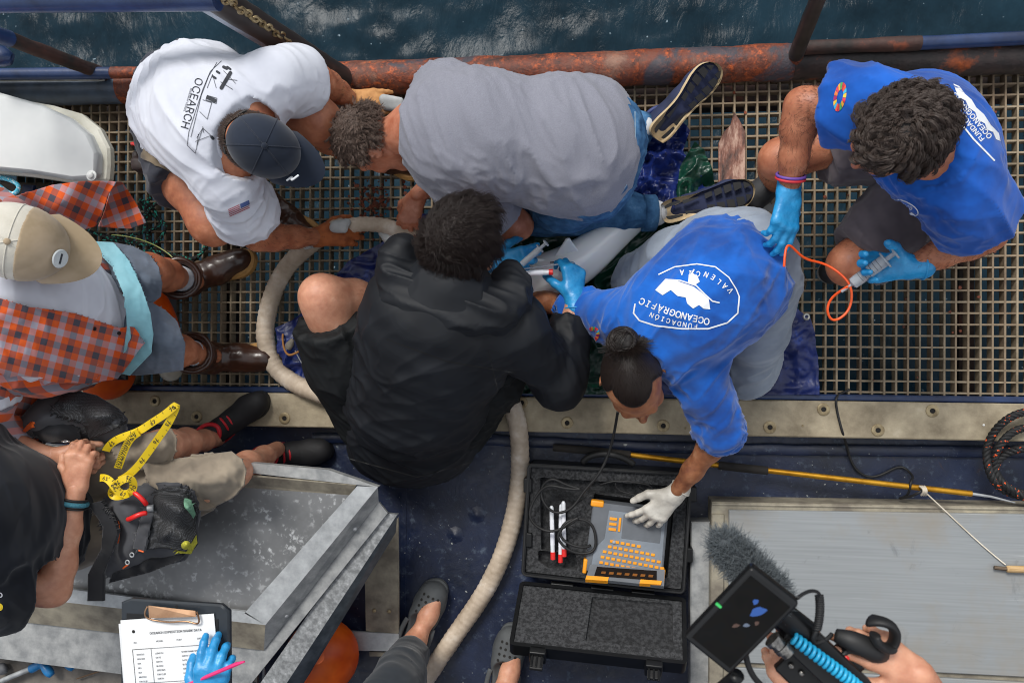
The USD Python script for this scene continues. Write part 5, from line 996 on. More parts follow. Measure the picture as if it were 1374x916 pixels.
def boot(parent, an_top, heel, fwd, m_up, m_sole, L=.31, side=1, m_in=None, fold=True, up=(0, 0, 1)):
    lat, fw, up = basis(fwd, up); B = np.array([fw, -lat, up]); Q = lambda x, y, z: heel + fw * x * L - lat * y * L + up * z * L
    ank = Q(.2, 0, .34); sh = nrm(an_top - ank)
    S = Shape().cap(Q(.16, 0, .17), Q(.2, 0, .3), .044, .046, .04).cap(Q(.2, 0, .3), an_top, .05, .062, .04).cap(Q(.25, 0, .2), Q(.55, 0, .15), .045, .044, .04).cap(Q(.52, 0, .14), Q(.8, .015 * side, .12), .046, .04, .04).cap(Q(.72, .05 * side, .11), Q(.88, .02 * side, .11), .034, .032, .03)
    S.cut(heel + up * .012, -up, L * 1.3); S.cut(an_top, sh, .1); S.cap(an_top - sh * .09, an_top + sh * .05, .045, .052, .004, True)
    gm = folds(S.mesh(.005), nrm(np.cross(sh, fw)), .004, .035, .2, 3, mask=near(ank + fw * .02, .12)); b = part(parent, 'boot', gm, m_up, True)
    fp = footprint(L, side=side); fp = affinity.scale(fp, 1.02, 1.0, origin=(L / 2, 0)); part(b, 'boot_sole', xf(bev_prism(fp.simplify(.0006), 0, .022, .006), B, heel), m_sole, 40)
    toe = affinity.scale(fp.intersection(Polygon([(L * .62, -1), (L * 2, -1), (L * 2, 1), (L * .62, 1)])), 1.01, 1.03, origin=(L * .8, 0)); part(b, 'toe_band', xf(bev_prism(toe.simplify(.0006), .015, .042, .01), B, heel), m_sole, 40)
    if fold:
        F_ = frame_of(sh, fw); t = np.linspace(0, 2 * np.pi, 40); rr = .064; ring = an_top + rr * (np.cos(t)[:, None] * F_[0] + np.sin(t)[:, None] * F_[1]) - sh * (.008 + .006 * np.sin(2 * t))[:, None]; part(b, 'boot_cuff', jitter(tube(ring, .009, 10, caps=False), .003, 40), m_up, True)
    return b
def limb_hair(parent, m, segs, n, mt, length=.012, seed=0):
    v, f = m; rg = np.random.default_rng(seed); nv_ = vnormals(v, f); tm = trimesh.Trimesh(v, f, process=False); roots, dirs = [], []
    for a, b in segs:
        ab = b - a; t = ((v - a) @ ab) / (ab @ ab); d = np.linalg.norm(v - a - np.clip(t, 0, 1)[:, None] * ab, axis=1); ok = np.nonzero((t > .05) & (t < .95) & (d < .075) & (nv_[:, 2] > -.3))[0]
        if not len(ok): continue
        i = rg.choice(ok, n); roots.append(v[i] + rg.normal(0, .0035, (n, 3)) * (1 - np.abs(nv_[i]))); q = nv_[i] * .45 + nrm(ab) * .8 + rg.normal(0, .35, (n, 3)); dirs.append(nrm_rows(q))
    if not roots: return
    p, d = np.vstack(roots), np.vstack(dirs); L_ = length * rg.uniform(.5, 1.2, len(p)); t = np.linspace(0, 1, 4)[None, :, None]
    curves(parent, 'body_hair', p[:, None] + d[:, None] * (L_[:, None, None] * t) - A_(0, 0, 1) * (L_[:, None, None] * .25 * t ** 2), np.array([.00045, .0004, .00035, .0002]), mt)
def lens(J, n):
    o = []
    for s in 'LR':
        for a, b in (('sh', 'el'), ('el', 'wr'), ('hip', 'kn'), ('kn', 'an')):
            if a + s in J and b + s in J: o.append(f'{a}{s}-{b}{s} {np.linalg.norm(J[a + s] - J[b + s]):.2f}')
    print(n, 'torso %.2f' % np.linalg.norm(J['neck'] - J['pel']), 'shw %.2f' % np.linalg.norm(J['shL'] - J['shR']), 'hipw %.2f' % np.linalg.norm(J['hipL'] - J['hipR']), *o)
def joints(n, iks="", arms=(.30, .26), legs=(.43, .42), **k):
    J = {a: P(*b) if not isinstance(b, np.ndarray) else b for a, b in k.items()}

    for s in 'LR':
        if "el" + s in iks.split(): J['el' + s] = ik(J['sh' + s], J['wr' + s], *arms, J['el' + s])
        if "kn" + s in iks.split(): J['kn' + s] = ik(J['hip' + s], J['an' + s], *legs, J['kn' + s])
    return J
    return J
def body_mesh(J, g=0, w=1.0, d=1.0, arm_m=1.0, leg_m=1.0, hf=None, hu=None, hs=1.0, feet=True, ears=True, belly=0, hands=(), neck_r=.056):
    S = Shape(); torso(S, J, 0, w, d, belly=belly)
    for s in 'LR':
        arm(S, J, s, 0, m=arm_m); leg(S, J, s, 0, m=leg_m)
        if feet and 'toe' + s in J: foot(S, J['an' + s], J['toe' + s])
    lat, fw, up = basis(hf, hu); S.cap(J['neck'] - nrm(J['neck'] - J['pel']) * .03, J['head'] - up * .05 - fw * .012, neck_r + .006, neck_r - .004, .03)
    ms = [S.mesh(.0075)]; H_ = Shape(); L = head(H_, J['head'], hf, hu, hs, ears); H_.cap(J['head'] - up * .04 - fw * .01, J['head'] - up * .1 - fw * .02, .05, .045, .03); ms.append(H_.mesh(.0038)); ms += list(hands)
    return fuse(*ms), L
# ================================================================ people
V = lambda u, v, z=0.0: nrm(A_(u, -v, z))     # a direction given as (right, down in the photo, up)
sk1 = skin('skin_tanned', '#8c5139', '#a5684a', '#b5795c'); sk2 = skin('skin_ruddy', '#98583f', '#b07258', '#c0846c'); sk3 = skin('skin_fair', '#ab745b', '#bf8a6f', '#ca987f'); sk4 = skin('skin_brown', '#6d3f2b', '#915e3f', '#a57456')
nitrile = mat('blue_nitrile', '#1573a8', '#2a8fc6', rough=.4, scale=22, bump=.6, bscale=120, bdist=.0018, c3='#4aa9da', bdetail=5); latex = mat('white_latex', '#aaa59c', '#c6c2b9', rough=.5, scale=22, bump=.6, bscale=120, bdist=.0015)
def hshape(*a, h=.003, **k):
    S = Shape(); i = hand(S, *a, **k); return S, i
def glove(parent, name, mt, *a, cuff=True, fold=.0012, **k):
    S = Shape(); i = hand(S, *a, g=.0012, **k); w, f = np.asarray(a[0]), i['f']
    S.cap(w - f * .034, w - f * .004, .033, .030, .012)
    g = jitter(S.mesh(.003), fold, 55, 2); gp = part(parent, name, g, mt, True)
    if cuff:
        F_ = frame_of(f); t = np.linspace(0, 2 * np.pi, 30); part(gp, 'cuff', tube(w - f * .034 + .0335 * (np.cos(t)[:, None] * F_[0] + np.sin(t)[:, None] * F_[1]), .0028, 6, caps=False), mt, True)
    return gp, i
def drape(parent, name, gms, poly, off, mt, step=3.0, thick=.0025, amp=0.0, seed=0, emax=.05):
    "cloth lying on other cloth inside an outline given in photo pixels"
    v, f = sheet(Polygon(poly), step, lambda p: 0 * p[:, 0], 0); p, nn, ok = ray_px(cat(*gms), v[:, :2]); f = f[ok[f].all(1)]
    e = np.linalg.norm(p[f] - p[np.roll(f, 1, 1)], axis=2).max(1); f = f[e < emax]
    if not len(f): return None
    u = np.unique(f); ix = -np.ones(len(p), int); ix[u] = np.arange(len(u)); q = p[u]; f = ix[f]; n = vnormals(q, f)
    if (n * (CAM - q)).sum() < 0: f = f[:, ::-1]; n = -n
    q = relax(q, f, 3); n = vnormals(q, f); q = q + n * off + (n * (amp * (fbm(q * 22, 3, seed) - .5) * 2)[:, None] if amp else 0)
    N_ = len(q); raw = np.vstack([f[:, [0, 1]], f[:, [1, 2]], f[:, [2, 0]]]); _, inv, cnt = np.unique(np.sort(raw, 1), axis=0, return_inverse=True, return_counts=True); rim = raw[cnt[inv.ravel()] == 1]
    m = np.vstack([q, q - n * thick]), np.vstack([f, f[:, ::-1] + N_, np.c_[rim[:, 1], rim[:, 0], rim[:, 0] + N_], np.c_[rim[:, 1], rim[:, 0] + N_, rim[:, 1] + N_]])
    part(parent, name, m, mt, True); return m
def cap_hat(parent, c, fwd, up, mt, m_brim=None, s=1.0, front=None, bl=.075):
    lat, fw, up = basis(fwd, up); B = np.array([lat, fw, up]); L = lambda l, f, u: c + (lat * l + fw * f + up * u) * s
    S = Shape().ell(L(0, -.006, .03), np.array([.088, .108, .098]) * s, B, .01).cut(L(0, 0, .028), -up, .3); hp = part(parent, 'cap', S.mesh(.0045), mt, True)
    for k in range(6):
        a = math.pi / 6 + k * math.pi / 3; th = np.linspace(.04, 1.5, 16); part(hp, 'seam', tube(np.array([L(.0885 * math.sin(x) * math.sin(a), -.006 + .1085 * math.sin(x) * math.cos(a), .03 + .0985 * math.cos(x)) for x in th]), .0016, 6), mt, True)
    part(hp, 'button', xf(ball(A_(0, 0, 0), .008, .6), B, L(0, -.006, .13)), m_brim or mt)
    g = []; nu, nv = 21, 9
    for i in range(nu):
        x = -1 + 2 * i / (nu - 1)
        for j in range(nv): t = j / (nv - 1); a = x * 1.12; g.append(L(.086 * math.sin(a) * (1 + .10 * t), -.006 + .104 * math.cos(a) + bl * t * (1 - .75 * x * x) + .0 * t, .036 - .022 * x * x * (1 + .4 * t) - .012 * t))
    g = np.array(g); f = []
    for i in range(nu - 1):
        for j in range(nv - 1): a = i * nv + j; f += [[a, a + nv, a + nv + 1], [a, a + nv + 1, a + 1]]
    f = np.array(f); n = vnormals(g, f); n *= np.sign((n @ up).mean()); part(hp, 'brim', cat((g, f if (vnormals(g, f) @ up).mean() > 0 else f[:, ::-1]), (g - up * .004, f[:, ::-1] if (vnormals(g, f) @ up).mean() > 0 else f)), m_brim or mt, True)
    return hp, L
FULL = lambda l, f, u: (u > -.45) & ((f < .30) | (u > .66 - .0 * l)) & ~((np.abs(l) > .8) & (u < -.05) & (f > -.3))
def collar(parent, J, m, r=.072, o=.018):
    sp = nrm(J['neck'] - J.get('mid', J['pel'])); F_ = frame_of(sp, J['shR'] - J['shL']); t = np.linspace(0, 2 * np.pi, 40); c = J['neck'] + sp * o
    part(parent, 'collar', tube(c + r * (np.cos(t)[:, None] * F_[0] * 1.0 + np.sin(t)[:, None] * F_[1] * 1.08), .0085, 8, caps=False, flat=.8, up=sp), m, True)
white_ink = mat('white_print', '#c9ccd0', '#d4d6d9', rough=.8); black_ink = mat('dark_print', '#1d2026', '#2a2e35', rough=.8)
hair_g = strands('grey_brown_hair', '#2a211c', '#574840', '#93867d'); hair_d = strands('dark_brown_hair', '#0a0605', '#1a100c', '#3d2a20', .5); hair_c = strands('curly_dark_grey_hair', '#171210', '#3c322d', '#8a7f77'); hair_b = strands('black_hair', '#0a0807', '#1a1310', '#44352c', .4)
arm_h = strands('arm_hair', '#241510', '#3d271c', '#5a3d2c'); base_g = mat('hair_base_grey', '#2c231f', '#493b32', rough=.8, scale=60, bump=.8, bscale=200); base_d = mat('hair_base_dark', '#0b0807', '#1a1310', rough=.7, scale=60, bump=.8, bscale=200)

# ---------------- A: white tee and navy cap, squatting
J = joints('A', pel=(238, 138, .40), neck=(320, 182, .70), head=(350, 195, .735), mid=(262, 148, .61), hipR=(230, 190, .38), hipL=(256, 104, .40), shR=(308, 246, .63), shL=(372, 108, .64), elR=(346, 318, .36), wrR=(427, 318, .17), elL=(428, 108, .46), wrL=(470, 133, .2),
            knR=(286, 300, .47), knL=(428, 163, .46), anR=(352, 268, .11), anL=(472, 205, .10), toeR=(398, 292, .03), toeL=(530, 225, .03))
pa = thing('person', np.append(J['pel'][:2], 0), 'person in white printed T-shirt and navy cap squatting by the chain, holding the hose', 'person')
hfA, huA = V(.86, .42, -.5), V(.4, .2, .9)
bm, L = body_mesh(J, hf=hfA, hu=huA, hs=.93, w=.98, d=1.0, arm_m=1.0, leg_m=1.1, feet=False); part(pa, 'body', bm, sk1, True); limb_hair(pa, bm, [(J['elR'], J['wrR']), (J['elL'], J['wrL']), (J['shR'] + (J['elR'] - J['shR']) * .5, J['elR']), (J['hipR'] + (J['knR'] - J['hipR']) * .5, J['knR']), (J['hipL'] + (J['knL'] - J['hipL']) * .5, J['knL']), (J['knR'], J['anR']), (J['knL'], J['anL'])], 300, arm_h)
whitet = cloth('white_jersey', '#b4b7c2', '#c3c6cf', scale=4)
S = tee(J, .02, 1.04, 1.08, sl=.62, slf=.035, t0=.0, hem=(P(198, 140, .42), V(-1, .3, -.2))); S.ell(P(270, 105, .58), (.11, .10, .08), None, .06)
gA = S.mesh(.006); gA = folds(gA, V(.2, 1, .1), .009, .05, .4, 5, mask=near(P(205, 140, .5), .24)); gA = folds(gA, V(-.8, .5, 0), .006, .05, .25, 8, mask=near(P(335, 255, .6), .16)); gA = folds(gA, V(.7, .6, 0), .005, .06, .3, 12)
tA = part(pa, 'tshirt', gA, whitet, True); collar(tA, J, whitet)
sA = folds(shorts(J, .016, {'R': .52, 'L': .45}, .03, .9, 1.05).mesh(.007), V(1, .2, 0), .006, .05, .3, 3); part(pa, 'shorts', sA, cloth('charcoal_shorts', '#23252e', '#30323c'), True)
drape(pa, 'belt', [sA], [(196, 198), (222, 205), (246, 214), (236, 232), (212, 224), (190, 210)], .006, cloth('khaki_belt', '#5e5344', '#786a55'))
part(pa, 'belt_pouch', jitter(S_.mesh(.005) if False else Shape().box(P(192, 222, .38), (.03, .022, .03), None, .012).cap(P(183, 208, .38), P(200, 232, .36), .014, .012).mesh(.005), .004, 30), mat('dark_leather', '#1d1210', '#33201b', rough=.6), True); part(pa, 'red_clip', tube(spline([P(177, 193, .4), P(184, 196, .41), P(188, 202, .4)], 10), .006, 6), redc, True)
boot_m = mat('brown_rubber_boot', '#2c1a13', '#402519', rough=.32, scale=7, bump=.1, c3='#4c3022', coat=.15); bsole = mat('tan_boot_sole', '#9c7440', '#b68c53', rough=.6, scale=14)
boot(pa, P(300, 300, .33) * 0 + J['anR'] + A_(-.03, .0, .2), P(346, 262, 0), V(.8, .6), boot_m, bsole, side=-1, fold=False); boot(pa, J['anL'] + A_(-.02, .02, .2), P(468, 200, 0), V(1, .3), boot_m, bsole, side=1, fold=False)
hp, L = cap_hat(pa, J['head'] + V(.86, .42, -.3) * .014, hfA, huA, cloth('navy_twill', '#131b28', '#1b2434', bump=.2), s=.94, bl=.085)
hair(pa, J['head'], hfA, huA, lambda l, f, u: (u < .22) & (u > -.5) & (f < .2), 4200, .03, strands('brown_hair', '#1e1612', '#3b2d25', '#5c4a3e'), comb=lambda d, B: -B[2] * .5 - B[1] * .4, seed=3, lift=.6, base=base_d, s=.94)
part(hp, 'cap_logo', tube(spline([L(.06, .09, .055), L(.045, .1, .07), L(.05, .1, .08), L(.03, .112, .085)], 14), .003, 6), white_ink, True)
part(hp, 'strap', tube(spline([L(.07, -.09, .03), L(.0, -.118, .025), L(-.07, -.09, .03)], 14), .003, 6), black_rub, True)
glv = mat('orange_work_glove', '#7c3f1d', '#a35a2c', rough=.8, scale=30, c3='#4c2412', bump=.4); glv_g = mat('grey_glove_knit', '#8d9091', '#b0b2b2', rough=.9, bump=.5)
g1, i1 = glove(pa, 'glove', glv, J['wrR'], V(1, -.12, -.05), V(0, .2, -1), V(.1, -1, 0), curl=(.55, .6, .6, .6), thumb=(.5, .3), s=1.08, cuff=False)
part(g1, 'knit_cuff', tube(np.array([J['wrR'] - i1['f'] * .05, J['wrR'] - i1['f'] * .02]), [.038, .036], 20), glv_g, True); part(g1, 'grey_fingers', Shape().cap(P(452, 302, .2), P(466, 298, .19), .016, .013).cap(P(448, 306, .2), P(462, 308, .2), .014, .012).mesh(.003), glv_g, True)
g2, i2 = glove(pa, 'glove', mat('pale_orange_glove', '#a3703f', '#bd8a55', rough=.8, scale=30), J['wrL'], V(1, .08, 0), V(0, 0, -1), V(0, 1, 0), curl=(.15, .2, .2, .2), s=1.0, cuff=False)
part(g2, 'knit_cuff', tube(np.array([J['wrL'] - i2['f'] * .04, J['wrL'] - i2['f'] * .015]), [.036, .034], 20), glv_g, True); part(g2, 'grey_fingers', Shape().cap(P(515, 133, .22), P(537, 136, .2), .016, .013).cap(P(518, 143, .21), P(536, 146, .2), .014, .012).mesh(.003), glv_g, True)
ang = 107
tt = [text_tris('OCEARCH', 10.5, (263, 103), ang, False, 1.02), text_tris('RESEARCH VESSEL', 2.6, (255.5, 118), ang, False, 1.0)]
for ln in ([(297, 82), (282, 96), (272, 120), (262, 150), (253, 178), (251, 195), (262, 206), (264, 196), (266, 180)], [(291, 84), (280, 102), (270, 128), (262, 160), (256, 184)], [(264, 196), (272, 172), (283, 182), (262, 190)], [(272, 172), (264, 185)], [(272, 170), (273, 178)], [(268, 150), (278, 160), (284, 138), (272, 134)], [(278, 118), (285, 100), (290, 118)], [(276, 134), (290, 139), (291, 132), (278, 128), (276, 134)], [(300, 95), (316, 112)], [(296, 110), (312, 120)], [(304, 106), (318, 108)]): tt.append(line_tris(ln, .65))
for a, b, w in (((297, 118), (309, 98), 5), ((279, 131), (288, 135), 5), ((286, 103), (289, 105), 3), ((291, 96), (294, 98), 3), ((300, 90), (304, 92), 4), ((305, 90), (309, 93), 3), ((284, 184), (286, 186), 4)): tt.append(line_tris([a, b], w))
decal(tA, 'ship_print', gA, join_tris(*tt), black_ink, edge=3)
fr, fb = mat('flag_red', '#8f4650', '#a05560', rough=.8), mat('flag_blue', '#3a4a72', '#46588a', rough=.8)
c0, ux_, uy_ = A_(306, 281), A_(27, -12) / 27, A_(2, 9.5) / 9
for k in range(5): decal(tA, 'flag_stripe', gA, poly_tris([c0 + uy_ * (2.1 * k), c0 + ux_ * (15 if k < 3 else 27) + uy_ * 2.1 * k, c0 + ux_ * (15 if k < 3 else 27) + uy_ * (2.1 * k + 1.2), c0 + uy_ * (2.1 * k + 1.2)]), fr)
decal(tA, 'flag_canton', gA, poly_tris([c0 + ux_ * 16, c0 + ux_ * 28, c0 + ux_ * 28 + uy_ * 5.5, c0 + ux_ * 16 + uy_ * 5.5]), fb)

# ---------------- B: grey tee and jeans, kneeling
J = joints('B', 'elR', pel=(800, 198, .42), neck=(556, 170, .54), head=(497, 188, .47), mid=(682, 182, .54), hipR=(805, 165, .42), hipL=(795, 250, .40), shR=(596, 124, .48), shL=(618, 246, .46), elR=(600, 205, .25), wrR=(561, 262, .18), elL=(696, 303, .22), wrL=(600, 338, .17),
            knR=(715, 190, .06), knL=(720, 282, .08), anR=(866, 170, .10), anL=(880, 285, .11), toeR=(935, 115, .05), toeL=(965, 268, .05))
pb = thing('person', np.append(J['pel'][:2], 0), 'person in heather grey T-shirt and jeans kneeling over the shark', 'person')
hfB, huB = V(-.2, .62, -.75), V(-.9, -.05, .35)
hS, hi = hshape(J['wrR'], V(-.45, 1, -.2), V(-.5, .2, -.8), V(-.8, -.5, 0), curl=(.6, .65, .7, .75), thumb=(.5, .5), s=1.05)
hS2, hi2 = hshape(J['wrL'], V(-1, -.15, -.1), V(0, 0, -1), V(0, -1, 0), curl=(.4, .4, .4, .4), s=1.02)
bm, L = body_mesh(J, hf=hfB, hu=huB, hs=.96, w=.95, d=1.0, arm_m=1.05, leg_m=.95, feet=False, hands=(hS.mesh(.003), hS2.mesh(.003)), neck_r=.062); part(pb, 'body', bm, sk2, True); limb_hair(pb, bm, [(J['elR'], J['wrR']), (J['elL'], J['wrL']), (J['shR'] + (J['elR'] - J['shR']) * .5, J['elR'])], 220, arm_h)
S = tee(J, .018, 1.0, 1.05, sl=.62, slf=.03, t0=.0, belly=.02, hem=(P(836, 215, .5), V(1, .12, .1))); torso(S, J, .034, 1.0, 1.05, 0, .3); S.ell(P(788, 205, .45), (.12, .145, .12), None, .08)
gB = S.mesh(.006); gB = folds(gB, V(.55, .85, 0), .0065, .06, .5, 5, mask=near(P(690, 215, .55), .3), warp=.3); gB = folds(gB, V(.35, 1, 0), .0055, .055, .6, 15, warp=.3); gB = folds(gB, V(.8, .5, 0), .004, .035, .4, 25, mask=near(P(630, 250, .5), .16), warp=.3)
part(pb, 'tshirt', gB, mat('heather_grey', '#6c6d77', '#7f808a', rough=.9, scale=420, bump=.35, bscale=800, bdist=.0006, detail=3, sheen=.15, spec=.2), True)
collar(pb + '/tshirt', J, _m['heather_grey'])
den = mat('denim', '#284a6e', '#426b91', rough=.9, scale=26, c3='#6288a8', bump=.4, bscale=900, bdist=.0008, lo=.32, hi=.6, spec=.2)
S = shorts(J, .014, 1.98, .0, .84, 1.0, .3); jB = folds(S.mesh(.007), V(1, -.3, 0), .006, .05, .3, 7, mask=near(P(840, 250, .3), .3)); jB = folds(jB, V(1, .2, 0), .005, .045, .2, 9); jn = part(pb, 'jeans', jB, den, True)
st_ = cloth('denim_stitching', '#7d93a5', '#90a4b4')
for pts in ([(852, 150), (853, 205), (840, 250), (812, 277)], [(842, 150), (845, 200), (830, 250)]): decal(jn, 'stitch', jB, line_tris(pts, 1.1), st_, .003)
for a, b in (((862, 175, .09), (848, 172, .12)), ((878, 286, .11), (862, 286, .12))): part(jn, 'hem', tube(np.array([P(*a), P(*b)]), [.062, .062], 20), den, True)
sn, st2, sb2 = mat('navy_mesh_shoe', '#141d38', '#20294a', rough=.8, bump=.5, bscale=500), mat('tan_midsole', '#b09a76', '#c7b28e', rough=.6), mat('black_tread', '#0e0e0f', '#1b1b1d', rough=.6)
lace_n = mat('navy_lace', '#1c2750', '#28356a')
shoe(pb, 'shoe', P(882, 184, .17), V(.66, -.75, .05), V(-.42, -.22, -.88), .30, 1, sn, st2, sb2, tread=True, m_lace=lace_n); shoe(pb, 'shoe', P(890, 286, .17), V(.97, -.24, .05), V(-.1, -.12, -1), .30, -1, sn, st2, sb2, tread=True, m_lace=lace_n)
for a in (P(862, 172, .12), P(880, 286, .12)): part(pb, 'sock', ball(a, .043), cloth('white_sock', '#b9bcc0', '#c9ccd0'), True)
bald = lambda l, f, u: FULL(l, f, u) & ~((u > .86) & (np.abs(l) < .3) & (f < .25) & (noise(np.stack([l, f, u], -1) * 9, 4) > .5))
hair(pb, J['head'], hfB, huB, FULL, 10000, .034, hair_g, comb=lambda d, B: B[1] * .55 * (d[2] > .2) - B[2] * .35 + d[0] * B[0] * .25, seed=5, lift=.6, base=base_g, s=.99, width=.0014, curl=.004, jit=.7, clumps=1500, conv=.12)

# ---------------- C: blue tee, curly hair, squatting
J = joints('C', pel=(1255, 195, .40), neck=(1245, 186, .84), head=(1206, 180, .93), mid=(1262, 182, .66), hipR=(1250, 155, .38), hipL=(1275, 248, .38), shR=(1170, 142, .78), shL=(1290, 264, .76), elR=(1076, 142, .70), wrR=(1058, 256, .60), elL=(1326, 314, .62), wrL=(1220, 358, .62),
            knR=(1046, 214, .42), knL=(1138, 356, .42), anR=(1040, 245, .09), anL=(1155, 335, .09), toeR=(1000, 270, .03), toeL=(1085, 395, .03))
pc_ = thing('person', np.append(J['pel'][:2], 0), 'person with curly hair and blue T-shirt squatting at right with syringe and tube', 'person')
hfC, huC = V(-.72, .5, -.5), V(-.35, .25, .9)
bm, L = body_mesh(J, hf=hfC, hu=huC, w=.92, d=.95, arm_m=.98, leg_m=.92, hs=1.0, feet=False); part(pc_, 'body', bm, sk1, True); limb_hair(pc_, bm, [(J['elR'], J['wrR']), (J['elL'], J['wrL']), (J['shR'] + (J['elR'] - J['shR']) * .5, J['elR']), (J['hipR'] + (J['knR'] - J['hipR']) * .5, J['knR']), (J['hipL'] + (J['knL'] - J['hipL']) * .5, J['knL']), (J['knR'], J['anR']), (J['knL'], J['anL'])], 520, arm_h)
royal = cloth('royal_blue_jersey', '#073a84', '#0f57b4', scale=5)
S = tee(J, .016, .98, 1.0, sl=.6, slf=.04, t0=.05, hem=(P(1270, 195, .36), V(0, 0, -1))); gC = S.mesh(.006); gC = folds(gC, V(.8, .6, -.3), .008, .06, .35, 5); gC = folds(gC, V(-.5, 1, 0), .007, .05, .2, 6, mask=near(P(1230, 265, .7), .2)); tC = part(pc_, 'tshirt', gC, royal, True); collar(tC, J, royal)
sC = shorts(J, .024, {'R': .72, 'L': .90}, .02, .98, 1.0).mesh(.007); sC = folds(sC, V(.3, 1, 0), .007, .05, .25, 6); part(pc_, 'shorts', sC, cloth('taupe_shorts', '#4d464a', '#625a5e', scale=6), True)
g1, iC = glove(pc_, 'glove', nitrile, J['wrR'], V(-.1, 1, -.02), V(-.55, .1, -.8), V(.75, .2, -.4), curl=(.3, .38, .5, .6), thumb=(.55, .35), s=1.06, spread=.0)
g2, iC2 = glove(pc_, 'glove', nitrile, J['wrL'], V(-1, .02, .05), V(0, -.5, .85), V(-.2, -1, .1), curl=(.55, .6, .65, .7), thumb=(.6, .4), s=1.02)
F_ = frame_of(J['wrR'] - J['elR']); t = np.linspace(0, 2 * np.pi, 26)
for r_, o, m_ in ((.037, .038, mat('red_band', '#b3262e', '#c3323a')), (.0365, .046, mat('violet_band', '#5a3a8c', '#6a4a9c'))): part(pc_, 'wrist_band', tube(J['wrR'] - F_[2] * (o - .004) + r_ * (np.cos(t)[:, None] * F_[0] + np.sin(t)[:, None] * F_[1]), .0042, 6, caps=False), m_, True)
dsh = mat('dark_trainer', '#18191b', '#2a2b2e', rough=.7, bump=.3); wsole = mat('pale_sole', '#8b8c8c', '#a3a4a4', rough=.6)
shoe(pc_, 'shoe', P(1060, 225, 0), V(-.75, .65), (0, 0, 1), .28, 1, dsh, wsole, sb2, m_lace=wsole); shoe(pc_, 'shoe', P(1192, 308, 0), V(-.8, .6), (0, 0, 1), .28, -1, dsh, wsole, sb2)
hair(pc_, J['head'], hfC, huC, FULL, 11000, .05, hair_c, comb=lambda d, B: (d[0] * B[0] + d[1] * B[1]) * .35 - B[2] * .2, curl=.013, seed=7, lift=.8, base=base_d, s=.98, width=.0017, steps=16, freq=1.7, grav=.2, jit=.7, clumps=520, conv=.5)
lg = []
ctr = A_(1303, 150)
def Ct(x, y): a = math.radians(50); return ctr + A_(x * math.cos(a) - y * math.sin(a), (x * math.sin(a) + y * math.cos(a)))
lg += [line_tris([Ct(*q) for q in [(-62, 14), (-40, 17), (-10, 20), (30, 21), (70, 18)]], 2.2)]
lg += [poly_tris([Ct(*q) for q in [(-44, -6), (-36, -10), (-24, -9), (-12, -11), (0, -9), (14, -11), (30, -9), (46, -10), (56, -5), (50, -2), (40, -5), (32, -1), (24, -4), (14, 0), (4, -4), (-6, -1), (-16, -4), (-26, 0), (-36, -3)]])]
for s_, x, y, sz in (('OCEANOGRAFIC', 44, -1, 7.0), ('FUNDACION', 40, 9, 6.6)): lg.append(text_tris(s_, sz, Ct(x, y), 50 + 180, True, 1.0))
decal(tC, 'back_print', gC, join_tris(*lg), white_ink, edge=3)
el = [(1213 + 20 * math.cos(a) * .93 + 8 * math.sin(a) * .36, 279 + 20 * math.cos(a) * .40 - 8 * math.sin(a)) for a in np.linspace(0, 2 * np.pi, 30)]
decal(tC, 'chest_print', gC, join_tris(line_tris(el, 1.4), text_tris('oceano', 5, (1201, 273), 22, True), poly_tris([(1205, 280), (1211, 279), (1216, 283), (1222, 284), (1228, 289), (1219, 288), (1211, 285)])), white_ink, edge=3)
wheel = [mat('wheel_' + n, c) for n, c in (('red', '#c92a3c'), ('amber', '#d99a2b'), ('green', '#3f9a4a'), ('crimson', '#b32036'), ('scarlet', '#dd4a2a'), ('cyan', '#2ea6cc'), ('yellow', '#e0b82a'), ('magenta', '#a82462'), ('orange', '#e0712a'))]
def sdg(parent, gm, c, rx, ry, rot, n=16, a0=0, a1=2 * np.pi):
    R2 = np.array([[math.cos(rot), -math.sin(rot)], [math.sin(rot), math.cos(rot)]])
    for k in range(n):
        u, w = a0 + (a1 - a0) * (k + .06) / n, a0 + (a1 - a0) * (k + .94) / n; q = [(math.cos(a) * r, math.sin(a) * r) for r, aa in ((1, (u, (u + w) / 2, w)), (.5, (w, (u + w) / 2, u))) for a in aa]
        decal(parent, 'wheel_segment', gm, poly_tris((np.array(q) * [rx, ry]) @ R2.T + c), wheel[k % 9], .002, 3)
sdg(tC, gC, A_(1127, 130), 8, 20, .2)
sy = thing('syringe', P(1175, 362, .45), 'large clear syringe in the gloved hand of the person at right', 'syringe')
clr = mat('clear_plastic', '#b9bfc6', '#c9ced4', rough=.15, trans=.55, ior=1.3); sa, sb_ = P(1142, 382, .63), P(1196, 343, .67); d_ = nrm(sb_ - sa)
part(sy, 'barrel', lathe([(.003, -.018), (.003, 0), (.0155, .006), (.0165, .02), (.0165, .1), (.024, .101), (.024, .105), (.014, .106)], sa, d_, 22), clr, 40); part(sy, 'plunger', lathe([(.0001, .01), (.0135, .01), (.0135, .02), (.006, .021), (.006, .128), (.018, .129), (.018, .134), (.0001, .135)], sa, d_, 18), clr, 40); part(sy, 'nozzle', cyl(sa - d_ * .03, sa - d_ * .012, .004), clr)
for k in range(6): part(sy, 'graduation', tube(sa + d_ * (.03 + .011 * k) + .0168 * np.array([math.cos(a) * frame_of(d_)[0] + math.sin(a) * frame_of(d_)[1] for a in np.linspace(-.2, 2.2, 10)]), .0006, 5), black_ink)
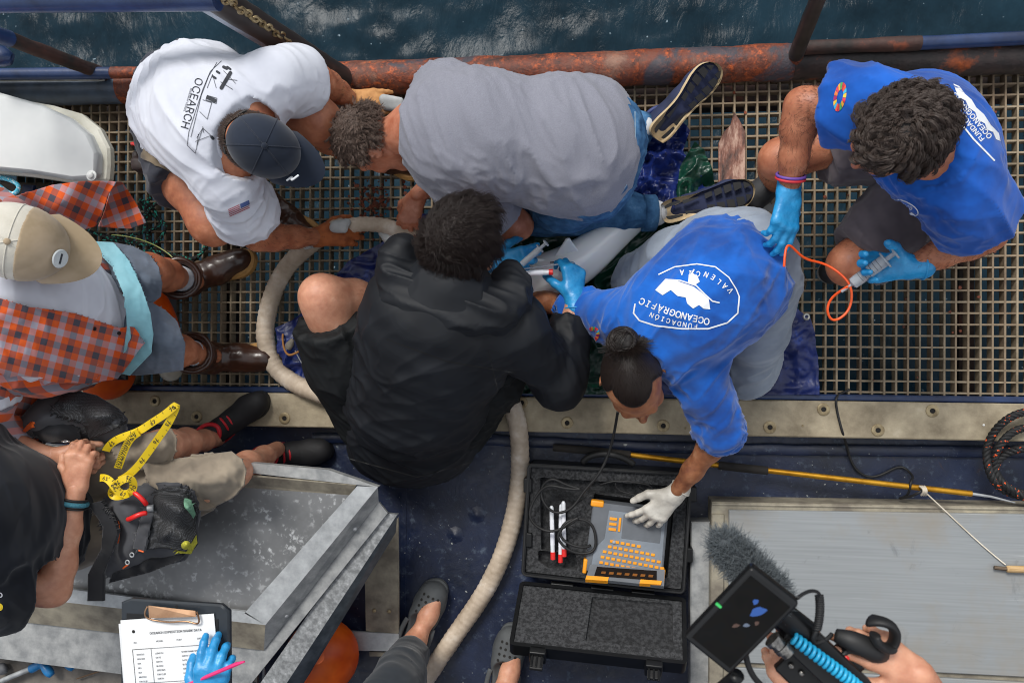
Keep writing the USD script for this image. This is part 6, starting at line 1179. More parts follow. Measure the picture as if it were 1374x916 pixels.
ot = [(1052, 358, .62), (1053, 345, .62), (1057, 330, .61), (1075, 343, .58), (1105, 354, .55), (1128, 368, .56), (1141, 385, .57), (1142, 405, .57), (1131, 424, .57), (1118, 429, .57), (1111, 420, .58), (1113, 405, .59), (1124, 393, .61), (1138, 384, .63)]
solo('orange_tube', tube(spline([P(*q) for q in ot], 160), .0035, 8), mat('orange_silicone', '#d8450d', '#e4571a', rough=.4), 'thin orange tube looping from the gloved fingers to the syringe', 'tube', smooth=True)

# ---------------- D: black jacket, seated with his back to the camera
J = joints('D', pel=(556, 565, .15), neck=(604, 396, .60), head=(620, 318, .67), mid=(574, 485, .44), hipR=(612, 565, .12), hipL=(500, 560, .12), shR=(692, 438, .50), shL=(538, 405, .52), elR=(752, 518, .32), wrR=(771, 404, .30), elL=(590, 345, .36), wrL=(662, 352, .30),
            knR=(690, 428, .37), knL=(432, 398, .42), anR=(690, 400, .10), anL=(545, 410, .10), toeR=(700, 360, .03), toeL=(550, 370, .03))
pd = thing('person', np.append(J['pel'][:2], 0), 'person in black hooded jacket and shorts sitting on the sill, back to camera', 'person')
hfD, huD = V(.62, -.55, -.45), V(.12, -.25, .93)
bm, L = body_mesh(J, hf=hfD, hu=huD, w=1.1, d=1.1, arm_m=1.05, leg_m=1.12, hs=1.03); part(pd, 'body', bm, sk3, True); limb_hair(pd, bm, [(J['elR'], J['wrR']), (J['elL'], J['wrL']), (J['shR'] + (J['elR'] - J['shR']) * .5, J['elR']), (J['hipR'] + (J['knR'] - J['hipR']) * .5, J['knR']), (J['hipL'] + (J['knL'] - J['hipL']) * .5, J['knL']), (J['knR'], J['anR']), (J['knL'], J['anL'])], 120, arm_h)
blackj = cloth('black_softshell', '#0f1115', '#181b20', rough=.62, scale=5, bump=.15, sheen=.0)
S = Shape(); torso(S, J, .034, 1.22, 1.2, .0, 1.0)
S.ell(P(548, 603, .12), (.215, .125, .12), None, .08).ell(P(560, 540, .3), (.2, .14, .15), None, .08)
for s in 'LR': c, dd = arm(S, J, s, .016 if s == 'R' else .012, 0, 1.82, .003, .98, .05); S.cut(c, dd, .085)
S.cap(J['neck'] - A_(0, 0, .03), J['neck'] + V(.15, -.35, .3) * .05, .085, .075, .04)
gD = S.mesh(.0065); gD = folds(gD, V(1, .55, -.2), .010, .07, .5, 5, mask=near(P(540, 560, .3), .3)); gD = folds(gD, V(.2, 1, -.5), .008, .05, .25, 9, mask=near(P(735, 470, .4), .17)); gD = folds(gD, V(1, -.4, 0), .005, .09, .4, 14); tD = part(pd, 'jacket', gD, blackj, True)
S = Shape(); hd = spline([P(540, 335, .60), P(528, 362, .60), P(540, 395, .63), P(580, 415, .645), P(630, 424, .635), P(672, 418, .60), P(688, 396, .565), P(682, 372, .55)], 22)
for k in range(21): S.cap(hd[k], hd[k + 1], .042, .042, .03)
S.ell(P(590, 385, .60), (.10, .07, .05), None, .06).ell(P(622, 400, .60), (.10, .05, .05), None, .05); hm = S.mesh(.005); hm = folds(hm, V(1, .35, 0), .009, .045, .35, 21); part(tD, 'hood', hm, blackj, True)
for pts in ([(518, 455), (600, 485), (690, 500)], [(655, 470), (672, 540), (655, 600)], [(450, 610), (560, 640), (650, 615)]): decal(tD, 'seam', gD, line_tris(pts, 1.2), cloth('seam_black', '#07080a'), .0015)
S = shorts(J, .02, {'L': .84, 'R': .9}, .035, 1.1, 1.12); sD = folds(S.mesh(.007), V(.4, 1, 0), .007, .05, .3, 3); part(pd, 'shorts', sD, cloth('black_shorts', '#0c0e10', '#15181a', rough=.7, sheen=0), True)
g1, iD = glove(pd, 'glove', nitrile, J['wrR'] + V(0, -1, 0) * .01, V(-.05, -1, -.1), V(-.7, -.1, -.7), V(-.75, -.3, .4), curl=(.75, .85, .95, 1.0), thumb=(.6, .5), s=1.02)
g2, iD2 = glove(pd, 'glove', nitrile, J['wrL'], V(1, -.1, 0), V(.1, .1, -1), V(.3, -1, .2), curl=(.45, .55, .65, .75), thumb=(.5, .45), s=1.02)
shoe(pd, 'shoe', P(548, 430, 0), V(0, -1), (0, 0, 1), .28, 1, dsh, wsole, sb2); shoe(pd, 'shoe', P(690, 410, 0), V(.1, -1), (0, 0, 1), .28, -1, dsh, wsole, sb2)
hair(pd, J['head'], hfD, huD, FULL, 15000, .066, hair_d, comb=lambda d, B: B[1] * .45 * (d[2] > 0) + d[0] * B[0] * .4 - B[2] * .3, curl=.010, seed=9, lift=.5, base=base_d, s=1.0, width=.0013, steps=13, freq=.9, jit=.3, cl_n=6)
part(tD, 'zip_pull', ball(P(659, 385, .58), .004), or_k)
v1 = vial(P(690, 375, .29) * 0 + P(688, 367, .3), P(742, 365, .3), .0085, 'red-capped white tube lying across the shark under the gloved hand', .1)
s2_ = thing('syringe', P(715, 345, .33), 'small clear syringe held in the left blue glove above the shark', 'syringe'); sa, sb_ = P(703, 352, .34), P(735, 324, .36); d_ = nrm(sb_ - sa)
part(s2_, 'barrel', lathe([(.0001, -.01), (.010, -.008), (.010, .065), (.016, .066), (.016, .069), (.008, .07)], sa, d_, 18), clr, 40); part(s2_, 'plunger', lathe([(.005, .0), (.005, .09), (.012, .091), (.012, .095), (.0001, .096)], sa, d_, 14), clr, 40)
part(s2_, 'needle', tube(PP((692, 362, .32), (770, 352, .28)), .0022, 6), clr)

# ---------------- E: blue sweatshirt, kneeling, reaching to the scanner
J = joints('E', pel=(1003, 347, .38), neck=(872, 460, .40), head=(849, 508, .46), mid=(945, 398, .47), hipR=(962, 322, .35), hipL=(1028, 385, .35), shR=(834, 426, .36), shL=(936, 502, .38), elR=(775, 416, .25), wrR=(708, 398, .15), elL=(970, 578, .32), wrL=(904, 664, .16),
            knR=(856, 376, .11), knL=(1000, 502, .09), anR=(985, 305, .09), anL=(1035, 432, .10), toeR=(1015, 290, .03), toeL=(1040, 410, .03))
pe = thing('person', np.append(J['pel'][:2], 0), 'person in blue sweatshirt kneeling and reaching down to the scanner keyboard', 'person')
hfE, huE = V(.22, .95, -.12), V(-.05, .12, .99)
bm, L = body_mesh(J, hf=hfE, hu=huE, w=.9, d=.9, arm_m=.88, leg_m=.92, hs=1.14, feet=False, neck_r=.048); part(pe, 'body', bm, sk4, True)
S = Shape(); torso(S, J, .018, .92, 1.0, .06, 1.0); torso(S, J, .03, .88, .98, .06, .4); up_ = nrm(J['neck'] - J['mid'])
for s, q in (('L', 1.16), ('R', 1.12)): c, dd = arm(S, J, s, .02, 0, q, -.004, .9, .05); S.cut(c, dd, .06)
S.cap(J['neck'] - up_ * .04, J['neck'] + up_ * .02, .07, .065, .03); S.cut(P(1040, 322, .45), V(1, -.85, -.1), .3)
royal2 = cloth('royal_blue_fleece', '#083d86', '#1060bd', scale=5, rough=.9, sheen=.3)
gE = S.mesh(.006); gE = folds(gE, V(-.6, .9, 0), .008, .055, .35, 5); gE = folds(gE, V(1, .15, .1), .008, .035, .15, 9, mask=near(P(968, 575, .3), .13)); gE = folds(gE, V(.9, .3, 0), .007, .06, .3, 19, mask=near(P(1000, 370, .5), .2)); tE = part(pe, 'sweatshirt', gE, royal2, True); collar(tE, J, royal2)
for s, q in (('L', 1.16), ('R', 1.12)): c = J['el' + s] + (J['wr' + s] - J['el' + s]) * (q - 1); dd = nrm(J['wr' + s] - J['el' + s]); part(tE, 'cuff', tube(np.array([c - dd * .035, c - dd * .02, c + dd * .015, c + dd * .02]), [.052, .053, .049, .045], 22), royal2, True)
S = shorts(J, .008, 1.9, 0, .76, 1.02, .3); jE = folds(S.mesh(.007), V(1, -.5, 0), .006, .06, .3, 4); jE = folds(jE, V(.2, 1, 0), .006, .04, .15, 11, mask=near(P(870, 355, .1), .14)); pn = part(pe, 'trousers', jE, cloth('pale_blue_grey_cotton', '#747d8a', '#8d96a2', scale=6), True)
g1, iE = glove(pe, 'glove', latex, J['wrL'], V(-.66, .75, -.22), V(-.2, -.1, -1), V(-.8, -.6, .1), curl=(.2, .35, .4, .45), thumb=(.1, .1), s=1.06, spread=.28, curl2=.75)
g2, iE2 = glove(pe, 'glove', latex, J['wrR'], V(-1, -.55, -.1), V(0, 0, -1), V(0, -1, 0), curl=(.3, .35, .4, .45), s=.95)
shoe(pe, 'shoe', P(985, 292, .1), V(.75, -.25, -.4), V(-.3, .1, -.9), .24, 1, mat('pale_trainer', '#8d8f90', '#a9aaa9', rough=.7), mat('dusty_sole', '#8a7d6c', '#a39584', rough=.8, scale=40, bump=.5), mat('sole_dots', '#6f6353', '#8c7f6d', rough=.8), tread=True)
shoe(pe, 'shoe', P(1025, 425, .08), V(.6, -.6, -.4), V(-.3, .1, -.9), .24, -1, mat('pale_trainer', '#8d8f90'), mat('dusty_sole', '#8a7d6c'), mat('sole_dots', '#6f6353'), tread=True)
decal_o = part(pe, 'shoe_patch', xf(box(.016, .03, .004, .001), np.array([V(.75, -.25, 0), V(.25, .75, 0), A_(0, 0, 1)]), P(1004, 289, .16)), or_k)
bunp = J['head'] + basis(hfE, huE)[2] * .07 - basis(hfE, huE)[1] * .118
bunu = A_(-.1, -.86, .5)
hair(pe, J['head'], hfE, huE, lambda l, f, u: (u > -.5) & ((f < .12 + .12 * np.sin(9 * l) * .4) | (u > .74)) & ~((np.abs(l) > .8) & (u < -.05) & (f > -.3)), 13000, .085, hair_b, comb=lambda d, B: nrm(bunu - d) @ B * 1.2, curl=.0, seed=12, lift=.0, cl_n=0, jit=.05, grav=0, base=mat('sleek_hair_base', '#080605', '#0b0807', rough=.6, scale=40, bump=.5, bscale=150), s=1.13, width=.0016, steps=8)
S = Shape().ell(bunp, (.042, .036, .042)); hb = part(pe, 'hair_bun', jitter(S.mesh(.004), .005, 60), base_d, True)
bk = np.stack([bunp + (.0435 + .004 * math.sin(7 * k)) * (np.cos(np.linspace(0, 4, 8) + k * .7)[:, None] * nrm(A_(math.cos(k), math.sin(k * 1.3), math.sin(k * 2.1))) + np.sin(np.linspace(0, 4, 8) + k * .7)[:, None] * nrm(np.cross(A_(math.cos(k), math.sin(k * 1.3), math.sin(k * 2.1)), [.3, .2, .9]))) for k in range(420)]); curves(hb, 'hair_strands', bk, .0017, hair_b)
lg = []; cE = A_(908, 403)
def Et(x, y): a = math.radians(198); return cE + A_(x * math.cos(a) - y * math.sin(a), x * math.sin(a) + y * math.cos(a))
lg.append(line_tris([(992 + 0, 398), (990, 420), (976, 433), (950, 441), (915, 441), (880, 437), (858, 430), (850, 420), (852, 408)], 2.0)); lg.append(line_tris([(884, 368), (905, 358), (935, 354), (960, 358), (978, 372), (988, 388), (992, 398)], 1.6))
lg.append(poly_tris([(879, 389), (892, 375), (904, 375), (918, 380), (930, 384), (941, 392), (951, 401), (953, 415), (944, 414), (938, 409), (930, 414), (922, 407), (920, 399), (909, 397), (900, 389), (889, 396)]))
lg.append(line_tris([(893, 375), (912, 376), (934, 383), (946, 395), (956, 404), (965, 406)], 1.8)); lg.append(poly_tris([(923, 379), (924, 371), (929, 366), (936, 371), (939, 378), (933, 382)])); lg.append(line_tris([(927, 369), (931, 362)], 2))
s_ = 'OCEANOGRÀFIC'
for k, chx in enumerate(s_):
    t = k / (len(s_) - 1); x = np.interp(t, [0, .5, 1], [949, 908, 864]); y = np.interp(t, [0, .5, 1], [431, 421, 405]); lg.append(text_tris(chx, 8.6, (x, y - 4), np.interp(t, [0, 1], [186, 212]), True, .95, True))
s_ = 'FUNDACIÓN'
for k, chx in enumerate(s_):
    t = k / (len(s_) - 1); lg.append(text_tris(chx, 6.2, (np.interp(t, [0, .5, 1], [934, 905, 876]), np.interp(t, [0, .5, 1], [438, 433, 423]) - 3), np.interp(t, [0, 1], [184, 206]), True, .95, True))
s_ = 'VALENCIA'
for k, chx in enumerate(s_):
    t = k / 7; lg.append(text_tris(chx, 7.0, (np.interp(t, [0, .5, 1], [983, 955, 915]), np.interp(t, [0, .5, 1], [388, 366, 362])), np.interp(t, [0, 1], [238, 180]), True, .9, True))
decal(tE, 'back_print', gE, join_tris(*lg), white_ink, edge=3)
sdg(tE, gE, A_(795, 449), 9, 11, .4, 12, -2.6, 1.2); sdg(tE, gE, A_(800, 462), 8, 7, .4, 5, .2, 1.4)

# ---------------- F: plaid shirt and trucker cap, seated at the left
J = joints('F', 'elR elL', pel=(92, 425, .42), neck=(5, 392, .90), head=(30, 325, 1.0), mid=(62, 425, .68), hipR=(100, 468, .42), hipL=(105, 382, .42), shR=(-25, 468, .82), shL=(-15, 300, .82), elR=(20, 600, .62), wrR=(60, 570, .5), elL=(-60, 230, .62), wrL=(-150, 230, .45),
            knR=(212, 466, .48), knL=(200, 364, .48), anR=(286, 478, .12), anL=(262, 378, .12), toeR=(368, 476, .03), toeL=(335, 348, .03))
pf = thing('person', np.append(J['pel'][:2], 0), 'person in orange plaid shirt and beige trucker cap seated with brown boots forward', 'person')
hfF, huF = V(.85, .22, -.48), V(.48, .12, .87)
hS, hi = hshape(J['wrR'], V(1, .2, 0), V(0, 0, -1), V(0, -1, 0)); hS2, hi2 = hshape(J['wrL'], V(1, 0, 0), V(0, 0, -1), V(0, 1, 0))
bm, L = body_mesh(J, hf=hfF, hu=huF, w=1.1, d=1.1, leg_m=.86, belly=.05, feet=False, hands=(hS.mesh(.0035), hS2.mesh(.0035))); part(pf, 'body', bm, sk1, True)
S = tee(J, .02, 1.1, 1.12, sl=.5, t0=.1, belly=.07, neck_up=.10); gF = folds(S.mesh(.0065), V(.3, 1, -.2), .007, .07, .3, 3); part(pf, 'tshirt', gF, whitet, True)
S = shorts(J, .006, {'R': .5, 'L': .5}, .0, 1.0, .86, .3); sF = S.mesh(.008); slate = cloth('slate_shorts', '#4a535f', '#616b7a', scale=7, c3='#737c89'); so = part(pf, 'shorts', sF, slate, True)
leg_sheets = []
for poly, zc_, sd in (([(140, 440), (180, 404), (203, 405), (222, 416), (238, 431), (249, 462), (246, 497), (215, 501), (183, 504), (150, 500)], [(150, 465, .62), (200, 455, .60), (240, 463, .565), (237, 432, .52), (246, 496, .50), (203, 406, .54), (183, 503, .52), (150, 440, .60), (150, 500, .54), (225, 440, .57), (225, 485, .555)], 21), ([(132, 330), (152, 325), (178, 330), (200, 341), (213, 358), (218, 380), (216, 398), (203, 408), (180, 404), (150, 380)], [(150, 345, .58), (175, 362, .605), (200, 375, .585), (217, 380, .55), (205, 346, .51), (152, 326, .53), (203, 407, .53), (216, 397, .53), (150, 385, .60)], 23)):
    m_, uv_ = px_sheet(poly, zc_, 2.2, .006, .008, 16, sd); leg_sheets.append(m_); part(so, 'shorts_leg', m_, slate, True)
hmF, uv_ = px_sheet([(118, 323), (152, 325), (172, 348), (190, 385), (202, 420), (206, 448), (203, 474), (174, 504), (158, 500), (166, 470), (170, 440), (168, 400), (150, 355)], [(130, 330, .60), (152, 326, .57), (190, 385, .625), (206, 448, .635), (203, 472, .62), (174, 503, .55), (160, 498, .57), (175, 430, .67), (165, 390, .66), (180, 465, .645)], 2.2, .004, .007, 18, 31, over=leg_sheets, off=.008); part(pf, 'undershirt_hem', hmF, cloth('aqua_jersey', '#6fa0ac', '#86b3bd', scale=5), True)
soc = cloth('grey_sock', '#9a9ea6', '#b0b4ba')
b_ = boot(pf, P(257, 473, .27), P(270, 476, .0) * 0 + P(262, 480, 0) + A_(.03, 0, 0), V(1, -.02), boot_m, bsole, side=-1); part(b_, 'sock', tube(np.array([P(270, 476, .2), P(256, 473, .272)]), [.042, .044], 20), soc, True)
b_ = boot(pf, P(240, 373, .27), P(246, 386, 0), V(.93, -.36), boot_m, bsole, side=1); part(b_, 'sock', tube(np.array([P(252, 376, .2), P(239, 373, .272)]), [.042, .044], 20), soc, True)
tan = cloth('tan_twill', '#8d7c63', '#a3917a', bump=.2); offw = cloth('off_white_mesh', '#b4afa3', '#c3bfb4', bscale=400, bump=.6)
hp, L = cap_hat(pf, J['head'], hfF, huF, offw, tan, s=1.08, bl=.075)
latF, fwF, upF = basis(hfF, huF); S = Shape().ell(L(0, -.004, .031), np.array([.0895, .1095, .0995]) * 1.08, np.array([latF, fwF, upF]), .01).cut(L(0, .012, 0), -fwF, .3).cut(L(0, 0, .03), -upF, .3); part(hp, 'front_panel', S.mesh(.004), tan, True)
part(hp, 'patch', xf(lathe([(.0001, .003), (.022, .003), (.024, 0)], A_(0, 0, 0), (0, 0, 1), 20), np.array([latF, nrm(upF * .8 - fwF * .6), nrm(fwF * .8 + upF * .6)]), L(.012, .095, .085)), mat('pale_patch', '#9aa0a2', '#b5babb', rough=.7)); part(hp, 'patch_mark', xf(box(.026, .006, .002), np.array([latF, nrm(upF * .8 - fwF * .6), nrm(fwF * .8 + upF * .6)]), L(.012, .0965, .087)), black_ink)
hair(pf, J['head'], hfF, huF, lambda l, f, u: (u < .2) & (u > -.5) & (f < .25), 1500, .02, hair_g, comb=lambda d, B: -B[2], seed=3, lift=.3, base=base_g)
def plaid():
    seq = [(0, '#c4501c'), (.25, '#98939f'), (.5, '#c4501c'), (.75, '#403d47')]
    def ramp(): return {'interpolate': False, 'ramp': [(a, lin(c)) for a, c in seq]}
    N = {'uv': ('uvmap', {'attribute': 'st'}), 's': ('separate_xyz', {}), 'fx': ('math', {'math_type': 'fraction'}), 'fy': ('math', {'math_type': 'fraction'}), 'rx': ('rgb_ramp', ramp()), 'ry': ('rgb_ramp', ramp()), 'm': ('mix', {'fac': .5}), 'tc': ('texture_coordinate', {}), 'n': ('noise_texture', {'scale': 900.0}), 'bp': ('bump', {'strength': .3, 'distance': .0008}), 'p': ('principled_bsdf', {'roughness': .9, 'sheen_weight': .15, 'specular_ior_level': .2})}
    return usdkit.material(stage, '/World/Looks/orange_plaid', N, [('uv.UV', 's.vector'), ('s.x', 'fx.value1'), ('s.y', 'fy.value1'), ('fx.value', 'rx.fac'), ('fy.value', 'ry.fac'), ('rx.color', 'm.color1'), ('ry.color', 'm.color2'), ('m.color', 'p.base_color'), ('tc.object', 'n.vector'), ('n.fac', 'bp.height'), ('bp.normal', 'p.normal')], surface='p.BSDF')
pl_m = plaid()
def plaid_uv(uv, ang, per): a = math.radians(ang); return np.c_[uv @ [math.cos(a), math.sin(a)], uv @ [-math.sin(a), math.cos(a)]] / per
S = Shape(); torso(S, J, .034, 1.22, 1.15, .15, 1.0)
for s in 'LR': c, dd = arm(S, J, s, .02, 0, 1.6, 0, 1.1, .05)
S.cut(P(55, 400, .8), V(1, 0, .45), .5); bk = folds(S.mesh(.008), V(0, 1, 0), .007, .06, .3, 2); ps = part(pf, 'plaid_shirt', bk, pl_m, True, uv=plaid_uv(bk[0][:, :2] * 100, 10, 8.0))
m, uv = px_sheet([(-60, 400), (0, 400), (40, 412), (60, 414), (100, 420), (148, 436), (160, 440), (178, 438), (194, 460), (186, 470), (158, 508), (120, 514), (70, 512), (52, 520), (60, 535), (20, 580), (-60, 600)], [(-60, 480, .85), (0, 405, .90), (60, 416, .80), (120, 440, .70), (178, 440, .60), (190, 462, .57), (150, 500, .55), (80, 505, .62), (20, 560, .60), (-60, 590, .6), (40, 450, .80), (100, 470, .70)], 2.6, .003, .012, 30, 4, over=[gF, sF, hmF])
part(ps, 'front_panel', m, pl_m, True, uv=plaid_uv(uv, 15, 36.0))
m, uv = px_sheet([(-60, 280), (25, 262), (70, 248), (110, 243), (150, 243), (156, 244), (145, 262), (136, 290), (128, 304), (112, 308), (90, 304), (60, 300), (-60, 330)], [(-60, 300, .8), (25, 268, .66), (70, 252, .6), (110, 246, .55), (156, 246, .46), (136, 295, .46), (115, 306, .45), (80, 275, .62), (125, 270, .5), (60, 298, .55)], 2.6, .003, .006, 30, 7, over=[gF, sF, hmF]); part(ps, 'front_panel', m, pl_m, True, uv=plaid_uv(uv, 25, 36.0))
m, uv = px_sheet([(152, 244), (164, 244), (180, 268), (196, 299), (175, 307), (150, 306), (132, 304), (140, 285), (147, 262)], [(152, 245, .44), (164, 245, .38), (196, 299, .34), (175, 306, .33), (133, 303, .36), (160, 275, .37)], 2.6, .003, .006, 30, 9); part(ps, 'folded_hem', m, pl_m, True, uv=plaid_uv(uv, -20, 35.0))
m, uv = px_sheet([(-60, 512), (40, 500), (75, 520), (84, 540), (50, 556), (30, 580), (-60, 600)], [(-60, 560, .62), (40, 505, .62), (80, 535, .56), (30, 578, .5)], 2.6, .003, .01, 26, 12); part(ps, 'sleeve_end', m, pl_m, True, uv=plaid_uv(uv, 40, 36.0))
for u, v, z in ((127, 441, .74), (160, 447, .68), (53, 427, .84)): part(ps, 'button', lathe([(.0001, .003), (.005, .003), (.006, 0)], P(u, v, z + .022), (0, 0, 1), 10), black_pl)
cr = thing('seat_box', P(60, 425, 0), 'grey gear box the person in plaid sits on', 'box'); part(cr, 'body', bev_prism([(-2.02, -.1), (-1.64, -.1), (-1.64, .3), (-2.02, .3)], .004, .32, .01), grey_d); part(cr, 'lid', bev_prism([(-2.04, -.12), (-1.63, -.12), (-1.63, .32), (-2.04, .32)], .3205, .345, .01), black_pl)

# ---------------- G: black tee, khaki shorts, sitting on the steel table
J = joints('G', pel=(55, 690, .56), neck=(-70, 700, 1.0), head=(-118, 690, 1.14), mid=(-5, 695, .78), hipR=(100, 728, .55), hipL=(70, 645, .55), shR=(-62, 790, .94), shL=(-75, 612, .94), elR=(74, 792, .74), wrR=(103, 655, .72), elL=(-35, 588, .74), wrL=(72, 612, .68),
            knR=(306, 640, .52), knL=(222, 598, .52), anR=(372, 602, .04), anL=(292, 588, .08), toeR=(425, 595, .0), toeL=(345, 540, .05))
pg = thing('person', np.append(J['pel'][:2], -.06), 'person in black T-shirt and khaki shorts sitting on the steel table with hands clasped', 'person')
hS, hi = hshape(J['wrR'], V(.12, -1, .05), V(.35, 0, -1), V(-1, 0, .2), curl=(.75, .8, .85, .9), thumb=(.35, .3), s=1.02, spread=.05); hS2, hi2 = hshape(J['wrL'], V(1, .42, -.05), V(-.1, .5, -.9), V(.2, -1, .3), curl=(.75, .85, .9, .9), thumb=(.3, .2), s=1.0, spread=.05)
bm, L = body_mesh(J, hf=V(1, 0, -.3), hu=V(.3, 0, 1), w=1.0, leg_m=.78, arm_m=.92, feet=False, hands=(hS.mesh(.0028), hS2.mesh(.0028))); part(pg, 'body', bm, sk3, True)
hair(pg, J['head'], V(1, 0, -.3), V(.3, 0, 1), FULL, 1500, .03, hair_d, seed=2, base=base_d)
blackt = cloth('black_jersey', '#0d1016', '#161a22', scale=5)
S = tee(J, .022, 1.14, 1.12, sl=.66, slf=.05, t0=.05, belly=.02); gG = folds(S.mesh(.0065), V(.4, 1, 0), .007, .06, .3, 3); tG = part(pg, 'tshirt', gG, blackt, True)
decal(tG, 'sleeve_print', gG, poly_tris(Point(-1, 814).buffer(5)), mat('yellow_print', '#cfae12', '#d9b91a')); decal(tG, 'sleeve_print', gG, text_tris('eo', 8, (-8, 804), -20, True), white_ink)
kh = cloth('khaki_cotton', '#73695c', '#8b8070', scale=7); S = shorts(J, .012, {'R': .85, 'L': .85}, .01, .92, .78, .35); sG = folds(S.mesh(.007), V(.3, 1, 0), .006, .035, .25, 4, mask=near(P(290, 650, .55), .16)); sG = folds(sG, V(1, -.3, 0), .003, .06, .4, 6); sh_ = part(pg, 'shorts', sG, kh, True); under_leg = []
for poly, zc_, sd in (([(190, 622), (223, 617), (262, 611), (311, 605), (325, 616), (331, 630), (327, 650), (312, 668), (282, 683), (262, 682), (236, 672), (200, 650)], [(200, 635, .62), (250, 642, .635), (290, 642, .625), (318, 632, .60), (311, 606, .55), (330, 630, .565), (312, 667, .54), (262, 682, .53), (223, 617, .56), (265, 612, .56), (320, 650, .585)], 41), ([(150, 600), (190, 583), (230, 574), (238, 589), (236, 606), (228, 620), (205, 628), (165, 632)], [(165, 615, .63), (200, 600, .635), (228, 595, .60), (230, 575, .55), (237, 590, .565), (228, 619, .555), (180, 588, .57), (180, 630, .57)], 43)):
    m_, uv_ = px_sheet(poly, zc_, 2.2, .006, .010, 15, sd, over=[sG], off=.006); part(sh_, 'shorts_leg', m_, kh, True); under_leg.append(m_)
bks, rdd = mat('black_knit_shoe', '#0c0c0e', '#1b1b1e', rough=.7, bump=.6, bscale=350, bdist=.001), mat('red_trim', '#b01822', '#cc2430', rough=.5)
for hl_, fw_, sd in ((P(283, 592, .03), V(.80, -.62), 1), (P(352, 610, -.06), V(1, -.1), -1)):
    s_ = shoe(pg, 'shoe', hl_, fw_, (0, 0, 1), .285, sd, bks, black_rub, black_rub, m_lace=rdd)
    lat, fw, up = basis(fw_, (0, 0, 1)); Q = lambda x, y, z: hl_ + fw * x * .285 - lat * y * .285 + A_(0, 0, z * .285)
    for y in (-.125, .125): part(s_, 'red_line', tube(spline([Q(.02, y * .8, .2), Q(.15, y * 1.05, .12), Q(.4, y * 1.1, .15), Q(.5, y * .9, .22)], 16), .0035, 6), rdd, True)
    for k in range(4): part(s_, 'red_lace', tube(spline([Q(.42 + .07 * k, .09, .3 - .022 * k), Q(.45 + .07 * k, 0, .35 - .03 * k), Q(.42 + .07 * k, -.09, .3 - .022 * k)], 10), .0045, 6), rdd, True)
wb_ = J['wrR'] + nrm(J['elR'] - J['wrR']) * .03; F_ = frame_of(J['elR'] - J['wrR']); t = np.linspace(0, 2 * np.pi, 30)
for o, m_, r_ in ((0, black_rub, .0035), (.012, mat('teal_band', '#2b6070', '#3f7c8c', rough=.8, scale=200, bump=.8, bscale=400), .0075), (.024, black_rub, .003)): part(pg, 'wrist_band', tube(wb_ + F_[2] * o + .0345 * (np.cos(t)[:, None] * F_[0] + np.sin(t)[:, None] * F_[1]), r_, 8, caps=False), m_, True)
for tip, sd in ((P(88, 592, .74), 0), (P(160, 648, .70), 1)): F2 = frame_of(hi['f'] if not sd else hi2['f']); part(pg, 'ring', tube(tip + .0105 * (np.cos(t)[:, None] * F2[0] + np.sin(t)[:, None] * F2[1]), .0013, 6, caps=False), mat('silver', '#b0b0b0', '#c5c5c5', metal=.9, rough=.2), True)
# tool bag round the waist
pack = cloth('grey_pack_cloth', '#35363a', '#46474b', rough=.8); webm = cloth('black_webbing', '#131417', '#1f2024', bscale=300, bump=.8)
def mesh_net():
    N = {'tc': ('texture_coordinate', {}), 'v': ('voronoi_texture', {'scale': 260.0, 'randomness': .2, 'feature': 'f1'}), 'r': ('rgb_ramp', {'ramp': [(.28, lin('#4c4e52')), (.4, lin('#131416'))]}), 'bp': ('bump', {'strength': .8, 'distance': .001}), 'p': ('principled_bsdf', {'roughness': .7})}
    return usdkit.material(stage, '/World/Looks/net_pocket', N, [('tc.object', 'v.vector'), ('v.distance', 'r.fac'), ('r.color', 'p.base_color'), ('v.distance', 'bp.height'), ('bp.normal', 'p.normal')], surface='p.BSDF')
net = mesh_net()
under_bag = [sG, gG] + under_leg; done_bag = []
bg = thing('waist_bag', P(180, 700, .6), 'grey tool bag with net pockets strapped round the hips of the seated person', 'bag')
def puff(name, poly, zb, zt_, m, amp=.004, seed=0, parent=bg, pw=.5, step=2.5, ov=True):
    pg_ = Polygon(poly); ring = [(x, y, zb) for x, y in np.array(pg_.exterior.coords)[:-1]]; c = pg_.buffer(-10); cen = [(x, y, zt_) for x, y in np.array(c.exterior.coords)[::5]] if not c.is_empty and c.geom_type == 'Polygon' else []
    mm, uv = px_sheet(poly, ring + cen + [(pg_.centroid.x, pg_.centroid.y, zt_ + .006)], step, .012, amp, 30, seed, over=(under_bag + [x for n_, x in done_bag if n_ in 'pouch']) if ov else None); done_bag.append(('pouch' if 'pouch' in name else name, mm)); return part(parent, name, mm, m, True)
puff('lower_pouch', [(138, 668), (160, 656), (205, 648), (240, 648), (258, 660), (266, 690), (266, 730), (248, 752), (200, 764), (150, 776), (138, 770), (150, 735), (132, 700)], .54, .635, pack, .005, 3)
puff('net_pocket', [(203, 662), (228, 652), (250, 656), (262, 682), (264, 716), (250, 740), (218, 735), (192, 738), (200, 700)], .575, .668, net, .003, 5); puff('pocket_edge', [(178, 735), (190, 690), (198, 664), (206, 664), (206, 690), (194, 740)], .62, .672, pack, .002, 6)
puff('yellow_net', [(232, 730), (250, 718), (262, 704), (265, 728), (256, 743), (240, 742)], .60, .668, mat('yellow_net_cloth', '#8f8c26', '#b5b13a', rough=.8, scale=180, bump=.8, bscale=260), .002, 8)
puff('green_patch', [(244, 660), (256, 668), (263, 690), (258, 698), (248, 696)], .615, .676, mat('green_net_cloth', '#4f7a62', '#6f9a80', rough=.8, scale=180, bump=.8, bscale=260), .002, 9)
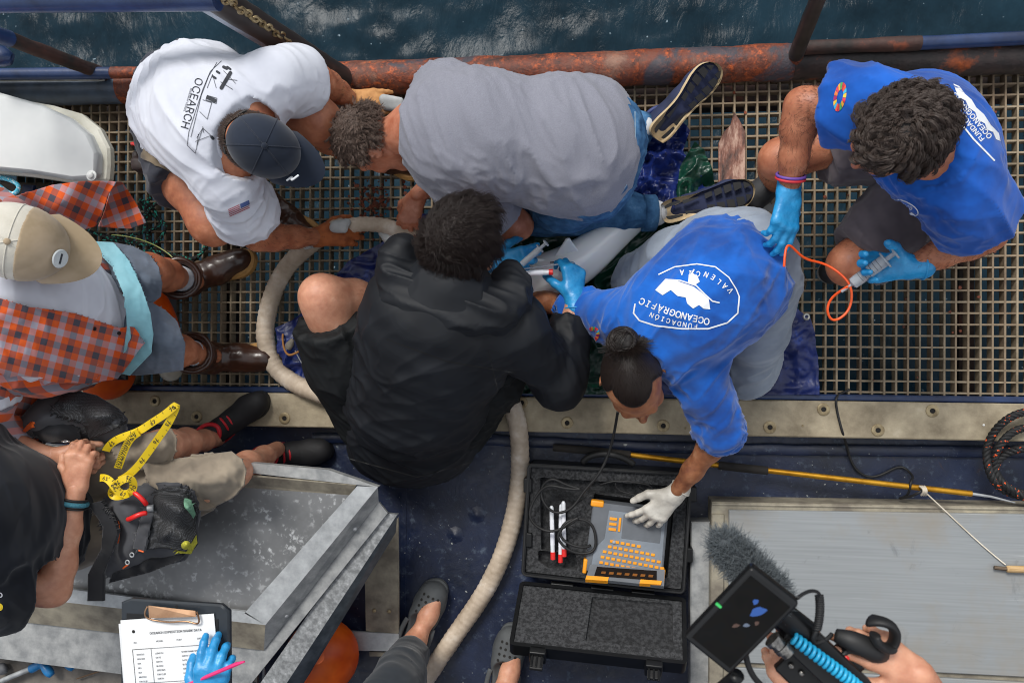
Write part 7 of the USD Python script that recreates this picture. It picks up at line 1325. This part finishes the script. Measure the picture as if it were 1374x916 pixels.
puff('lower_flap', [(150, 770), (180, 756), (248, 742), (240, 752), (200, 768), (146, 782)], .56, .60, webm, .002, 10)
puff('upper_pouch', [(15, 575), (40, 545), (62, 524), (85, 519), (130, 530), (160, 548), (172, 562), (168, 580), (150, 592), (120, 594), (70, 595)], .60, .69, pack, .005, 11); puff('net_pocket', [(66, 552), (88, 523), (130, 531), (160, 549), (170, 563), (150, 578), (120, 590), (112, 570), (98, 562)], .64, .715, net, .003, 12); puff('pocket_mouth', [(42, 580), (60, 568), (92, 566), (106, 576), (110, 592), (60, 594)], .665, .71, webm, .002, 14)
puff('strap', [(118, 676), (134, 672), (150, 690), (158, 715), (150, 742), (139, 770), (138, 806), (117, 806), (118, 770), (136, 735), (138, 705)], .70, .715, webm, .001, 15, step=2, ov=False)
zp = mat('orange_trim', '#c4501a', '#d6601f', rough=.5)
for a in ([(159, 698, .667), (160, 712, .672), (158, 728, .667)], [(165, 762, .655), (172, 757, .66)], [(186, 738, .69), (193, 740, .69)]): part(bg, 'orange_trim', tube(spline([P(*q) for q in a], 10), .0026, 6), zp, True)
for u, v, z in ((177, 744, .68), (171, 754, .675), (40, 572, .70)): part(bg, 'press_stud', tube(P(u, v, z) + .006 * np.c_[np.cos(t), np.sin(t), 0 * t], .002, 6, caps=False), steel, True)
puff('orange_tabs', [(30, 578), (36, 570), (44, 566), (42, 574), (34, 580)], .69, .70, zp, .001, 18, step=1.5)
pr = thing('pliers', P(185, 680, .68), 'red-handled pliers poking out of the waist bag', 'pliers')
part(pr, 'handle', tube(spline([P(178, 660, .70), P(186, 665, .705), P(193, 672, .70), P(196, 676, .69)], 16), .007, 8), redc, True); part(pr, 'handle', tube(spline([P(172, 696, .69), P(182, 692, .705), P(190, 689, .70), P(196, 688, .69)], 16), .007, 8), redc, True)
part(pr, 'pivot', cyl(P(198, 682, .66), P(206, 681, .655), .01), steel)
# yellow measuring tape in the clasped hands
tm_ = thing('measuring_tape', P(190, 600, .7), 'yellow cloth measuring tape looped from the clasped hands', 'tape measure')
yel = mat('yellow_tape', '#cfb00c', '#dcbc16', rough=.55)
def ribbon(pts, w, name='band'):
    q = spline(np.array(pts, float), 70); c = np.array([P(*x) for x in q]); t_ = np.gradient(c, axis=0); t_ = nrm_rows(t_); s_ = nrm_rows(np.cross(t_, nrm_rows(CAM - c) + A_(.25, .1, 0))); a, b = c + s_ * w / 2, c - s_ * w / 2; n_ = np.cross(s_, t_); n_ *= np.sign((n_ * (CAM - c)).sum(1))[:, None]; k = len(c)
    v = np.vstack([a, b, a - n_ * .0012, b - n_ * .0012]); i = np.arange(k - 1); f = []
    for x, y in ((0, k), (k, 3 * k), (3 * k, 2 * k), (2 * k, 0)): f += [np.c_[x + i, y + i, y + i + 1], np.c_[x + i, y + i + 1, x + i + 1]]
    m = trimesh.Trimesh(v, np.vstack(f), process=False); trimesh.repair.fix_normals(m); m = arr(m); return part(tm_, name, m, yel, True), m, q
tapes = [[(142, 605, .72), (160, 588, .74), (186, 578, .745), (205, 566, .75), (228, 550, .755), (236, 544, .75), (232, 556, .745), (215, 584, .735), (195, 612, .725), (176, 634, .715), (160, 644, .71)], [(158, 628, .722), (166, 606, .732), (176, 588, .74), (186, 580, .752)], [(134, 641, .715), (150, 648, .735), (165, 662, .72), (178, 656, .71), (176, 643, .72), (158, 648, .733), (150, 660, .715), (172, 662, .73)]]
for q in tapes:
    bp_, m, cl = ribbon(q, .021); tr = []
    for k in range(3, 66, 3):
        d_ = cl[k + 1, :2] - cl[k - 1, :2]; d_ /= np.linalg.norm(d_) + 1e-9; n_ = A_(-d_[1], d_[0]); p_ = cl[k, :2]; tr.append(line_tris([p_ - n_ * 5, p_ - n_ * 2.2], .8))
        if k % 9 == 3: tr.append(text_tris(str(60 + k // 3), 4.6, p_ + n_ * 3 - d_ * 3, math.degrees(math.atan2(d_[1], d_[0])), True))
    decal(bp_, 'tape_marks', m, join_tris(*tr), black_ink, .0012, 4)

# ---------------- H: camera operator, I: note taker (mostly outside the frame)
def simple_person(n, label, pel, neck, hd, sh, el, wr, hip, kn, an, toe, hf, hands, m_top, m_leg, sk, gl=None, hs=None, feet=True, lq=1.9):
    J = dict(pel=pel, neck=neck, head=hd, shL=sh[0], shR=sh[1], elL=el[0], elR=el[1], wrL=wr[0], wrR=wr[1], hipL=hip[0], hipR=hip[1], knL=kn[0], knR=kn[1], anL=an[0], anR=an[1], toeL=toe[0], toeR=toe[1]); lens(J, n)
    t = thing('person', np.append(pel[:2], -.06), label, 'person'); bm, L = body_mesh(J, hf=hf, hu=(0, 0, 1), hands=hands, feet=feet); part(t, 'body', bm, sk, True)
    part(t, 'shirt', folds(tee(J, .02, 1.1, 1.08, sl=.7, slf=.03).mesh(.009), A_(0, 0, 1), .006, .06, .3, 3), m_top, True); part(t, 'trousers', folds(shorts(J, .012, lq, 0, 1.05, 1.0).mesh(.008), A_(1, 0, .2), .004, .05, .2, 3), m_leg, True)
    hair(t, hd, hf, (0, 0, 1), FULL, 1500, .04, hair_d, seed=2, base=base_d); return t, J
x0, y0 = .5, -1.12
hwR = P(1232, 905, 1.40); hS, hi = hshape(hwR, V(-.86, -.52, .05), V(-.4, .4, -.8), V(-.5, .8, .35), curl=(.28, .5, .65, .75), thumb=(.25, .25), s=.92, spread=.16)
hwL = P(1085, 950, 1.36); hS2, hi2 = hshape(hwL, V(-.5, -1, 0), V(.2, -.6, -.8), V(.9, -.5, .2), curl=(.5, .6, .7, .7), s=1.0)
ph, Jh = simple_person('H', 'camera operator whose hands hold the video camera at the lower right edge', A_(x0, y0 - .1, .92), A_(x0, y0 + .02, 1.42), A_(x0 - .02, y0 + .05, 1.57), (A_(x0 - .18, y0, 1.38), A_(x0 + .18, y0, 1.38)), (A_(x0 - .12, y0 + .2, 1.14), A_(x0 + .3, y0 + .12, 1.18)), (hwL, hwR), (A_(x0 - .1, y0 - .1, .9), A_(x0 + .1, y0 - .1, .9)), (A_(x0 - .12, y0 - .2, .46), A_(x0 + .12, y0 - .2, .46)), (A_(x0 - .12, y0 - .45, .14), A_(x0 + .12, y0 - .45, .14)), (A_(x0 - .12, y0 - .3, .09), A_(x0 + .12, y0 - .3, .09)), A_(-.3, .9, -.4), (hS.mesh(.0028), hS2.mesh(.003)), blackt, blackj, sk3)
for tip, d in (hi['thumb'],): part(ph, 'thumb_nail', xf(ball(A_(0, 0, 0), .0062, .35), np.array([hi['t'], nrm(d), nrm(np.cross(hi['t'], d))]), tip + V(0, 0, 1) * .0068 - d * .002), mat('nail', '#c08f80', '#cc9c8c', rough=.3), True)
x0, y0 = -.72, -1.08
wI = P(276, 950, 1.14); gw = (wI, V(.22, -1, .1), V(.2, .3, -.9), V(-.9, -.3, .2))
an2, an1 = P(556, 862, .06), P(676, 930, .06)
pi_, Ji = simple_person('I', 'note taker with blue gloves, grey clogs and leggings, mostly below the frame', A_(x0 + .05, y0 - .08, .86), A_(x0 - .02, y0 - .05, 1.36), A_(x0 - .02, y0, 1.5), (A_(x0 - .18, y0 - .03, 1.32), A_(x0 + .16, y0 - .03, 1.32)), (A_(x0 - .26, y0 + .05, 1.1), A_(x0 + .05, y0 + .08, 1.06)), (P(200, 985, 1.05), wI), (A_(x0 - .04, y0 - .08, .84), A_(x0 + .14, y0 - .08, .84)), (P(528, 930, .44), P(672, 1010, .44)), (an2, an1), (P(585, 805, .0), P(690, 880, .0)), A_(0, .95, -.3), (), blackt, cloth('charcoal_leggings', '#1d2126', '#2a2f35'), sk3, feet=True, lq=1.8)
glove(pi_, 'glove', nitrile, *gw, curl=(.35, .45, .55, .6), thumb=(.5, .3), s=.98); glove(pi_, 'glove', nitrile, P(200, 985, 1.05), V(.1, -1, .2), V(0, 0, 1), V(1, 0, .2), curl=(.3, .4, .4, .4), s=.98)
pn_ = thing('pen', P(290, 900, 1.16), 'pink pen in the blue glove over the form', 'pen'); part(pn_, 'barrel', tube(PP((252, 918, 1.15), (318, 890, 1.19), (328, 887, 1.2)), [.004, .0045, .002], 10), mat('pink_pen', '#c92466', '#d93a7a', rough=.35), 40); part(pn_, 'tip', tube(PP((250, 919, 1.148), (245, 921, 1.145)), [.003, .001], 8), steel)
clog = mat('grey_clog_foam', '#3d4042', '#4c4f51', rough=.75, bump=.1)
for hl_, fw_, sd in ((P(553, 868, -.055), V(.38, -.92), -1), (P(672, 935, -.055), V(.18, -.98), 1)):
    lat, fw, up = basis(fw_, (0, 0, 1)); LL = .265; Q = lambda x, y, z: hl_ + fw * x * LL - lat * y * LL + A_(0, 0, z * LL)
    S = Shape().cap(Q(.55, 0, .17), Q(.8, .01 * sd, .13), .052, .046, .03).cap(Q(.72, .06 * sd, .12), Q(.86, .03 * sd, .12), .04, .038, .03).cap(Q(.72, -.07 * sd, .12), Q(.84, -.04 * sd, .12), .038, .036, .03).cap(Q(.1, 0, .13), Q(.5, 0, .14), .042, .046, .03)
    S.cap(Q(.05, 0, .42), Q(.42, 0, .40), .05, .055, .01, True); S.cut(hl_ + A_(0, 0, .004), A_(0, 0, -1), .5)
    ck_ = part(pi_, 'clog', S.mesh(.004), clog, True); part(ck_, 'clog_sole', xf(bev_prism(affinity.scale(footprint(LL * 1.05, side=sd), 1, 1.15, origin=(0, 0)).simplify(.0006), 0, .02, .004), np.array([fw, -lat, up]), hl_), clog, 40)
    part(ck_, 'heel_strap', tube(spline([Q(.45, .19, .25), Q(.2, .2, .28), Q(.0, .1, .3), Q(-.03, 0, .3), Q(.0, -.1, .3), Q(.2, -.2, .28), Q(.45, -.19, .25)], 30), .009, 8, flat=.5), clog, True)
    gmc = S.mesh(.004)
    for a, b in [(x, y) for x in (.62, .7, .78, .86) for y in (-.1, -.035, .035, .1)] + [(.55, -.06), (.55, .06)]:
        tmh = trimesh.Trimesh(*gmc, process=False); o = Q(a + .02 * abs(y) if False else a, b * (1.1 - .3 * (a - .6)), 1.0); loc, _, ti = tmh.ray.intersects_location([o], [[0, 0, -1]], multiple_hits=False)
        if len(loc): n_ = tmh.face_normals[ti[0]]; part(ck_, 'vent_hole', lathe([(.0001, .0007), (.0052, .0007)], loc[0], n_, 10), hole_m)

# repeats of a kind share a group
for base_, grp in (('mooring_buoy', 'floats lying between and under the people'), ('sample_tube', 'red-capped white sample tubes'), ('hand_tool', 'blue-handled tools on the shelf'), ('syringe', 'clear syringes in gloved hands'), ('person', 'people gathered around the shark'), ('guard_rail', 'rail tubes above the rusty pipe')):
    for p in stage.GetPrimAtPath('/World').GetChildren():
        n_ = p.GetName()
        if n_ == base_ or (n_.startswith(base_ + '_') and n_[len(base_) + 1:].isdigit()): p.SetCustomDataByKey('group', grp)
